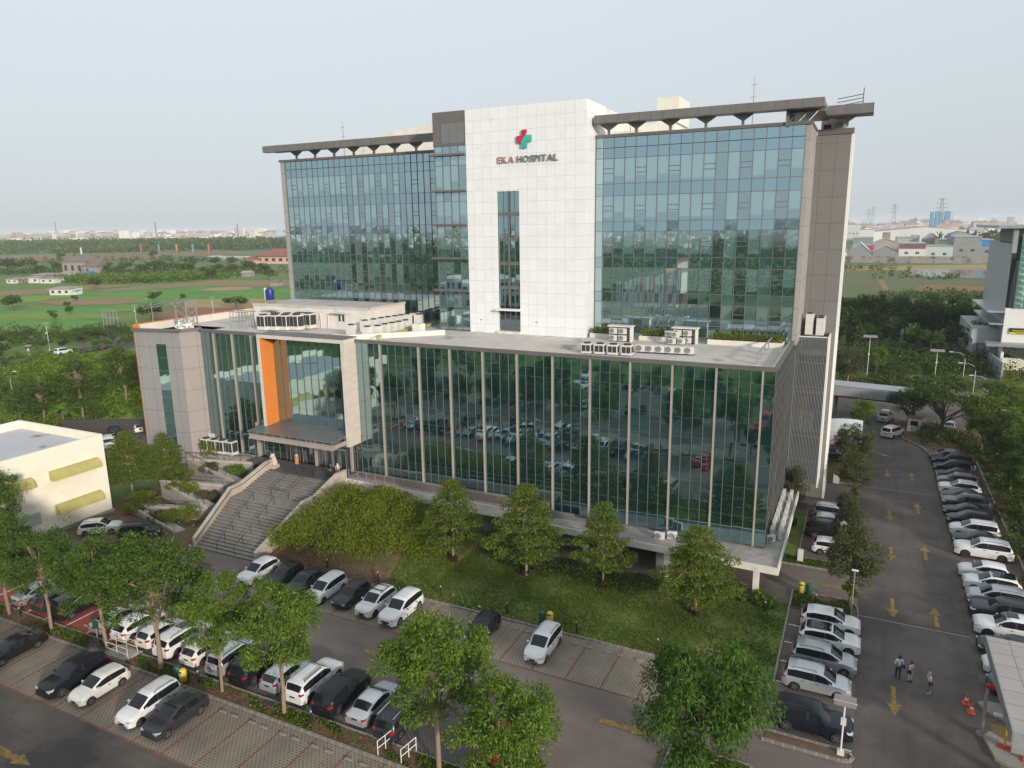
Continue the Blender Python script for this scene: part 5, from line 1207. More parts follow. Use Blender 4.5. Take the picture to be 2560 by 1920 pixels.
thicket('field_scrub', gp_(B, [(600, 880), (1000, 880), (1330, 890)]), 150, 1.5, 3.5, .9, M['leaf_far'], 15, (14, 20), k=30)
thicket('field_scrub', gp_(B, [(160, 630), (350, 640), (450, 650), (700, 720), (900, 720), (1050, 710), (1350, 720)]), 60, 1.5, 4, 1.0, M['leaf_far'], 16, (20, 14), k=30)
thicket('far_woodland', gp_(B, [(820, 262), (1060, 262)])+[], 200, 25, 45, 9, M['leaf_far'], 17, (60, 100))
thicket('far_woodland', [Vector((95, 900, 0)), Vector((190, 820, 0)), Vector((280, 900, 0))], 260, 14, 24, 5, M['leaf_far'], 18, (40, 60))
thicket('verge_scrub', [Vector((16.5, 70, 0)), Vector((17.5, 90, 0)), Vector((18, 108, 0)), Vector((14, 118, 0)), Vector((10, 121, 0))], 260, .6, 1.8, .28, M['leaf_far'], 20, (2.4, 4), k=70)
def tufts(name, n, area, zf, leaf, m, seed, mask=None):
    rng = np.random.default_rng(seed); x = rng.uniform(area[0], area[1], n); y = rng.uniform(area[2], area[3], n)
    if mask is not None: k = mask(x, y); x, y = x[k], y[k]; n = len(x)
    z = zf(x, y); a = rng.uniform(0, 6.28, n); L_ = leaf*rng.uniform(.5, 1.4, n); tl = rng.uniform(-.5, .5, n)
    d = np.stack([np.cos(a), np.sin(a), 0*a], 1); up = np.stack([np.cos(a+1.57)*tl, np.sin(a+1.57)*tl, np.ones(n)], 1)
    b = np.stack([x, y, z], 1); V = np.stack([b-d*L_[:, None]*.45, b+d*L_[:, None]*.45, b+d*L_[:, None]*.3+up*L_[:, None], b-d*L_[:, None]*.3+up*L_[:, None]*.8], 1).reshape(-1, 3)
    me = bpy.data.meshes.new(name); me.vertices.add(len(V)); me.vertices.foreach_set('co', V.ravel()); me.loops.add(n*4); me.loops.foreach_set('vertex_index', np.arange(n*4)); me.polygons.add(n)
    me.polygons.foreach_set('loop_start', np.arange(n)*4); me.polygons.foreach_set('loop_total', np.full(n, 4)); me.materials.append(m); me.update(calc_edges=True)
    return tag(link(name, me), kind='stuff')
M['blade'] = leafmat('grass blades', (.075, .135, .014), (.14, .215, .024), (.26, .24, .06), .35)
M['litter'] = leafmat('dry fallen leaves', (.16, .08, .03), (.26, .15, .06), (.30, .22, .10), .1)
lz_ = lambda x, y: .05+np.clip((-33-x)/6, 0, 1)*2.6*np.clip((y-48.5)/9, 0, 1)
tufts('lawn_grass', 90000, (-38.5, -3.6, 47.8, 59.6), lz_, .085, M['blade'], 70, lambda x, y: (np.sin(x*.9)+np.sin(y*1.3+x*.4)+np.random.default_rng(1).normal(size=len(x))*1.2 > -1.1+np.clip((x+9)/3, 0, 1)*1.6+(np.hypot(x+24, (y-53)*1.6) < 2.0)*1.5) & (x > -36.3-.25*(y-47)))
tufts('weeds', 9000, (-76, -12.6, 30.4, 31.5), lambda x, y: .12+0*x, .16, M['blade'], 71, lambda x, y: np.sin(x*.55)+np.sin(x*1.7+y*3)*.7 > .1)
tufts('weeds', 2600, (-8.3, -3.8, 35.7, 38.8), lambda x, y: .12+0*x, .14, M['blade'], 72)
tufts('weeds', 2600, (-3.3, 1.2, 59.3, 62.1), lambda x, y: .12+0*x, .12, M['blade'], 73, lambda x, y: np.sin(x*1.5)+np.sin(y*2.5) > -.2)
tufts('weeds', 3500, (-5.4, 1.2, 67.6, 69.1), lambda x, y: .12+0*x, .12, M['blade'], 74)
tufts('fallen_leaves', 5200, (-76, -12.6, 30.3, 31.6), lambda x, y: .125+0*x, .07, M['litter'], 75)
tufts('fallen_leaves', 2200, (-50, -34, 47.8, 50.5), lambda x, y: .07+lz_(x, y)-.05, .08, M['litter'], 76)
tufts('fallen_leaves', 1500, (-76, -12.6, 28.2, 37.5), lambda x, y: .05+0*x, .06, M['litter'], 77)
# shrubs ------------------------------------------------------------
def shrub(name, x, y, z, rx, ry, rz, n, leaf, m, label, cat, group, seed, flat=.1):
    rng = np.random.default_rng(seed)
    cl = blob_clumps(0, 0, rz*.55, rx*.8, ry*.8, rz*.6, max(6, n//180), min(rx, ry, rz*1.3)*.42, 180, rng, -.35)
    o = link(name, leaves_mesh(name, cl, leaf, m, .5, 0, flat, rng)); o.location = (x, y, z); return tag(o, label, cat, group)
sb = [(-48.2, 50.6, .9, 2.6, 2.2, 2.4, 'lowest shrub of the bank touching the stair wall'), (-47.6, 53.6, 1.3, 2.8, 2.4, 2.8, 'bright shrub of the bank beside the middle of the stair wall'), (-47.4, 57.3, 2.3, 2.8, 2.4, 2.5, 'topmost shrub of the bank beside the stair head'),
      (-43.6, 51.8, .8, 2.8, 2.4, 2.6, 'shrub in the front row of the bank, second from the stairs'), (-43.2, 55.6, 1.6, 3.0, 2.6, 3.0, 'tall shrub in the middle of the bank'), (-43.0, 58.6, 2.6, 2.8, 2.0, 2.2, 'shrub right below the brown terrace edge'),
      (-39.6, 53.0, .7, 2.8, 2.4, 2.6, 'shrub in the front row of the bank, third from the stairs'), (-39.2, 57.2, 1.5, 3.0, 2.4, 2.9, 'rear shrub of the bank in front of the white slab edge'), (-36.4, 55.0, .3, 2.4, 2.2, 2.4, 'last shrub of the bank nearest the tiered trees')]
for i, (x, y, z, rx, ry, rz, lb) in enumerate(sb): shrub('bank_shrub', x, y-.7, z-.25, rx*1.15, ry*1.2, rz*1.06, 6600, .20, M['leaf_shrub'], lb, 'shrub', 'large shrubs on the bank right of the stairs', 30+i)
def hedge(name, pts, wd, h, n, leaf, m, label, cat='hedge', group=None, seed=1, z=.05, kind=None):
    rng = np.random.default_rng(seed); cl = []; pts = [Vector(p) for p in pts]
    tot = sum((b-a).length for a, b in zip(pts[:-1], pts[1:])); k = max(4, int(tot/ (wd*.55)))
    for i in range(k):
        t = (i+.5)/k*tot
        for a, b in zip(pts[:-1], pts[1:]):
            l = (b-a).length
            if t <= l: p = a.lerp(b, t/l); break
            t -= l
        cl.append((p.x+rng.uniform(-.2, .2)*wd, p.y+rng.uniform(-.2, .2)*wd, p.z+z+h*.45, wd*.55, wd*.55, h*.6, n//k))
    o = link(name, leaves_mesh(name, cl, leaf, m, .35, 0, 0, rng)); return tag(o, label, cat, group, kind)
hedge('hedge', [(-30.5, 57.6, 0), (-26.2, 56.6, 0), (-23.0, 57.5, 0), (-19.5, 57.0, 0), (-16.6, 56.6, 0), (-14.6, 57.6, 0)], 2.4, 1.1, 15000, .22, M['leaf_deep'], 'long low dark green curved hedge behind the tiered lawn trees')
hedge('border_plants', [(-32, 59.0, 0), (-27.5, 59.3, 0)], 1.4, 1.5, 3000, .42, M['leaf_mango'], 'broad leaved dark plants below the white slab edge', 'plants')
hedge('border_plants', [(-11.4, 58.9, 0), (-8.6, 59.1, 0), (-6.9, 58.9, 0)], 1.0, .8, 2600, .36, M['leaf_fresh'], 'strap leaved plants along the lawn edge under the slab corner', 'plants')
hedge('border_plants', [(-5.9, 58.7, 0), (-5.2, 58.7, 0)], 1.2, 1.0, 1500, .42, M['leaf_fresh'], 'largest clump of strap leaved plants beside the short black post', 'plants')
for k, (q, z, a, ln, lb, mm) in enumerate((((1100, 310), 3.3, 2.2, 1.5, 'rounded green shrub below the four condenser cabinets', 'leaf_shrub'), ((1400, 335), 3.1, 1.0, 2.6, 'low flowering plants beside the top ramp run', 'leaf_grey'), ((700, 560), 2.3, 1.6, 3.2, 'yellow flowering hedge in the upper ramp bed', 'leaf_yellow'),
     ((1080, 480), 2.5, 1.2, 1.8, 'thin olive shrub in the upper right ramp bed', 'leaf_grey'), ((1380, 540), 2.2, 1.6, 1.4, 'pale green shrub beside the stair wall in the upper ramp bed', 'leaf_fresh'), ((760, 700), 1.7, 1.2, 3.0, 'green hedge in the middle ramp bed', 'leaf_shrub'), ((1040, 780), 1.4, 1.0, 1.6, 'reddish low plants in the middle ramp bed', 'leaf_grey'),
     ((300, 830), 1.2, 1.4, 3.0, 'yellow flowering hedge in the lower ramp bed', 'leaf_yellow'), ((170, 920), .7, 1.0, 1.6, 'low yellow green plants at the lowest ramp turn', 'leaf_yellow'), ((450, 1040), .3, 1.0, 1.4, 'sparse dry plants in the lowest ramp bed', 'leaf_grey'), ((610, 1070), .3, 1.4, 1.1, 'bright yellow green ball shrub in the lowest ramp bed', 'leaf_shrub'), ((860, 1050), .4, 1.9, 1.3, 'large round bright shrub against the lower stair wall', 'leaf_shrub'))):
    p = G(*s_t(*q), z); shrub('bed_shrub', p.x, p.y, z-.45, ln*1.1, 1.25, a*1.05, 3200, .17, M[mm], lb, 'shrub', 'plants in the zigzag ramp beds', 60+k)
for i, (x, y) in enumerate(((-33.4, 54.9), (-25.8, 55.2), (-18.7, 56.0), (-10.3, 54.9))):
    shrub('ring_shrub', x, y, .05, .6, .6, .5, 700, .14, mat('dark red leaves %d' % i, (.06, .02, .018), .9), 'dark reddish plant ring round the foot of the %s tiered lawn tree' % ['leftmost', 'tallest', 'slender', 'wide'][i], 'plant', 'reddish plants at the lawn tree feet', 80+i)
shrub('climber', 1.05, 60.9, .1, .7, .7, 2.6, 1500, .2, M['leaf_yellow'], 'yellow flowered climber round the trunk beside the near drain channel', 'plant', None, 90)
shrub('climber', .9, 85.0, .1, .5, .5, 2.0, 900, .2, M['leaf_yellow'], 'yellow green climber on the trunk below the slatted screen', 'plant', None, 91)
# rooftop planter boxes
for i, (x0, x1, lb) in enumerate(((-27.5, -24.6, 'short cream rooftop planter beside the white tower'), (-21.8, -16.9, 'middle cream rooftop planter between the two condenser racks'), (-14.4, -6.9, 'long cream rooftop planter at the right end under the glass tower'))):
    pl_ = empty('roof_planter', (0, 0, 0), 0, lb, 'planter', 'rooftop planters below the right glass tower')
    MB().box(x0, x1, 76.5, 76.62, 18.985, 19.5).box(x0, x1, 78.0, 78.12, 18.985, 19.5).box(x0, x0+.12, 76.621, 77.999, 18.985, 19.5).box(x1-.12, x1, 76.621, 77.999, 18.985, 19.5).build('box', M['cream_white'], pl_)
    MB().box(x0+.125, x1-.125, 76.63, 77.99, 18.99, 19.4).build('soil', M['soil'], pl_)
    rng = np.random.default_rng(i+300); cl = [(x0+.4+(x1-x0-.8)*t, 77.3, 19.75, .45, .6, .5, 230) for t in np.linspace(0, 1, int((x1-x0)*1.6))]
    link('plants', leaves_mesh('plants', cl, .24, M['leaf_shrub'], .25, -1.2, 0, rng), pl_)

# ================================================================ ROOF AND GROUND EQUIPMENT
ORD = ['first', 'second', 'third', 'fourth', 'fifth', 'sixth', 'seventh', 'eighth', 'ninth', 'tenth', 'eleventh', 'twelfth', 'thirteenth', 'fourteenth', 'fifteenth', 'sixteenth']
def big_ac(x, y, z, w_, d_, h_, rz, label, group, dark=True, name='condenser_cabinet'):
    t_ = empty(name, (x, y, z), rz, label, 'air conditioner', group)
    MB().box(-w_/2, w_/2, -d_/2, d_/2, .08, h_).build('casing', M['ac_white'], t_, bevel=.02)
    MB().lathe([(.02, 0), (w_*.36, 0), (w_*.38, .1), (w_*.33, .12), (.05, .11)], 14, (0, 0, h_)).build('fan_guard', M['dark'], t_)
    if dark:
        MB().box(-w_/2+.08, -.03, -d_/2-.015, -d_/2+.01, h_*.28, h_-.15).build('coil_grille', M['dark'], t_)
        MB().box(.03, w_/2-.08, -d_/2-.015, -d_/2+.01, h_*.28, h_-.15).build('coil_grille', M['dark'], t_)
        MB().box(w_/2-.01, w_/2+.015, -d_/2+.08, d_/2-.08, h_*.28, h_-.15).build('coil_grille', M['dark'], t_)
    return t_
def split_ac(x, y, z, rz, label, group, w_=.9, h_=.72):
    t_ = empty('condenser_unit', (x, y, z), rz, label, 'air conditioner', group)
    MB().box(-w_/2, w_/2, -.17, .17, 0.03, h_).build('casing', M['ac_white'], t_, bevel=.02)
    f_ = MB().lathe([(.03, 0), (h_*.38, 0), (h_*.40, .03), (h_*.34, .035), (.03, .03)], 16).build('fan_grille', mat('fan grille', (.20, .20, .20), .6) if 'fg' not in M else M['fg'], t_)
    f_.location = (-w_*.14, -.175, h_*.5+.02); f_.rotation_euler = (R(90), 0, 0)
    return t_
M['fg'] = mat('fan grille grey', (.20, .20, .20), .6)
r4_ = lambda x, y: (300+.42194*x, 700+.42194*y)
# cabinets on the left roof (front row of four, back row)
for i, x in enumerate((840, 905, 968, 1035)):
    p = G(*r4_(x, 300), 19.0); big_ac(p.x, p.y+.5, 18.99, 1.35, 1.2, 1.95, 0, '%s tall condenser cabinet from the left in the dark grilled row above the portal' % ORD[i], 'condenser cabinets above the portal')
    big_ac(p.x+.5, p.y+2.2, 18.99, 1.35, 1.2, 1.95, 0, '%s tall condenser cabinet from the left in the rear row above the portal' % ORD[i], 'rear condenser cabinets above the portal')
q2 = lambda x, y: (720+.18083*x, 740+.18083*y)
gr = 'white condensers lined up along the green beam'
for i, (x, y) in enumerate(((860, 560), (1080, 588), (1225, 575), (1325, 550), (1425, 530), (1515, 512), (1610, 490), (1795, 400))):
    p = G(*q2(x, y), 19.0); big_ac(p.x, p.y+.3, 18.99, 1.0, .8, 1.35, R(4), '%s tall plain white condenser from the left along the green beam' % ORD[i], gr, dark=False)
for i, (x, y) in enumerate(((985, 520), (1110, 500), (1215, 480), (1310, 465), (1410, 450), (1495, 435), (1580, 420), (1680, 400), (1760, 385))):
    p = G(*q2(x, y), 19.0); big_ac(p.x, p.y+1.2, 18.99, 1.0, .8, 1.45, R(4), '%s plain white condenser from the left in the rear line by the penthouse wall' % ORD[i], 'rear line of white condensers by the penthouse', dark=False)
p = G(*q2(1785, 530), 19.0); tag(MB().box(-.6, .6, -.5, .5, 0, 1.25).build('equipment_box', M['white_paint'], None, bevel=.02), 'plain white equipment box at the bend of the cream plinth wall', 'equipment box').location = (p.x, p.y+.4, 18.99)
pa = G(*q2(1230, 600), 19.0); pb_ = G(*q2(2080, 400), 19.0)
tag(MB().bar((pa.x, pa.y, 19.3), (pb_.x, pb_.y, 19.3), .25, .3).build('pipe_beam', mat('olive yellow steel', (.36, .33, .10), .6)), 'olive yellow steel beam running past the white condensers on the roof', 'beam')
# front roof row: four boxes and six low units
ac = lambda x, y: (1440+.14467*x, 800+.14467*y)
for i, x in enumerate((165, 390, 620, 860)):
    p = G(*ac(x, 590+i*12), 19.0); big_ac(p.x, p.y+.45, 18.99, 1.0, .8, 1.05, 0, '%s square condenser from the left behind the front roof edge' % ORD[i], 'square condensers behind the front roof edge')
for i in range(6):
    p = G(*ac(1100+i*168, 560+i*9), 19.1); split_ac(p.x, p.y+.3, 19.12, 0, '%s small fan unit from the left on the long roof rail' % ORD[i], 'small fan units on the roof rail')
p = G(*ac(1040, 560), 19.0); q = G(*ac(2040, 612), 19.0)
tag(MB().bar((p.x, p.y+.2, 19.05), (q.x, q.y+.2, 19.05), .3, .08).build('unit_rail', M['dark']), 'low dark rail carrying six small fan units on the roof', 'rail')
def acrack(px, py, cols, rows_, label, gl):
    p = G(*ac(px, py), 19.0); t_ = empty('unit_shelter', (p.x, p.y, 18.99), 0, label, 'equipment shelter')
    W_ = 2.4; H_ = 1.62
    MB().box(-.1, W_+.3, -.15, .9, H_, H_+.12).build('roof', M['cream_white'], t_); MB().box(W_, W_+.15, 0, .9, 0, H_).build('wall', M['cream_white'], t_)
    MB().box(-.05, W_, .8, .9, 0, H_).build('back_wall', M['cream_white'], t_)
    for r_ in range(rows_):
        for c_ in range(cols): split_ac(p.x+.5+c_*1.05, p.y+.15, 19.03+r_*.76, 0, '%s %s fan unit in the shelter %s' % (['left', 'right'][c_], ['lower', 'upper'][r_], gl), 'fan units in the shelter '+gl, .88, .66)
    for r_ in range(rows_): MB().box(0, W_, 0, .4, r_*.76, r_*.76+.04).build('shelf', M['dark'], t_)
acrack(560, 360, 2, 2, 'cream masonry shelter holding four fan units beside the first planter', 'beside the short planter')
acrack(1660, 400, 2, 2, 'cream masonry shelter holding fan units beside the long planter', 'beside the long planter')
for i, (x, y, z) in enumerate(((1600, 300, 19.8), (1660, 430, 19.1), (1820, 430, 19.1), (1720, 315, 19.8))):
    p = G(*ac(x, y), z-.1); split_ac(p.x, p.y-.1, z, 0, ['small fan unit hung at the left of the right shelter', 'left fan unit standing on the roof before the right shelter', 'right fan unit standing on the roof before the right shelter', 'small fan unit in the centre before the right shelter'][i], 'loose fan units round the right shelter', .75, .6)
# units on the slab at the corner
r6_ = lambda x, y: (1600+.47024*x, 780+.47024*y)
for i, (x, y, rz) in enumerate(((103, 1208, 0), (170, 1205, R(20)), (690, 1225, R(40)), (714, 1150, R(40)))):
    p = G(*r6_(x, y), 2.85); split_ac(p.x, p.y, 2.85, rz, ['fan unit on the slab left of the widest tiered tree', 'tilted fan unit on the slab just behind the widest tiered tree', 'lone fan unit on the slab near its outer corner', 'fan unit stacked before the long double row on the slab'][i], 'fan units on the slab round the podium corner')
for r_ in range(2):
    for i in range(7):
        split_ac(-5.85+r_*.75, 66.6+i*1.75, 2.85, R(90) if r_ else R(-90), '%s fan unit from the front, %s line under the side glass' % (ORD[i], ['inner', 'outer'][r_]), 'double line of fan units under the side glass', 1.0, .95)
# cabinets in front of the left glass, water tank, roof truss, pipe frame
for i, x in enumerate((508, 556, 603, 655)):
    p = G(*r4_(x, 1018+i*6), 4.0); big_ac(p.x, p.y+.3, 3.87, 1.15, 1.0, 1.85, 0, '%s grilled condenser cabinet from the left on the terrace before the left glass' % ORD[i], 'condenser cabinets before the left glass')
p = G(*r4_(508, 945), 5.2); tag(MB().box(-.7, .7, -.5, .5, 0, 1.0).build('duct_box', M['ac_white'], None, bevel=.03), 'plain cream duct box behind the terrace condenser cabinets', 'duct').location = (p.x, p.y+1.2, 4.8)
p = G(*r4_(893, 132), 21.7)
t_ = empty('water_tank', (p.x, p.y, 21.66), 0, 'dark blue cylindrical water tank on a steel stand on the penthouse roof', 'water tank')
MB().lathe([(.5, 0), (.56, .08), (.56, 1.3), (.5, 1.45), (.2, 1.6), (.2, 1.68)], 18, (0, 0, .4)).build('tank', M['tank'], t_, smooth=40)
MB().box(-.6, .6, -.6, .6, .32, .4).box(-.58, -.5, -.58, -.5, 0, .32).box(.5, .58, -.58, -.5, 0, .32).box(-.58, -.5, .5, .58, 0, .32).box(.5, .58, .5, .58, 0, .32).build('stand', M['steel'], t_)
MB().box(-.95, -.75, -.1, .1, 0, 2.0).build('pipe_board', M['white_paint'], t_); MB().bar((.7, 0, .9), (1.2, .1, 1.2), .35, .05).build('solar_sheet', M['steel'], t_)
def truss(p, q, wd, ht, n, mb, r=.05):
    p = Vector(p); q = Vector(q); d = (q-p).normalized(); x = d.cross(Vector((0, 0, 1))).normalized()*wd/2 if abs(d.z) < .9 else Vector((wd/2, 0, 0)); y = Vector((0, 0, ht/2)) if abs(d.z) < .9 else Vector((0, ht/2, 0))
    cs = [x+y, x-y, -x-y, -x+y]
    for c in cs: mb.bar(p+c, q+c, r)
    for i in range(n):
        a = p.lerp(q, i/n); b = p.lerp(q, (i+1)/n)
        for k in range(4): mb.bar(a+cs[k], b+cs[(k+1) % 4], r*.7)
tr = empty('lattice_hoist', (0, 0, 0), 0, 'steel lattice frame with a long sloping boom standing on the left roof corner', 'hoist')
tp = [G(*r4_(340, 280), 19.2), G(*r4_(402, 285), 19.2), G(*r4_(462, 275), 19.2)]
mb = MB(); 
for p in tp: mb.bar(p, p+Vector((0, 0, 3.4)), .14)
mb.bar(tp[0]+Vector((0, 0, 3.0)), tp[1]+Vector((0, 0, 3.1)), .1); mb.bar(tp[1]+Vector((0, 0, 3.2)), tp[2]+Vector((0, 0, 3.2)), .1)
for a, b in ((0, 1), (1, 2)):
    for z in (.4, 1.4, 2.3): mb.bar(tp[a]+Vector((0, 0, z)), tp[b]+Vector((0, 0, z+.9)), .06); mb.bar(tp[b]+Vector((0, 0, z)), tp[a]+Vector((0, 0, z+.9)), .06)
mb.build('mast', M['steel'], tr)
mb = MB(); truss(tp[1]+Vector((0, 0, 3.6)), tp[1]+Vector((-6.5, -1.2, 2.5)), .35, .35, 10, mb); truss(tp[1]+Vector((0, 0, 3.2)), tp[1]+Vector((-4.5, 2.5, 2.4)), .3, .3, 8, mb); mb.build('boom', M['steel'], tr)
p = G(*r4_(310, 290), 19.2); cl_ = [(0, 0, .35, .8, .5, .4, 120), (1.2, .2, .35, .6, .5, .45, 90)]
o = link('tarpaulin_heap', leaves_mesh('tarpaulin_heap', cl_, .5, M['white_paint'], .8), None); o.location = (p.x+1.2, p.y+.4, 19.1); tag(o, 'crumpled pale plastic sheeting heaped at the foot of the roof lattice frame', 'tarpaulin')
mb = MB(); p = G(*r4_(700, 285), 19.0)
for i in range(6):
    for j in range(2): mb.tube([(p.x-1.2+i*.55, p.y+j*1.4, 19), (p.x-1.2+i*.55, p.y+j*1.4, 21.1)], .055, 5)
mb.bar((p.x-1.5, p.y, 21.1), (p.x+1.9, p.y, 21.1), .12); mb.bar((p.x-1.5, p.y+1.4, 21.1), (p.x+1.9, p.y+1.4, 21.1), .12); mb.bar((p.x-1.5, p.y, 20.4), (p.x+1.9, p.y, 20.4), .09)
tag(mb.build('pipe_rack', M['steel']), 'rack of grey upright pipes left of the condenser cabinets on the roof', 'pipe rack')
# railing on the right end of the roof, condensers above the slatted screen
p = G(*r6_(620, 275), 19.0); q = G(*r6_(700, 180), 19.0); mb = MB()
for i in range(5): a = Vector(p).lerp(q, i/4); mb.box(a.x-.05, a.x+.05, a.y-.15, a.y+.15, 19.0, 19.9)
mb.bar(p+Vector((0, 0, .9)), q+Vector((0, 0, .9)), .12); tag(mb.build('cable_stand', M['steel']), 'galvanised stand of short posts carrying a sloping rail near the right roof end', 'cable stand')
for i, (x, y, hh) in enumerate(((-5.0, 84.2, 2.3), (-3.9, 84.0, 1.9), (-3.9, 85.4, 1.9), (-3.9, 86.8, 1.9))):
    big_ac(x, y, 19.42, .8, 1.3, hh, 0, ['tall cream condenser against the grey tower pier', 'first cream condenser of the column above the slatted screen', 'second cream condenser of the column above the slatted screen', 'rearmost cream condenser of the column above the slatted screen'][i], 'condensers above the slatted screen', dark=False)
for i, (x, z) in enumerate(((-5.4, 8.95), (-4.3, 8.95), (-5.4, 9.95), (-4.3, 9.95))):
    split_ac(x, 83.4, z, 0, '%s fan unit seen through the slatted screen' % ['lower left', 'lower right', 'upper left', 'upper right'][i], 'fan units behind the slatted screen', .95, .9)
# masts
for n_, x0, y0, zb_, zt_, lb in (('aerial_mast', 1887, 190, 41, None, 'thin lattice aerial mast on the roof above the right tower'), ('aerial_mast', 856, 302, 41, None, 'thin short aerial mast on the roof of the left wing')):
    p = onY(x0, y0, 92); mb = MB(); mb.tube([(p.x, 92, 40.6), (p.x, 92, p.z)], [.10, .03], 5)
    for k in range(3): mb.bar((p.x-.4, 92, p.z-1-k*1.3), (p.x+.4, 92, p.z-.9-k*1.3), .05)
    tag(mb.build(n_, M['steel']), lb, 'aerial')
mb = MB()
for k in range(3): mb.bar((-4.0, 85.2, 43.0+k*.35), (-1.6, 85.2, 43.3+k*.35), .08); 
mb.bar((-1.6, 85.2, 42.9), (-1.6, 85.2, 44.6), .09); tag(mb.build('roof_gantry', M['brown_metal']), 'dark metal gantry of inclined bars on top of the right roof canopy', 'gantry')
# ---- emblem and lettering on the white tower
EM = empty('wall_emblem', (-35.22, WY-.02, 40.88), 0, 'cross emblem in red and teal halves high on the white tower', 'emblem')
def ext(poly, y0, y1):
    mb = MB(); mb.loft([(x, y0, z) for x, z in poly], [(x, y1, z) for x, z in poly]); return mb
arc = [(.42-.22*math.sin(t*math.pi/2)*.0, 0) for t in (0,)]
cur = [(.33, .98), (.29, .66), (.14, .38), (-.06, .10), (-.22, -.14), (-.30, -.34)]
redp = [(-.27, .94), (.33, .98)]+cur[1:]+[(-.33, -.44), (-.62, -.44), (-.86, -.36), (-.90, 0), (-.88, .33), (-.28, .35)]
tealp = [(.24, .36), (.92, .38), (.94, 0), (.90, -.30), (.60, -.36), (.38, -.36), (.36, -.7), (.34, -.96), (.0, -.99), (-.30, -.95), (-.31, -.5), (-.28, -.36), (-.20, -.16), (-.03, .08), (.12, .28)]
ext(redp, -.22, 0).build('red_half', mat('crimson sign face', (.48, .02, .07), .4), EM); ext(tealp, -.24, -.01).build('teal_half', mat('teal sign face', (.05, .38, .31), .4), EM)
def letters(txt, x, y, z, size, m, parent, rz=0, ext_=.08, name='letter', width=None, depth=True):
    cu = bpy.data.curves.new('t', 'FONT'); xx = 0
    for ch in txt:
        cu = bpy.data.curves.new('t', 'FONT'); cu.body = ch; cu.size = size; cu.extrude = ext_; cu.resolution_u = 2
        to = bpy.data.objects.new('t', cu); COL.objects.link(to); bpy.context.view_layer.update()
        me = bpy.data.meshes.new_from_object(to.evaluated_get(bpy.context.evaluated_depsgraph_get())); bpy.data.objects.remove(to)
        if len(me.vertices):
            xs = [v.co.x for v in me.vertices]; w_ = max(xs)-min(xs); mn = min(xs)
            me.transform(Matrix.Translation((-mn, 0, 0))); me.transform(Matrix.Rotation(R(90), 4, 'X')); me.materials.clear(); me.materials.append(m)
            o = link(name, me, parent); o.location = (x+xx, y, z); xx += w_+size*(.13 if width is None else width)
        else: xx += size*.32
    return xx
LT = empty('wall_lettering', (0, 0, 0), 0, 'raised lettering reading EKA HOSPITAL below the cross emblem on the white tower', 'lettering')
m_e = mat('dull red letter', (.42, .22, .22), .4); m_h = mat('dark grey letter', (.19, .185, .185), .4)
w1 = letters('EKA', -38.5, WY-.12, 38.42, 1.02, m_e, LT, width=.17)
letters('HOSPITAL', -38.5+w1+.22, WY-.12, 38.42, 1.02, m_h, LT, width=.135)

# ================================================================ STREET FURNITURE
def bollard(x, y, label, g_='low garden lights'):
    t_ = empty('bollard_light', (x, y, .06), 0, label, 'bollard', g_)
    MB().lathe([(.07, 0), (.07, .82), (.05, .84)], 10).build('post', M['black'], t_, smooth=40); MB().lathe([(.065, .84), (.065, .92), (.075, .93), (.06, .97)], 10).build('lamp_head', M['steel'], t_, smooth=40)
for x, y, lb in ((-31, 48.7, 'short black bollard light left of the tree crown on the lawn edge'), (-24.5, 48.6, 'short black bollard light behind the lone black hatchback'), (-18.2, 48.2, 'short black bollard light right of the lone white people carrier'), (-11.8, 48.5, 'short black bollard light on the lawn above the big round tree'),
     (-5.2, 57.5, 'short black post beside the largest strap leaved clump'), (-1.5, 60.4, 'short black post on the island near the two bins'), (-30, 31.0, 'black bollard light in the strip behind the black off-roader'), (-40.3, 31.0, 'black bollard light beside the yellow bin in the strip'),
     (-61.2, 31.0, 'black bollard light at the far left of the strip by the red bays'), (-37.6, 48.6, 'black bollard light behind the black and white cars below the bank'), (-43.5, 48.7, 'black bollard light among grass behind the plain white people carrier'), (10.4, 110.0, 'dark green post at the top end of the long right hand row')):
    bollard(x, y, lb)
def bin_(x, y, m, label, g_, rz=0):
    t_ = empty('litter_bin', (x, y, .1), rz, label, 'bin', g_)
    MB().lathe([(.20, 0), (.25, .1), (.27, .75), (.25, .80)], 12).build('body', M[m], t_, smooth=40)
    MB().lathe([(.28, .80), (.28, .88), (.2, 1.0), (.06, 1.05)], 12).build('lid', M[m], t_, smooth=40); MB().box(-.16, .16, -.29, -.22, .82, .92).build('slot', M['dark'], t_)
bin_(-21.25, 48.4, 'bin_green', 'green litter bin on the lawn behind the lone white people carrier', 'bins on the lawn'); bin_(-20.6, 48.5, 'bin_yellow', 'yellow litter bin on the lawn behind the lone white people carrier', 'bins on the lawn')
bin_(-42.0, 30.7, 'bin_green', 'dark green bin in the strip behind the long white people carrier', 'bins in the strip'); bin_(-41.35, 30.6, 'bin_yellow', 'bright yellow bin in the strip behind the long white people carrier', 'bins in the strip')
bin_(-2.75, 62.0, 'bin_yellow', 'pale yellow bin on the island beside the driveway', 'bins on the island'); bin_(-2.15, 61.95, 'bin_green', 'green bin on the island beside the driveway', 'bins on the island')
bin_(-4.6, 77.0, 'bin_green', 'green wheeled bin against the slab edge', None)
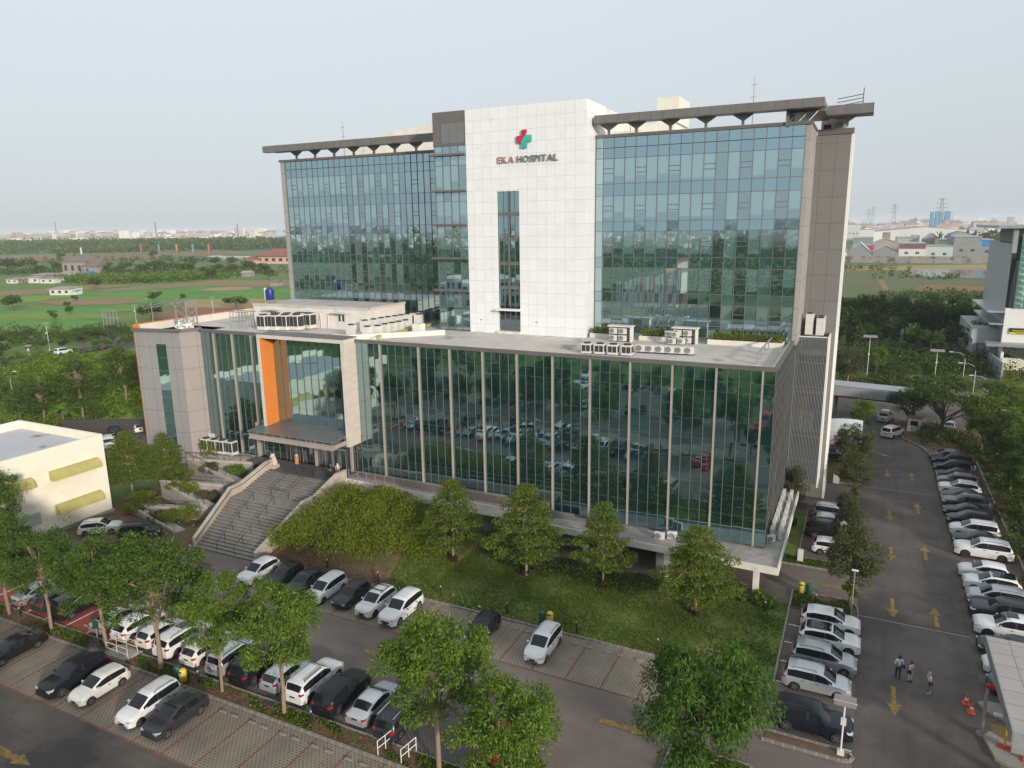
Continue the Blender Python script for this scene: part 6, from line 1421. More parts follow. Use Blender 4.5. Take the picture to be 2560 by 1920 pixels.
def cone(x, y, label, g_, z=.06):
    t_ = empty('traffic_cone', (x, y, z), 0, label, 'traffic cone', g_)
    MB().lathe([(.17, .03), (.12, .28), (.06, .62), (.04, .72)], 12).build('cone_body', M['cone_orange'], t_, smooth=50); MB().box(-.22, .22, -.22, .22, 0, .04).build('base', M['cone_orange'], t_, bevel=.01)
    MB().lathe([(.125, .30), (.092, .46)], 12).build('white_band', M['white_paint'], t_, smooth=50)
cone(8.35, 50.9, 'orange traffic cone by the barrier island, the farther of two', 'cones near the barrier'); cone(8.55, 50.0, 'orange traffic cone by the barrier island, the nearer of two', 'cones near the barrier')
for (q, lb) in (((340, 543), 'orange traffic cone left of the person in green'), ((413, 535), 'orange traffic cone right of the person in green'), ((707, 470), 'orange traffic cone at the kerb by the exit gate')):
    p = G(*A8(*q)); cone(p.x, p.y, lb, 'cones at the exit gate')
def solar_lamp(x, y, h, label, g_, z=.1, rz=0, big=1.0):
    t_ = empty('solar_lamp', (x, y, z), rz, label, 'solar lamp', g_)
    MB().tube([(0, 0, 0), (0, 0, h)], .05, 8).build('pole', M['white_paint'], t_); MB().box(-.2, .2, -.2, .2, 0, .25).build('base', M['cream_white'], t_, bevel=.02)
    MB().loft([(-.75*big, -.42*big, h-.18), (.75*big, -.42*big, h-.18), (.75*big, .42*big, h+.12), (-.75*big, .42*big, h+.12)], [(-.75*big, -.44*big, h-.12), (.75*big, -.44*big, h-.12), (.75*big, .4*big, h+.18), (-.75*big, .4*big, h+.18)]).build('solar_panel', mat('solar sheet', (.20, .17, .16), .35), t_)
    MB().bar((-.8*big, -.05, h-.02), (.8*big, -.05, h-.02), .06).bar((0, -.5*big, h-.2), (0, .45*big, h+.1), .05).build('panel_frame', M['white_paint'], t_)
    MB().box(-.15, .15, -.4, -.12, h*.62, h*.62+.35).build('battery_box', M['ac_white'], t_)
solar_lamp(1.0, 42.3, 3.6, 'white pole with square solar panel at the kerb tip by the black off-roader', None, rz=R(0), big=.8)
for q, h, lb in ((B(348, 1600), 9.5, 'tall solar street lamp nearest the hospital corner before the dark wood'), (B(912, 1590), 6.5, 'solar street lamp before the low trees across the street')):
    p = G(*q); solar_lamp(p.x, p.y, h, lb, 'solar lamps across the street', big=1.6)
for q, h, lb in ((L(370, 1000), 7.5, 'solar street lamp by the far left road'), (L(1010, 790), 6.0, 'solar street lamp above the roof truss'), (L(1580, 720), 6, 'solar lamp in the dry field behind the roof'), (L(222, 1055), 3.2, 'short pole with pale cabinet at the left road bend')):
    p = G(*q); solar_lamp(p.x, p.y, h, lb, 'solar lamps on the left side', big=1.4)
def curved_lamp(x, y, h, label, g_, z=0, rz=R(180), reach=2.2):
    t_ = empty('street_lamp', (x, y, z), rz, label, 'street lamp', g_)
    MB().tube([(0, 0, 0), (0, 0, h-1.4), (.25, 0, h-.55), (.9, 0, h-.12), (reach, 0, h)], [.09, .07, .06, .05, .045], 7).build('pole', M['steel'], t_, smooth=60)
    MB().box(reach-.1, reach+.55, -.12, .12, h-.06, h+.05).build('lamp_head', M['white_paint'], t_, bevel=.02)
for q, x, lb in (((1215, 60), 18.6, 'curved street lamp farthest away before the hotel fence'), ((1290, 170), 19.0, 'second curved street lamp counted from the hotel fence'), ((1375, 300), 19.4, 'curved street lamp above the pale green tree'), ((1480, 480), 20.0, 'curved street lamp in the middle of the roadside trees'), ((1625, 715), 20.6, 'lowest curved street lamp close to the right picture edge')):
    # tops were sighted; poles stand along the verge
    px, py = A8(*q); d = CF + CR*((px-1280)/FPX) - CU*((py-960)/FPX); t = x/d.x; hz = CAM_H+d.z*t; curved_lamp(x, d.y*t, max(6.5, min(hz, 9.5)) if hz < 5 or hz > 12 else hz, lb, 'curved lamps along the right verge')
p = G(*L(700, 900)); curved_lamp(p.x-12, p.y+30, 8.5, 'curved street lamp above the left road trees', None)
p = G(*L(128, 1530)); curved_lamp(p.x, p.y, 9, 'leaning lamp pole rising behind the cream building', None, rz=0, reach=1.4)
t_ = empty('street_lamp', (1.2, 59.2, .1), 0, 'slim grey lamp pole with small white head on the road island', 'street lamp')
MB().tube([(0, 0, 0), (0, 0, 4.2)], .045, 7).build('pole', M['steel'], t_); MB().box(-.25, .25, -.1, .1, 4.2, 4.3).build('lamp_head', M['white_paint'], t_, bevel=.02)
def box_thing(name, x0, x1, y0, y1, z0, z1, m, label, cat, bevel=.02): return tag(MB().box(x0, x1, y0, y1, z0, z1).build(name, M[m], bevel=bevel), label, cat)
box_thing('utility_cabinet', -.3, .6, 58.4, 58.9, .1, 1.0, 'ac_white', 'pale utility cabinet behind the topmost white car near the island', 'cabinet')
box_thing('utility_cabinet', -3.6, -3.1, 68.1, 68.5, .12, 1.3, 'ac_white', 'pale grey cabinet on the grass verge beside the slab', 'cabinet')
box_thing('utility_cabinet', -1.5, -.8, 92.2, 92.8, .12, 1.6, 'ac_white', 'white cabinet under the grey green tree by the ambulance bay', 'cabinet')
def hrail(x0, y0, L_, label, g_, z=.15, h=.95, m='white_paint', rz=0, posts=3):
    t_ = empty('railing', (x0, y0, z), rz, label, 'railing', g_)
    for i in range(posts): x = L_*i/(posts-1); MB().tube([(x, 0, 0), (x, 0, h)], .03, 6).build('post', M[m], t_)
    for zz in (h, h*.5): MB().tube([(0, 0, zz), (L_, 0, zz)], .03, 6).build('rail', M[m], t_)
M['cream_rail'] = mat('cream painted tube', (.62, .56, .44), .5)
hrail(-49.6, 30.6, 2.4, 'cream tube railing nearer of the pair at the strip crossing', 'railings at the strip crossing', m='cream_rail', rz=R(0)); hrail(-49.9, 31.6, 2.4, 'cream tube railing farther of the pair at the strip crossing', 'railings at the strip crossing', m='cream_rail')
hrail(-24.3, 30.4, 1.3, 'white tube railing at the bottom edge below the dark grey people carrier', 'white railings at the bottom edge', rz=R(80)); hrail(-22.6, 30.4, 1.3, 'white tube railing at the bottom edge left of the twin crowned tree', 'white railings at the bottom edge', rz=R(80))
tag(MB().box(-49.7, -47.3, 30.3, 31.6, .1, .3).box(-49.7, -47.3, 31.6, 31.9, .05, .18).build('crossing_step', M['concrete'], bevel=.02), 'concrete step crossing the planting strip between the two cream railings', 'steps')
t_ = empty('sign_board', (-51.2, 31.0, .1), 0, 'small green sign board on a post beside the white crossover', 'sign'); MB().tube([(0, 0, 0), (0, 0, 2.2)], .04, 6).build('post', M['steel'], t_); MB().box(-.35, .35, -.04, .02, 1.5, 2.2).build('board', M['bin_green'], t_)
# statue and planter urn at the stair head, urn
t_ = empty('stone_lion', (-61.15, 60.6, 3.87), 0, 'cream stone guardian lion statue sitting at the left head of the stairs', 'statue')
MB().box(-.42, .42, -.5, .5, 0, .45).build('pedestal', M['stair_wall'], t_, bevel=.04)
mb = MB().lathe([(.34, 0), (.38, .2), (.30, .55), (.24, .8), (.18, .95)], 12, (0, .1, .45)); mb.lathe([(.10, 0), (.12, .3), (.11, .6)], 8, (-.18, -.25, .45)); mb.lathe([(.10, 0), (.12, .3), (.11, .6)], 8, (.18, -.25, .45))
mb.lathe([(.03, 0), (.22, .08), (.29, .25), (.26, .42), (.1, .56)], 12, (0, -.08, 1.25)); mb.box(-.12, .12, -.42, -.25, 1.38, 1.58); mb.lathe([(.02, 0), (.07, .05), (.02, .12)], 6, (-.2, -.05, 1.72)); mb.lathe([(.02, 0), (.07, .05), (.02, .12)], 6, (.2, -.05, 1.72))
mb.build('body', mat('pale carved stone', (.60, .50, .38), .8), t_, smooth=50)
p = G(*r4_(1048, 1085), 3.9); t_ = empty('ash_bin', (p.x, p.y, 3.87), 0, 'tall orange tan cylindrical bin on the dark landing', 'bin'); MB().lathe([(.25, 0), (.27, 1.0)], 14).build('body', mat('orange tan steel', (.50, .24, .10), .5), t_, smooth=40); MB().lathe([(.28, 1.0), (.26, 1.2), (.1, 1.25)], 14).build('top', M['steel'], t_, smooth=40)

# ================================================================ OTHER BUILDINGS
CB = empty('cream_building', (0, 0, 0), 0, 'two storey cream plastered block with olive barrel awnings at the left edge', 'building')
part('wall', MB().box(-91.2, -75.9, 24, 49.9, 0.02, 8.2), M['cream'], CB)
pr_ = part('parapet', MB().box(-76.2, -75.9, 24, 49.9, 8.201, 9.25).box(-91.2, -90.9, 24, 49.9, 8.201, 9.25).box(-90.899, -76.201, 49.6, 49.9, 8.201, 9.25), M['cream'], CB)
part('flat_roof', MB().box(-90.899, -76.201, 24, 49.599, 8.201, 8.3), mat('patched roof', (.46, .46, .47), .75, .06, .4, stain=(.17, .12, .11), stain_sc=.22, stain_lo=.60), CB)
def awning(y0, y1, z, proj=.85, ht=1.0):
    mb = MB(); n = 6; prof = [(-75.89, z-ht/2)]+[(-75.9+proj*math.sin(a*math.pi/2/n), z-ht/2+ht*math.cos(a*math.pi/2/n)) for a in range(n+1)]
    prof = [(-75.89, z-ht*.5)]+[(-75.89+proj*math.sin(t*math.pi/2), z-ht*.5+ht*(math.cos(t*math.pi/2))) for t in [k/n for k in range(n, -1, -1)]]
    mb.loft([(x, y0, zz) for x, zz in prof], [(x, y1, zz) for x, zz in prof])
    return part('awning', mb, mat('olive painted awning %d' % int(y0*10+z), (.42, .37, .13), .6, .1, 1), CB, smooth=40)
for y0, y1, z in ((43.5, 48.9, 6.35), (43.6, 48.7, 2.55), (35.2, 41.6, 6.35), (26.5, 33.2, 6.35), (26.5, 33.2, 2.55)): awning(y0, y1, z)
w_ = part('window_grille', MB().box(-75.88, -75.82, 36.5, 42.0, 1.6, 3.0), M['ac_white'], CB)
mb = MB(); [mb.box(-75.82, -75.78, 36.5, 42, 1.65+.16*i, 1.70+.16*i) for i in range(8)]; mb.build('slats', M['steel'], w_)
part('plinth', MB().box(-75.88, -75.6, 24, 50.0, 0.02, .35), M['kerb_plain'], CB)
yard = tag(MB().bar((-113, 68, 1.2), (-84, 82, 1.2), .25, 2.4).build('yard_fence', mat('dark sheet fence', (.05, .045, .045), .7)), 'long dark sheet metal fence around the rear yard left of the grey block', 'fence')
sheet('lane', [G(*lz(600, 60)), G(*lz(1080, 10)), G(*lz(1090, 230)), G(*lz(760, 330))], .08, M['asphalt2'])
# gate roof bottom right
GR = empty('gate_roof', (0, 0, 0), 0, 'grey tiled flat roof of the entry gate at the lower right corner', 'gate roof')
c7 = lambda x, y: (2060+.3376*x, 1360+.3376*y)
a_ = G(*c7(1205, 680), 5.2); b_ = G(*c7(1400, 1390), 5.2)
tile = panelmat('gate roof tiles', (.36, .325, .305), 'XY', (1.35, 1.35), .06, (.24, .17, .15), (0, .3), .7, .05)
part('roof_deck', MB().prism([(a_.x, b_.y), (30, b_.y), (30, a_.y), (a_.x, a_.y)], 4.75, 5.2), tile, GR)
part('fascia', MB().box(a_.x-.06, a_.x, b_.y-.05, a_.y+.05, 4.5, 5.22).box(a_.x, 30, b_.y-.06, b_.y, 4.0, 5.22), mat('gate fascia', (.25, .245, .25), .6), GR)
for y in (b_.y+1, a_.y-1): part('column', MB().box(12.6, 13.0, y-.2, y+.2, 0, 4.74), M['white_paint'], GR)
tag(MB().prism([(9.3, 45.6), (10.6, 45.0), (13.5, 45.0), (13.5, 46.6), (10.2, 47.6), (9.3, 48.2), (8.9, 47.6)], .02, .22).build('traffic_island', M['concrete']), kind='structure')
tag(MB().prism([(9.3, 50.4), (10.4, 49.8), (13.4, 49.8), (13.4, 51.2), (9.6, 51.6), (9.0, 51.2)], .02, .22).build('traffic_island', M['kerb_plain']), kind='structure')
BR = empty('boom_barrier', (10.9, 46.2, .2), 0, 'orange yellow boom barrier housing on the kerb island by the gate', 'barrier')
part('housing', MB().box(-.22, .22, -.22, .22, 0, 1.1), M['barrier'], BR, bevel=.04); part('arm', MB().bar((0, 0, 1.0), (-.2, 3.4, 1.15), .1, .12), M['cone_orange'], BR); part('base_plate', MB().box(-.3, .3, -.3, .3, 0, .06), M['red_paint'], BR)
t_ = empty('camera_post', (9.9, 46.9, .2), 0, 'yellow post with a white camera arm on the gate island', 'post'); part('post', MB().tube([(0, 0, 0), (0, 0, 2.2)], .06, 7), M['barrier'], t_); part('camera', MB().box(-.75, -.1, -.09, .09, 2.0, 2.16), M['white_paint'], t_, bevel=.02); part('flange', MB().box(-.35, .35, -.25, .25, 0, .05), M['red_paint'], t_)
t_ = empty('gate_pole', (8.85, 47.9, .05), 0, 'thick silver pole standing beside the gate island with a red top bracket', 'pole'); part('pole', MB().tube([(0, 0, 0), (0, 0, 3.3)], .10, 9), M['steel'], t_); part('foot', MB().lathe([(.3, 0), (.28, .12)], 12), M['kerb_plain'], t_); part('bracket', MB().box(-.1, .8, -.12, .12, 3.3, 3.5), M['red_paint'], t_)
t_ = empty('information_pillar', (10.9, 52.2, .2), R(10), 'cream information pillar with coloured bands beside the gate roof edge', 'sign'); part('panel', MB().box(-.42, .42, -.12, .12, 0, 2.1), M['cream_white'], t_, bevel=.02)
part('blue_band', MB().box(-.36, .36, -.14, -.125, 1.78, 1.88), mat('blue band', (.05, .15, .35), .5), t_); part('red_band', MB().box(-.36, .36, -.14, -.125, 1.05, 1.12), M['red_paint'], t_)
shrub('potted_shrub', 11.8, 50.6, .2, .5, .5, .8, 400, .2, M['leaf_fresh'], 'small bright shrub under the gate roof edge', 'shrub', None, 95)
# covered bridge across the street end
BG = empty('covered_bridge', (0, 0, 0), 0, 'grey panelled covered walkway spanning from the hospital to the street', 'walkway')
pA = G(*A8(160, 310), 3.2); pB = G(*A8(790, 335), 3.2)
part('side_panel', MB().bar((-7, 127.2, 4.35), (9.2, 124.6, 4.35), .3, 1.5), panelmat('bridge cladding', (.36, .35, .36), 'XZ', (1.9, 50), .05, (.2, .19, .19), (0, 25), .5), BG)
part('roof', MB().loft([(-7, 127.2, 5.12), (-7, 131.5, 5.12), (9.2, 128.8, 5.12), (9.2, 124.6, 5.12)], [(-7, 127.2, 5.25), (-7, 131.5, 5.25), (9.2, 128.8, 5.25), (9.2, 124.6, 5.25)]), M['louvre'], BG)
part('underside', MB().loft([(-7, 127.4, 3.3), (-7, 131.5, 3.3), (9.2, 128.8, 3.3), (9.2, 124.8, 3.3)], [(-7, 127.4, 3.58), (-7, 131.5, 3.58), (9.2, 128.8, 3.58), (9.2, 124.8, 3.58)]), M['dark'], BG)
for x, y in ((-2.6, 127.5), (8.6, 125.6)): part('pier', MB().box(x-.25, x+.25, y, y+.5, 0, 3.3), M['brown_metal'], BG)
t_ = empty('gate_house', (8.6, 121.4, .1), R(-8), 'small cream gate hut with a low wall under the shade tree', 'hut'); part('wall', MB().box(-.9, .9, -.6, .6, 0, 2.1), M['cream_white'], t_); part('roof', MB().box(-1.05, 1.05, -.75, .75, 2.1, 2.25), M['terracotta_wall'], t_); part('window', MB().box(-.5, .5, -.63, -.6, 1.0, 1.7), M['car_glass'], t_)
p = G(*A8(1405, 880)); t_ = empty('gate_pillar', (19.2, 103.0, .05), R(10), 'beige rendered pillar leaning box shape among the right verge trees', 'pillar'); part('shaft', MB().loft([(-.6, -.4, 0), (.6, -.4, 0), (.6, .4, 0), (-.6, .4, 0)], [(-.9, -.4, 3.6), (.9, -.4, 3.6), (.9, .4, 3.6), (-.9, .4, 3.6)]), M['stair_wall'], t_)
# ambulance bay canopy and white roof left of the road
AB = empty('vehicle_shelter', (0, 0, 0), 0, 'white vaulted vehicle shelter roof beside the hospital end', 'shelter')
mb = MB(); n = 8
for k in range(n):
    f = lambda t: (1.4-6.6+6.6*t, 3.0+1.1*math.sin(t*math.pi*.55+.25)) 
    (xa, za), (xb, zb) = f(k/n), f((k+1)/n); mb.loft([(xa, 100.5, za), (xb, 100.5, zb), (xb, 100.5, zb+.1), (xa, 100.5, za+.1)], [(xa, 109, za), (xb, 109, zb), (xb, 109, zb+.1), (xa, 109, za+.1)])
part('vault', mb, M['white_paint'], AB, smooth=50)
for x, y in ((1.2, 100.8), (1.2, 104.7), (1.2, 108.6), (-4.8, 100.8), (-4.8, 108.6)): part('post', MB().tube([(x, y, 0), (x, y, 3.5)], .08, 6), M['steel'], AB)
for y in (100.8, 104.7, 108.6): part('beam', MB().bar((-4.9, y, 3.0), (1.3, y, 3.0), .12), M['steel'], AB)
part('side_frame', MB().bar((-3.5, 99.5, 1.8), (.8, 99.5, 1.8), .08).bar((-3.5, 99.5, .9), (.8, 99.5, .9), .08).bar((-3.5, 99.5, 0), (-3.5, 99.5, 2.6), .1).bar((.8, 99.5, 0), (.8, 99.5, 2.6), .1), M['brown_metal'], AB)
tag(MB().bar((-4.5, 98.0, 4.9), (2.2, 99.0, 4.9), .08).bar((-4.5, 98.0, .0), (-4.5, 98.0, 4.9), .08).bar((2.2, 99, 0), (2.2, 99, 4.9), .08).build('pole_frame', M['barrier']), 'thin yellow pole frame with a bar over the shelter', 'frame')
car('suv', 'dark', -2.6, 102.3, R(0), 'dark car parked under the white vaulted shelter', None)
car('van', 'white', -3.0, 110.8, UP, 'white van with roof equipment behind the vaulted shelter', None, 'van', extras=('rack',))
# hotel on the right
HT = empty('hotel_building', (0, 0, 0), 0, 'grey and white hotel tower with green faceted screen and yellow sign at the right edge', 'hotel')
hp = lambda x, y, Y: onY(2360+.2774*x, 540+.2773*y, Y)
YH = 181.0; x0 = hp(500, 1430, YH).x
P_ = lambda x, y: (lambda v: (v.x, v.z))(hp(x, y, YH))
xw0 = P_(555, 840)[0]; zs = P_(580, 830)[1]; ztop = P_(600, 200)[1]; zroof = P_(560, 85)[1]; zc = P_(540, 1160)[1]
part('front_wall', MB().box(xw0, xw0+30, YH, YH+1, zc, zs), M['white_paint'], HT)
part('ground_glass', MB().box(xw0+.8, xw0+30, YH+1.0, YH+1.6, 2.5, zc-.2), M['glass_dark'], HT)
part('plinth', MB().box(xw0-.5, xw0+30, YH+.3, YH+2, 0, 2.5), M['cream_white'], HT)
part('column', MB().box(xw0-.4, xw0+.4, YH-.2, YH+.6, 0, zc), M['white_paint'], HT)
part('entrance_canopy', MB().box(xw0-3, xw0+30, YH-3.2, YH+.8, zc-.0, zc+.55), M['louvre'], HT)
# green faceted screen: rows of pyramidal panes
xf = P_(650, 200)[0]; mb = MB(); nx = 12; nz = 12; wpx = 1.55; zst = (ztop-zs)/nz
for i in range(nx):
    for j in range(nz):
        xa = xw0+1.3+(xf-xw0-1.3)*(j/nz)*0+i*wpx; za = zs+j*zst
        c_ = (xa+wpx*.7, YH-.75, za+zst*.62)
        q = [(xa, YH-.2, za), (xa+wpx, YH-.2, za), (xa+wpx, YH-.2, za+zst), (xa, YH-.2, za+zst)]
        for k in range(4): mb.face([q[k], q[(k+1) % 4], c_])
part('faceted_screen', mb, mat('pale green faceted glass', (.22, .36, .31), .25, .25, .6), HT, fixn=False)
part('screen_edge', MB().loft([(xw0, YH+.2, zs), (xw0+1.3, YH-.2, zs), (xw0+1.3, YH+.4, zs)], [(xf-.4, YH+.2, ztop), (xw0+1.3, YH-.2, ztop+.5), (xw0+1.3, YH+.4, ztop+.5)]), M['glass_dark'], HT)
part('side_wall', MB().box(xw0-.0, xw0+.4, YH+1, YH+34, zc+.6, ztop-1.2), panelmat('striped grey cladding', (.30, .31, .33), 'YZ', (2.4, 400), .9, (.46, .47, .48), (0, 200), .5), HT)
part('tower_block', MB().box(xw0+.41, xw0+30, YH+1.01, YH+34, 0, ztop-1.2), M['brown_metal'], HT)
part('top_block', MB().box(xw0+1.4, xw0+30, YH+1.2, YH+30, ztop-1.2, zroof-.6), mat('taupe render', (.24, .22, .21), .7), HT)
part('roof_canopy', MB().box(xw0-3.2, xw0+30, YH-1.5, YH+34, zroof-.6, zroof), M['louvre'], HT)
part('corner_post', MB().box(xw0-.3, xw0+.5, YH-.4, YH+.9, ztop-3, zroof-.6), M['louvre'], HT)
for y, z, d in ((YH+.5, zs-1.0, 3.2), (YH+.5, zc+4.2, 2.6)):
    part('ledge', MB().box(xw0-d, xw0, YH-.3, YH+26, z, z+.25), mat('pale glass ledge %d' % int(z), (.34, .38, .38), .3), HT)
part('side_annexe', MB().box(xw0-5.2, xw0-.01, YH+3, YH+26, 3.0, zc+3.0), mat('pale grey annexe', (.36, .37, .38), .6, .06, .5), HT)
part('annexe_glass', MB().box(xw0-4.0, xw0-.6, YH+.6, YH+3, 2.5, zc-.3), M['glass_dark'], HT)
part('annexe_railing', MB().box(xw0-5.3, xw0-5.2, YH-.5, YH+26, zc-.1, zc+1.0), mat('glass balustrade', (.22, .30, .29), .2), HT)
sgn = empty('hotel_sign', (0, 0, 0), 0, 'black and yellow hotel name board on the white hotel front', 'sign')
sx, sz = P_(585, 1060); sx2, sz2 = P_(590, 1008); hs_ = sz2-sz
part('black_board', MB().box(sx, sx+9.5, YH-.25, YH-.05, sz+hs_*.30, sz2), M['black'], sgn); part('yellow_board', MB().box(sx, sx+9.5, YH-.25, YH-.05, sz, sz+hs_*.29), mat('bright yellow board', (.70, .62, .02), .5), sgn)
letters('maxone', sx+.5, YH-.27, sz+hs_*.42, hs_*.62, mat('yellow letter', (.75, .68, .03), .5), sgn, width=.1)
letters('HOTELS', sx+1.2, YH-.27, sz+hs_*.06, hs_*.2, M['black'], sgn, width=.7)
yf = [(23.2, 222, 0), (24.5, 198, 0), (26.0, 168, 0)]
for a, b in zip(yf[:-1], yf[1:]): part('fence_panel', MB().bar((a[0], a[1], 1.8), (b[0], b[1], 1.8), .3, 3.6), panelmat('grey sheet fence %d' % a[1], (.33, .35, .37), 'YZ', (2.4, 100), .2, (.22, .24, .26), (0, 50), .5), HT)
part('service_ramp_wall', MB().box(26.9, 27.4, 178, 205, 0, 4.2), M['white_paint'], HT)
for i, (q, lb) in enumerate((((760, 1570), 'parked motorcycle at the left of the roadside group'), ((985, 1585), 'parked motorcycle right of the second solar lamp'), ((1020, 1580), 'parked motorcycle in the middle of the roadside group'), ((1080, 1570), 'parked motorcycle with helmet at the right of the group'))):
    p = G(*B(*q)); t_ = empty('motorcycle', (p.x, p.y, .12), R(20+30*i), lb, 'motorcycle', 'motorcycles by the street')
    for x in (-.6, .6):
        wh = part('wheel', MB().lathe([(.18, -.05), (.29, -.05), (.30, .05), (.18, .05)], 14), M['tyre'], t_); wh.location = (x, 0, .30); wh.rotation_euler = (R(90), 0, 0)
    part('body', MB().loft([(-.75, -.1, .55), (-.7, .1, .55), (-.7, .12, .80), (-.75, -.12, .80)], [(.45, -.12, .45), (.45, .12, .45), (.5, .14, .85), (.5, -.14, .85)]), PT[['navy', 'black', 'red', 'dark'][i]], t_, bevel=.03)
    part('handlebar', MB().tube([(.35, -.32, 1.02), (.5, 0, 1.0), (.35, .32, 1.02)], .03, 5).tube([(.5, 0, 1.0), (.62, 0, .35)], .04, 5), M['steel'], t_)
# warehouses beyond the pond
def shed(x0, x1, y0, y1, h, m, label, rh=0, name='warehouse', roofm='louvre', wins=0, top=None, g_='warehouses beyond the pond', z=0):
    t_ = empty(name, ((x0+x1)/2, y0, z), 0, label, 'warehouse' if name == 'warehouse' else 'building', g_); w_ = (x1-x0)/2; d = y1-y0
    part('wall', MB().loft([(-w_, 0, 0), (w_, 0, 0), (w_, 0, h), (0, 0, h+rh), (-w_, 0, h)], [(-w_, d, 0), (w_, d, 0), (w_, d, h), (0, d, h+rh), (-w_, d, h)]), m, t_)
    part('roof', MB().loft([(-w_*1.03, -.5, h+.02), (0, -.5, h+rh+.05), (w_*1.03, -.5, h+.02), (0, -.5, h+rh+.5)], [(-w_*1.03, d, h+.02), (0, d, h+rh+.05), (w_*1.03, d, h+.02), (0, d, h+rh+.5)]) if rh else MB().box(-w_*1.02, w_*1.02, -.5, d, h+.01, h+.5), M[roofm] if isinstance(roofm, str) else roofm, t_)
    for i in range(wins): x = -w_+w_*2*(i+.7)/(wins+.4); part('window', MB().box(x-1.1, x-.15, -.15, .05, h*.42, h*.42+1.8).box(x+.15, x+1.1, -.15, .05, h*.42, h*.42+1.8), M['dark'], t_)
    if top: part('upper_band', MB().box(-w_, w_, -.2, .0, h*.72, h), top, t_)
    return t_
cg = mat('bare concrete wall', (.26, .26, .255), .9, .15, .05, stain=(.18, .18, .17), stain_sc=.08); wg = mat('white warehouse wall', (.62, .62, .60), .8, .08, .05); lg = mat('pale green wall', (.46, .52, .48), .8, .1, .05); br = mat('red brown cladding', (.17, .09, .08), .8); bl = mat('bright blue wall', (.02, .20, .55), .6); tq = mat('turquoise band', (.12, .45, .38), .6)
bx = lambda px, py, Y: onY(2060+.30139*px, 480+.30139*py, Y)
def shp(pl, pr, pt, pb, Y, m, label, **k):
    a = bx(pl, pb, Y); b = bx(pr, pb, Y); c = bx(pl, pt, Y); return shed(a.x, b.x, Y, Y+k.pop('d', 40), max(3, c.z), m, label, **k)
Yw = 640
shp(160, 190, 500, 575, Yw, wg, 'white warehouse sliver beside the hospital wall', rh=1)
shp(188, 395, 510, 572, Yw, cg, 'grey warehouse with pale blue gable roof', rh=8, roofm=mat('pale blue roof', (.35, .48, .52), .5))
shp(398, 610, 500, 572, Yw, cg, 'grey stepped gable warehouse', rh=5, wins=0)
shp(612, 832, 430, 574, Yw+4, wg, 'white warehouse with red brown upper band', wins=2, top=br)
shp(832, 1060, 450, 578, Yw+6, lg, 'pale green warehouse with small windows', wins=2, d=30)
shp(1062, 1290, 375, 570, Yw+8, cg, 'tall bare concrete block with paired windows', wins=2)
shp(1290, 1395, 400, 570, Yw+10, cg, 'grey block with bright blue upper wall', wins=1, top=bl)
shp(1055, 1225, 352, 380, Yw+60, mat('grey green gable', (.30, .33, .31), .8), 'grey green gabled roof building above the concrete block', rh=2, roofm=cg)
shp(410, 600, 420, 500, Yw+90, mat('beige brick wall', (.36, .31, .26), .8), 'beige walled shed behind the stepped gable', rh=3)
shp(230, 400, 450, 500, Yw+80, mat('pale wall b', (.5, .5, .5), .8), 'pale shed with turquoise and red band', top=tq)
shp(360, 405, 445, 470, Yw+78, M['red_paint'], 'bright red box wall among the warehouses')
shp(240, 405, 385, 445, Yw+160, cg, 'grey block in the second line of warehouses')
shp(485, 545, 340, 420, Yw+190, mat('brown floors', (.33, .22, .18), .8), 'small brown multi storey frame building', wins=2)
shp(600, 740, 380, 430, Yw+120, mat('taupe shed', (.40, .37, .35), .8), 'taupe long shed in the second line')
shp(735, 790, 365, 410, Yw+140, wg, 'small white cube house in the second line')
shp(830, 960, 395, 450, Yw+110, cg, 'grey shed behind the pale green warehouse', rh=5)
shp(945, 1065, 400, 445, Yw+70, mat('cream floors', (.62, .57, .44), .8), 'cream three storey house between warehouses', wins=3)
shp(410, 1275, 330, 375, 1150, wg, 'very long white factory hall with grey roof', d=120, roofm=cg, rh=6)
shp(290, 415, 312, 375, 1120, wg, 'white factory office block', wins=5)
shp(190, 300, 270, 340, 1300, mat('pale grey blocks', (.55, .55, .54), .8), 'pale blocks near the hospital edge on the skyline', wins=3)
shp(1370, 1700, 350, 420, 900, M['leaf_far'] if False else cg, 'low grey hall behind the hotel top', d=60)
bw = MB(); bw.box(-30, 95, 618, 619, 0, 5.0); tag(bw.build('boundary_wall', mat('stained boundary wall', (.26, .24, .21), .9, .2, .1, stain=(.10, .10, .09), stain_sc=.12, stain_lo=.5)), 'long stained concrete boundary wall in front of the warehouses', 'wall')
# pylons and towers on the skyline
def pylon(px, top, base, Y, label):
    b = bx(px, base, Y); t = bx(px, top, Y); h = t.z; w_ = h*.085; mb = MB(); th = h*.012
    for s in (-1, 1):
        for r_ in (-1, 1): mb.bar((s*w_, r_*w_, 0), (s*w_*.25, r_*w_*.25, h), th)
    for k in range(7):
        f = 1-k/7*.75; z = h*k/7; f2 = 1-(k+1)/7*.75; mb.bar((-w_*f, -w_*f, z), (w_*f2, -w_*f2, h*(k+1)/7), th*.7); mb.bar((w_*f, -w_*f, z), (-w_*f2, -w_*f2, h*(k+1)/7), th*.7)
    for z, l in ((.72, .17), (.84, .14), (.96, .11)): mb.bar((-h*l, 0, h*z), (h*l, 0, h*z), th)
    o = mb.build('pylon', mat('far steel lattice', (.30, .31, .33), .6) if 'pyl' not in M else M['pyl']); o.location = (b.x, Y, 0); tag(o, label, 'pylon', 'power pylons on the right skyline')
M['pyl'] = mat('far steel lattice', (.22, .23, .25), .6)
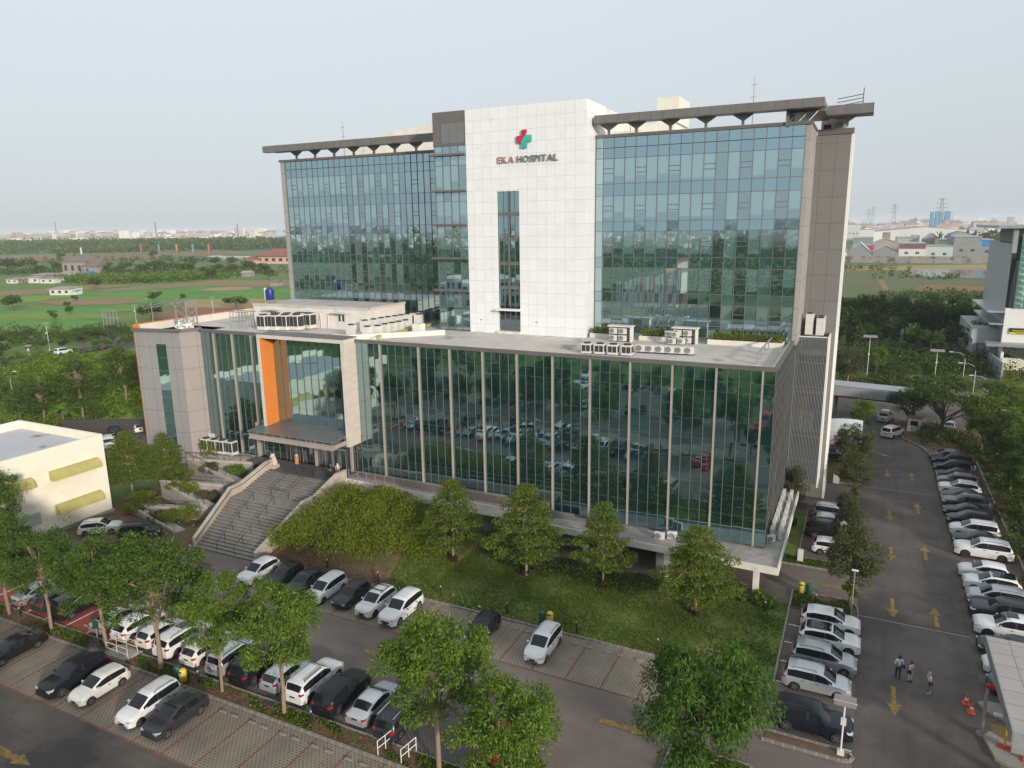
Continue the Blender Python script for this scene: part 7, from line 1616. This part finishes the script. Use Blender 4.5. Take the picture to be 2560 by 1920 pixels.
pylon(960, 48, 270, 1900, 'tallest lattice pylon in front of the blue towers'); pylon(572, 100, 280, 2200, 'lattice pylon left of the blue towers'); pylon(396, 125, 285, 2400, 'lattice pylon nearest the hospital edge, right of a fainter one'); pylon(360, 140, 285, 2700, 'faint lattice pylon nearest the hospital edge')
bluew = panelmat('blue and white tower wall', (.50, .54, .58), 'XZ', (26, 400), 11, (.10, .28, .40), (0, 200), .6)
for pl, pr, pt, lb in ((878, 905, 165, 'leftmost blue apartment tower on the skyline'), (918, 945, 160, 'second blue apartment tower from the left'), (955, 985, 165, 'third apartment tower behind the tallest pylon'), (998, 1035, 158, 'fourth blue and white apartment tower'), (1040, 1072, 168, 'rightmost pale apartment tower')):
    t_ = shp(pl, pr, pt, 260, 2600, mat('tower wall '+str(pl), (.04, .26, .40) if pl < 960 or pl == 998 else (.42, .50, .55), .6, .05, .02), lb, name='apartment_tower', d=30, g_='apartment towers on the skyline')
for pl, pr, pt, lb in ((715, 745, 225, 'dark low tower left of the blue towers'), (750, 770, 215, 'narrow pale tower left of the blue towers')): shp(pl, pr, pt, 260, 2700, cg, lb, name='apartment_tower', d=30, g_='apartment towers on the skyline')
# left background houses
Lp_ = lambda px, py, z=0: G(.33759*px, 540+.33755*py, z)
def house(px0, px1, py, h, rh, d, wm, rm, label, name='house', g_=None, hip=True, rz=None, cat='house', wins=2):
    a = Lp_(px0, py); b = Lp_(px1, py); v = (b-a); w_ = v.length/2; ang = math.atan2(v.y, v.x); c = (a+b)/2
    t_ = empty(name, (c.x, c.y, 0), ang, label, cat, g_)
    part('wall', MB().box(-w_, w_, 0, d, 0, h), wm, t_)
    e = w_*.08+.3
    if rh > 0:
        r0 = [(-w_-e, -e, h), (w_+e, -e, h), (w_+e, d+e, h), (-w_-e, d+e, h)]; k = w_*.45 if hip else w_+e
        mb = MB(); A, B_ = (-k, d/2, h+rh), (k, d/2, h+rh)
        mb.face([r0[0], r0[1], B_, A]); mb.face([r0[2], r0[3], A, B_]); mb.face([r0[1], r0[2], B_]); mb.face([r0[3], r0[0], A]); mb.face(r0[::-1]); part('roof', mb, rm, t_)
    else: part('roof', MB().loft([(-w_-e, -e, h), (w_+e, -e, h), (w_+e, d, h+.5), (-w_-e, d, h+.5)], [(-w_-e, -e, h+.2), (w_+e, -e, h+.2), (w_+e, d, h+.7), (-w_-e, d, h+.7)]), rm, t_)
    for i in range(wins): x = -w_+2*w_*(i+.5)/max(1, wins); part('window', MB().box(x-w_*.08-.3, x+w_*.08+.3, -.08, .02, h*.35, h*.75), M['dark'], t_)
    return t_
brick_w = mat('grey brick wall', (.28, .25, .22), .9, .15, .3); redt = mat('red tile roof', (.26, .09, .055), .85, .2, .2); greyt = mat('grey brown tile roof', (.17, .14, .12), .9, .2, .3); pch = mat('peach wall', (.55, .38, .27), .8, .08, .1); tin = mat('rusty tin roof', (.34, .30, .27), .7, .3, .5, stain=(.22, .12, .07), stain_sc=.5); white_w = mat('whitewashed wall', (.60, .59, .56), .8, .1, .4)
house(470, 620, 440, 10, 5, 20, brick_w, greyt, 'large two storey grey brick house with hipped brown roof in the fields', g_='grey brick houses in the fields', wins=3)
house(590, 715, 440, 6.5, 4, 14, brick_w, greyt, 'lower grey brown gabled house with blue shutter in front of the large one', g_='grey brick houses in the fields', hip=False, wins=1)
a = Lp_(655, 442); b = Lp_(715, 442); tag(MB().bar(a+Vector((0, -1, 1.8)), b+Vector((0, -1, 1.8)), .3, 3.6).build('blue_shutter', bl), 'bright blue shutter wall on the lower gabled house', 'shutter')
house(1900, 2160, 355, 7, 6.5, 34, pch, redt, 'large peach house with red tiled hipped roof beside the hospital edge', g_='red roofed houses', wins=5)
house(1800, 1895, 358, 4, 3.5, 20, pch, redt, 'lower red roofed wing left of the peach house', g_='red roofed houses', wins=2)
house(370, 520, 588, 3.2, 0, 9, white_w, tin, 'white washed hut with flat tin roof standing alone in the field', cat='hut', wins=3); house(515, 565, 585, 1.8, 0, 4, white_w, tin, 'small low white shed beside the lone hut', cat='hut', wins=0)
for i, (x0, x1, y, h) in enumerate(((50, 130, 500, 2.6), (140, 190, 500, 3.0), (180, 290, 498, 3.4), (250, 370, 478, 3.8), (300, 400, 500, 3.0), (390, 490, 478, 3.2), (420, 480, 462, 3.4))):
    house(x0, x1, y, h, 0, 10, brick_w if i % 2 else white_w, tin, '%s shack from the left in the tin roofed cluster' % ORD[i], name='shack', g_='tin roofed shacks in the fields', cat='shack', wins=2)
house(2000, 2060, 523, 2.5, 1.5, 6, brick_w, greyt, 'small weathered field hut near the hospital edge', cat='hut', hip=False, wins=0); house(1790, 1850, 450, 2.5, 1.5, 6, brick_w, tin, 'small hut with pale sheets before the tall trees', cat='hut', hip=False, wins=0)
house(1200, 1280, 403, 3, 2, 9, brick_w, greyt, 'brown hut with a long low roof beyond the banana grove', cat='hut', wins=0)
for i in range(4): a = Lp_(1540+i*80, 322); tag(MB().box(0, 40, 0, 12, 0, 4).build('greenhouse', mat('pale greenhouse %d' % i, (.42, .44, .40), .5), bevel=.3), '%s long pale greenhouse from the left before the red roofed house' % ORD[i], 'greenhouse', 'greenhouses in the fields').location = (a.x, a.y, 0)
# cream apartment row
k = 0
for x0, x1, n in ((0, 395, 9), (425, 570, 3), (585, 890, 7)):
    for i in range(n):
        xa = x0+(x1-x0)*i/n; xb = x0+(x1-x0)*(i+1)/n-3; tall = 1.28 if i in (n-1, 2) else 1.0; k += 1
        house(xa, xb, 197, 27*tall*(1 if x0 else .85), 4 if i % 2 else 0, 30, mat('cream flats %d' % k, (.60, .545, .45) if i % 3 else (.66, .62, .55), .8, .05, .05), mat('flats roof %d' % k, (.45, .25, .17), .8), '%s cream apartment block counted from the left on the horizon' % (ORD+['seventeenth', 'eighteenth', 'nineteenth'])[k-1], name='apartment_block', g_='cream apartment blocks on the left horizon', cat='apartments', wins=5)
# town on the horizon
hm = [mat('town wall %d' % i, c, .85, .1, .1) for i, c in enumerate(((.62, .58, .52), (.45, .42, .38), (.70, .68, .64), (.50, .40, .33)))]; rm = [mat('town roof %d' % i, c, .85, .1, .1) for i, c in enumerate(((.30, .12, .08), (.28, .24, .22), (.40, .28, .22), (.35, .36, .38)))]
rng = np.random.default_rng(42)
hproto = {}
def town_house(x, y, i, label, g_, s=1.0):
    if i not in hproto:
        w_, d, h = 6+2*(i % 3), 10+3*(i % 2), 6+3*(i % 4)
        a = MB().box(-w_, w_, 0, d, 0, h).mesh('wall', hm[i % 4])
        b = MB(); b.face([(-w_-.5, -.5, h), (w_+.5, -.5, h), (w_*.4, d/2, h+3.5), (-w_*.4, d/2, h+3.5)]); b.face([(w_+.5, d+.5, h), (-w_-.5, d+.5, h), (-w_*.4, d/2, h+3.5), (w_*.4, d/2, h+3.5)]); b.face([(w_+.5, -.5, h), (w_+.5, d+.5, h), (w_*.4, d/2, h+3.5)]); b.face([(-w_-.5, d+.5, h), (-w_-.5, -.5, h), (-w_*.4, d/2, h+3.5)])
        hproto[i] = (a, b.mesh('roof', rm[(i*3) % 4]))
    t_ = empty('town_house', (x, y, 0), float(rng.uniform(-.4, .4)), label, 'house', g_); t_.scale = (s, s, s)
    link('wall', hproto[i][0], t_); link('roof', hproto[i][1], t_)
nh = 0
for i in range(190):
    px = float(rng.uniform(880 if i > 40 else 0, 2110)); py = float(rng.uniform(133, 176)) if px > 880 else float(rng.uniform(133, 150))
    p = Lp_(px, py); town_house(p.x, p.y, i % 8, 'small far town house in the hazy built up belt on the left horizon', 'far town houses on the left horizon', 1.5)
for i in range(40):
    px = float(rng.uniform(150, 1500)); p = bx(px, 1, 1500+float(rng.uniform(0, 900))); town_house(p.x, p.y, i % 8, 'small far town house in the hazy belt behind the factory halls', 'far town houses on the right horizon', 1.5)
# far dense town as one mass, with clumps of trees between
def townmass(name, n, fx, s0, s1, seed):
    r = np.random.default_rng(seed); mb = MB()
    for i in range(n):
        x, y = fx(r); a = r.uniform(s0, s1); b = r.uniform(s0, s1); h = r.uniform(5, 13)*(3 if r.uniform() > .975 else 1)
        mb.box(x-a, x+a, y-b, y+b, 0, h, int(r.integers(0, 4)))
    o = mb.build(name, hm[:3]+[rm[2]], None, fixn=False); tag(o, kind='stuff')
def polar(r, az0, az1, d0, d1):
    a = R(r.uniform(az0, az1)); d = math.sqrt(r.uniform(d0*d0, d1*d1)); return d*math.sin(a), d*math.cos(a)
townmass('distant_town', 5200, lambda r: polar(r, -70, -30, 2300, 6500), 7, 18, 3)
townmass('distant_town', 2200, lambda r: polar(r, -6, 16, 1500, 6500), 8, 22, 4)
townmass('distant_town', 1200, lambda r: polar(r, 90, 270, 700, 3500), 7, 16, 5)
rng2 = np.random.default_rng(8); cl = []
for i in range(1500):
    x, y = polar(rng2, -70, 16, 1700, 6000)
    if -27 < math.degrees(math.atan2(x, y)) < -6: continue
    cl.append((x, y, 5, 22, 16, 8, 14))
tag(link('distant_trees', leaves_mesh('distant_trees', cl, 11, M['leaf_far'], .8, 0, .3, rng2)), kind='stuff')
for i, (px, y0, y1, Y, lb) in enumerate(((405, 45, 130, 1500, 'thin lattice mast rising left of centre on the left horizon'), (1147, 45, 130, 1300, 'thin lattice mast in the middle of the left horizon'), (1755, 55, 120, 1300, 'thin lattice mast near the hospital on the left horizon'))):
    v = onY(.33759*px, 540+.33755*y0, Y); mb = MB(); mb.bar((v.x, Y, 0), (v.x, Y, v.z), 2.2); tag(mb.build('radio_mast', M['pyl']), lb, 'mast', 'radio masts on the left horizon')
fm_c = [mat('flag %d' % i, c, .7) for i, c in enumerate(((.55, .12, .08), (.15, .35, .40), (.60, .25, .1), (.12, .35, .42), (.6, .1, .12)))]
for i, px in enumerate((1045, 1175, 1307, 1427, 1545)):
    a = Lp_(px, 280); t_ = empty('banner_flag', (a.x, a.y, 0), 0, '%s tall narrow banner flag from the left before the far woodland' % ORD[i], 'flag', 'tall banner flags before the woodland'); MB().bar((0, 0, 0), (0, 0, 13), .5).build('pole', M['steel'], t_); MB().box(0, 3.0, -.1, .1, 4, 13).build('banner', fm_c[i], t_)
a = Lp_(600, 305); tag(MB().box(a.x, a.x+3, a.y, a.y+.3, 0, 12).build('banner', M['white_paint']), 'white upright banner in the left fields', 'banner')
a = Lp_(2052, 200); tag(MB().box(a.x, a.x+17, a.y, a.y+1, 12, 36).box(a.x+7, a.x+9, a.y, a.y+1, 0, 12).build('billboard', mat('pale blue billboard', (.45, .60, .66), .6)), 'pale blue billboard above the far woodland near the hospital edge', 'billboard')
p = Lp_(850, 930); q = Lp_(890, 930); mb = MB(); 
for i in range(5): x = p.x-4+i*1.6; mb.bar((x, p.y, 0), (x, p.y, 9), .18)
for z in (1, 3, 5, 7, 9): mb.bar((p.x-4.2, p.y, z), (p.x+2.6, p.y, z), .15)
tag(mb.build('hoarding_frame', M['steel']), 'bare steel hoarding frame beside the far left road', 'hoarding')

# ================================================================ south side plots, mirrored in the glass
sheet('car_bays', rect(-76, 1.7, 9.4, 14.5), .035, M['paver']); sheet('planting_strip', rect(-90, 1.7, 6, 9.3), .06, M['grass']); sheet('lane', rect(-90, 1.7, -3, 6), .036, M['asphalt2']); sheet('car_bays', rect(-90, 1.7, -9, -3.1), .035, M['paver']); sheet('park_grass', rect(-140, 1.6, -60, -9.1), .03, fm['meadow']); sheet('road', rect(-300, 300, -75, -61), .04, M['asphalt2'])
for i in range(9):
    tree('street' if i % 3 else 'mango', 1+i % 3, -78+9.4*i+random.uniform(-1, 1), 7.6+random.uniform(-.6, .6), random.uniform(7, 9.5), 'tree of the strip south of the lower lane, seen only mirrored in glass', 'trees mirrored in the podium glass')
for i in range(26):
    tree('wood', 1+i % 4, -120+7*i*.8+random.uniform(-2, 2), -30+random.uniform(-12, 10), random.uniform(8, 12), 'dark tree of the southern grove, seen only mirrored in glass', 'grove mirrored in the podium glass')
thicket('southern_woodland', [Vector((-400, -180, 0)), Vector((-150, -210, 0)), Vector((100, -190, 0))], 700, 7, 13, 2.0, M['leaf_far'], 50, (90, 80))
thicket('southern_woodland', [Vector((-900, -500, 0)), Vector((-300, -560, 0)), Vector((400, -500, 0))], 900, 9, 16, 4.0, M['leaf_far'], 51, (300, 200))
stripe_m, t, p_, o_ = newmat('striped facade'); v = coords(t); sp = N(t, 'SeparateXYZ'); t.links.new(v, sp.inputs[0])
x_ = math_(t, 'ADD', sp.outputs[0], math_(t, 'MULTIPLY', math_(t, 'SINE', math_(t, 'MULTIPLY', sp.outputs[2], .5)), .25)); cb = N(t, 'CombineXYZ'); t.links.new(math_(t, 'FLOOR', math_(t, 'MULTIPLY', x_, 2.1)), cb.inputs[0]); wn = N(t, 'TexWhiteNoise'); t.links.new(cb.outputs[0], wn.inputs[0])
c = ramp(t, wn.outputs[0], [(0, (.72, .68, .60)), (.45, (.70, .66, .58)), (.5, (.35, .12, .08)), (.62, (.45, .22, .08)), (.74, (.25, .20, .17)), (.86, (.74, .70, .62)), (1, (.3, .25, .2))]); c.node.color_ramp.interpolation = 'CONSTANT'; t.links.new(c, p_.inputs['Base Color'])
t_ = empty('striped_building', (0, 0, 0), 0, 'building with brown and white striped sloping facade, seen only mirrored in the right tower', 'building')
part('facade', MB().loft([(-84, -113, 0), (-62, -113, 0), (-62, -113, 15), (-67, -113, 13), (-67.2, -113, 10.5), (-69, -113, 11), (-69.2, -113, 14), (-73, -113, 12.5), (-84, -113, 9)], [(-84, -130, 0), (-62, -130, 0), (-62, -130, 15), (-67, -130, 13), (-67.2, -130, 10.5), (-69, -130, 11), (-69.2, -130, 14), (-73, -130, 12.5), (-84, -130, 9)]), stripe_m, t_)
t_ = empty('southern_hotel', (0, 0, 0), 0, 'long white hotel block with dark windows, seen only mirrored in the podium glass', 'hotel')
part('wall', MB().box(-125, -86, -58, -42, 0, 15), M['cream_white'], t_)
for j in range(4):
    for i in range(14): part('window', MB().box(-123+2.6*i, -121.6+2.6*i, -42.0, -41.9, 1.8+3.4*j, 3.8+3.4*j), M['glass_dark'], t_)

# ================================================================ PEOPLE
skin = mat('skin', (.34, .19, .12), .6, .05, 5); hairm = mat('black hair', (.012, .010, .009), .6)
def person(x, y, z, rz, label, h=1.68, top=(.6, .6, .62), legs=(.03, .03, .035), hair='hair', stride=.12, arm=(.15, .35), bag=None, group=None, feet=(.05, .05, .05), skirt=False, scarf=None):
    t_ = empty('person', (x, y, z), rz, label, 'person', group); s = h/1.70
    def skinned(pts, edges, name, m):
        me = bpy.data.meshes.new(name); me.from_pydata([tuple(Vector(p[:3])*s) for p in pts], edges, []); o = bpy.data.objects.new(name, me); COL.objects.link(o)
        md = o.modifiers.new('s', 'SKIN'); 
        for i, p in enumerate(pts): me.skin_vertices[0].data[i].radius = (p[3]*s, (p[4] if len(p) > 4 else p[3])*s)
        me.skin_vertices[0].data[0].use_root = True
        o.modifiers.new('b', 'SUBSURF').levels = 1
        bpy.context.view_layer.update(); m2 = bpy.data.meshes.new_from_object(o.evaluated_get(bpy.context.evaluated_depsgraph_get())); bpy.data.objects.remove(o); m2.materials.clear(); m2.materials.append(m)
        m2.polygons.foreach_set('use_smooth', [True]*len(m2.polygons)); return link(name, m2, t_)
    d = stride; ax, az = arm
    # body: facing +Y, one continuous surface
    P = [(0, 0, .95, .13, .10), (0, 0, 1.15, .125, .09), (0, 0, 1.36, .15, .09), (0, 0, 1.47, .055), (0, .01, 1.54, .075, .085), (0, .015, 1.63, .078, .092),
         (-.10, 0, .88, .085), (-.10, d, .48, .055), (-.10, d*.6, .09, .04), (-.10, d*.6+.13, .035, .035, .028),
         (.10, 0, .88, .085), (.10, -d*.4, .48, .055), (.10, -d, .09, .04), (.10, -d+.13, .035, .035, .028),
         (-.20, 0, 1.38, .052), (-.25, -.02, 1.12, .042), (-.23, .02+ax, 1.12-az*.6+.0, .032), (-.22, .08+ax, 1.10-az*.6, .028, .018),
         (.20, 0, 1.38, .052), (.25, -.02, 1.12, .042), (.23, .02+ax*.6, .90, .032), (.22, .06+ax*.6, .82, .028, .018)]
    E_ = [(0, 1), (1, 2), (2, 3), (3, 4), (4, 5), (0, 6), (6, 7), (7, 8), (8, 9), (0, 10), (10, 11), (11, 12), (12, 13), (2, 14), (14, 15), (15, 16), (16, 17), (2, 18), (18, 19), (19, 20), (20, 21)]
    skinned(P, E_, 'body', skin)
    mt = mat('shirt cloth', top, .85, .06, 6); ml = mat('trouser cloth', legs, .85, .06, 6); mf = mat('shoe', feet, .6)
    T = [(0, 0, .97, .15, .12), (0, 0, 1.15, .14, .105), (0, 0, 1.37, .165, .105), (-.20, 0, 1.39, .065), (-.25, -.02, 1.15, .056), (-.235, ax*.5, 1.10-az*.25, .048), (.20, 0, 1.39, .065), (.25, -.02, 1.15, .056), (.24, ax*.3, 1.02, .048)]
    skinned(T, [(0, 1), (1, 2), (2, 3), (3, 4), (4, 5), (2, 6), (6, 7), (7, 8)], 'shirt', mt)
    Lg = [(0, 0, .96, .145, .11), (-.10, 0, .86, .10), (-.10, d, .48, .072), (-.10, d*.6, .13, .056), (.10, 0, .86, .10), (.10, -d*.4, .48, .072), (.10, -d, .13, .056)]
    skinned(Lg, [(0, 1), (1, 2), (2, 3), (0, 4), (4, 5), (5, 6)], 'skirt' if skirt else 'trousers', ml)
    for sx, yy in ((-.10, d*.6), (.10, -d)): part('shoe', MB().box((sx-.05)*s, (sx+.05)*s, (yy-.07)*s, (yy+.20)*s, 0, .085*s), mf, t_, bevel=.025)
    if scarf: hm_ = mat('head scarf', scarf, .85); part('head_scarf', MB().lathe([(.03, 1.735), (.08, 1.72), (.108, 1.64), (.105, 1.55), (.125, 1.46), (.15, 1.38), (.10, 1.36)], 12, (0, -.012, 0)), hm_, t_, smooth=60).scale = (s, s, s)
    else: part('hair', MB().lathe([(.02, 1.735), (.07, 1.725), (.094, 1.67), (.096, 1.61), (.085, 1.57)], 12, (0, -.022, 0)), hairm, t_, smooth=60).scale = (s, s, s)
    hd = Vector((0, .105, 1.61))
    part('nose', MB().lathe([(.018, -.02), (.004, .03)], 6, (0, .108*s, 1.60*s)), skin, t_)
    for sx in (-.03, .03): part('eye', MB().box((sx-.012)*s, (sx+.012)*s, .092*s, .103*s, 1.628*s, 1.64*s), hairm, t_)
    if bag: b = part('shoulder_bag', MB().box(-.36*s if bag[0] < 0 else .24*s, -.24*s if bag[0] < 0 else .36*s, -.18*s, .12*s, .82*s, 1.10*s), mat('bag', bag[1], .7), t_, bevel=.03); part('strap', MB().bar((bag[0]*.30*s, -.02, 1.08*s), (bag[0]*.14*s, 0, 1.46*s), .03), mat('bag strap', bag[1], .7), b)
    return t_
gp = 'people standing on the road'
person(4.35, 52.2-.1, .05, R(20), 'man in pale blue shirt and dark trousers standing on the road', 1.76, (.52, .58, .68), (.015, .015, .02), group=gp, stride=.06, bag=(1, (.02, .05, .10)))
person(5.1, 52.0, .05, R(60), 'woman in cream clothes with a black shoulder bag beside the man on the road', 1.58, (.62, .52, .40), (.55, .42, .30), group=gp, stride=.05, bag=(-1, (.01, .01, .012)))
person(6.15, 51.1, .05, R(-70), 'woman in white top and beige head scarf looking down on the road', 1.60, (.66, .66, .66), (.20, .14, .11), group=gp, stride=.08, scarf=(.42, .32, .24), arm=(.22, .1), bag=(1, (.05, .04, .06)), feet=(.6, .58, .55))
p = G(*A8(362, 545)); person(p.x, p.y, .05, R(0), 'person in a green top standing between cones at the exit gate', 1.7, (.02, .35, .12), (.05, .10, .10))
p = G(*r4_(1270, 1185), 3.9); person(-52.6, 60.6, 3.87, R(160), 'person in dark clothes at the right head of the stairs', 1.68, (.02, .022, .04), (.015, .015, .02), group='people at the head of the stairs')
person(-52.1, 61.2, 3.87, R(200), 'person with a white head scarf at the right head of the stairs', 1.58, (.5, .5, .48), (.3, .3, .3), group='people at the head of the stairs', scarf=(.62, .60, .56))

# ================================================================ AIR
HZ = MB().box(-12100, 12100, -12100, 12100, -1, 62).build('haze', None)
HZ.data.materials.clear(); hm_ = bpy.data.materials.new('haze air'); hm_.use_nodes = True; tt = hm_.node_tree; tt.nodes.clear()
pv = tt.nodes.new('ShaderNodeVolumePrincipled'); pv.inputs['Color'].default_value = (.82, .88, .95, 1); pv.inputs['Density'].default_value = .00013; pv.inputs['Anisotropy'].default_value = 0
ou = tt.nodes.new('ShaderNodeOutputMaterial'); tt.links.new(pv.outputs[0], ou.inputs['Volume']); HZ.data.materials.append(hm_); HZ['kind'] = 'stuff'
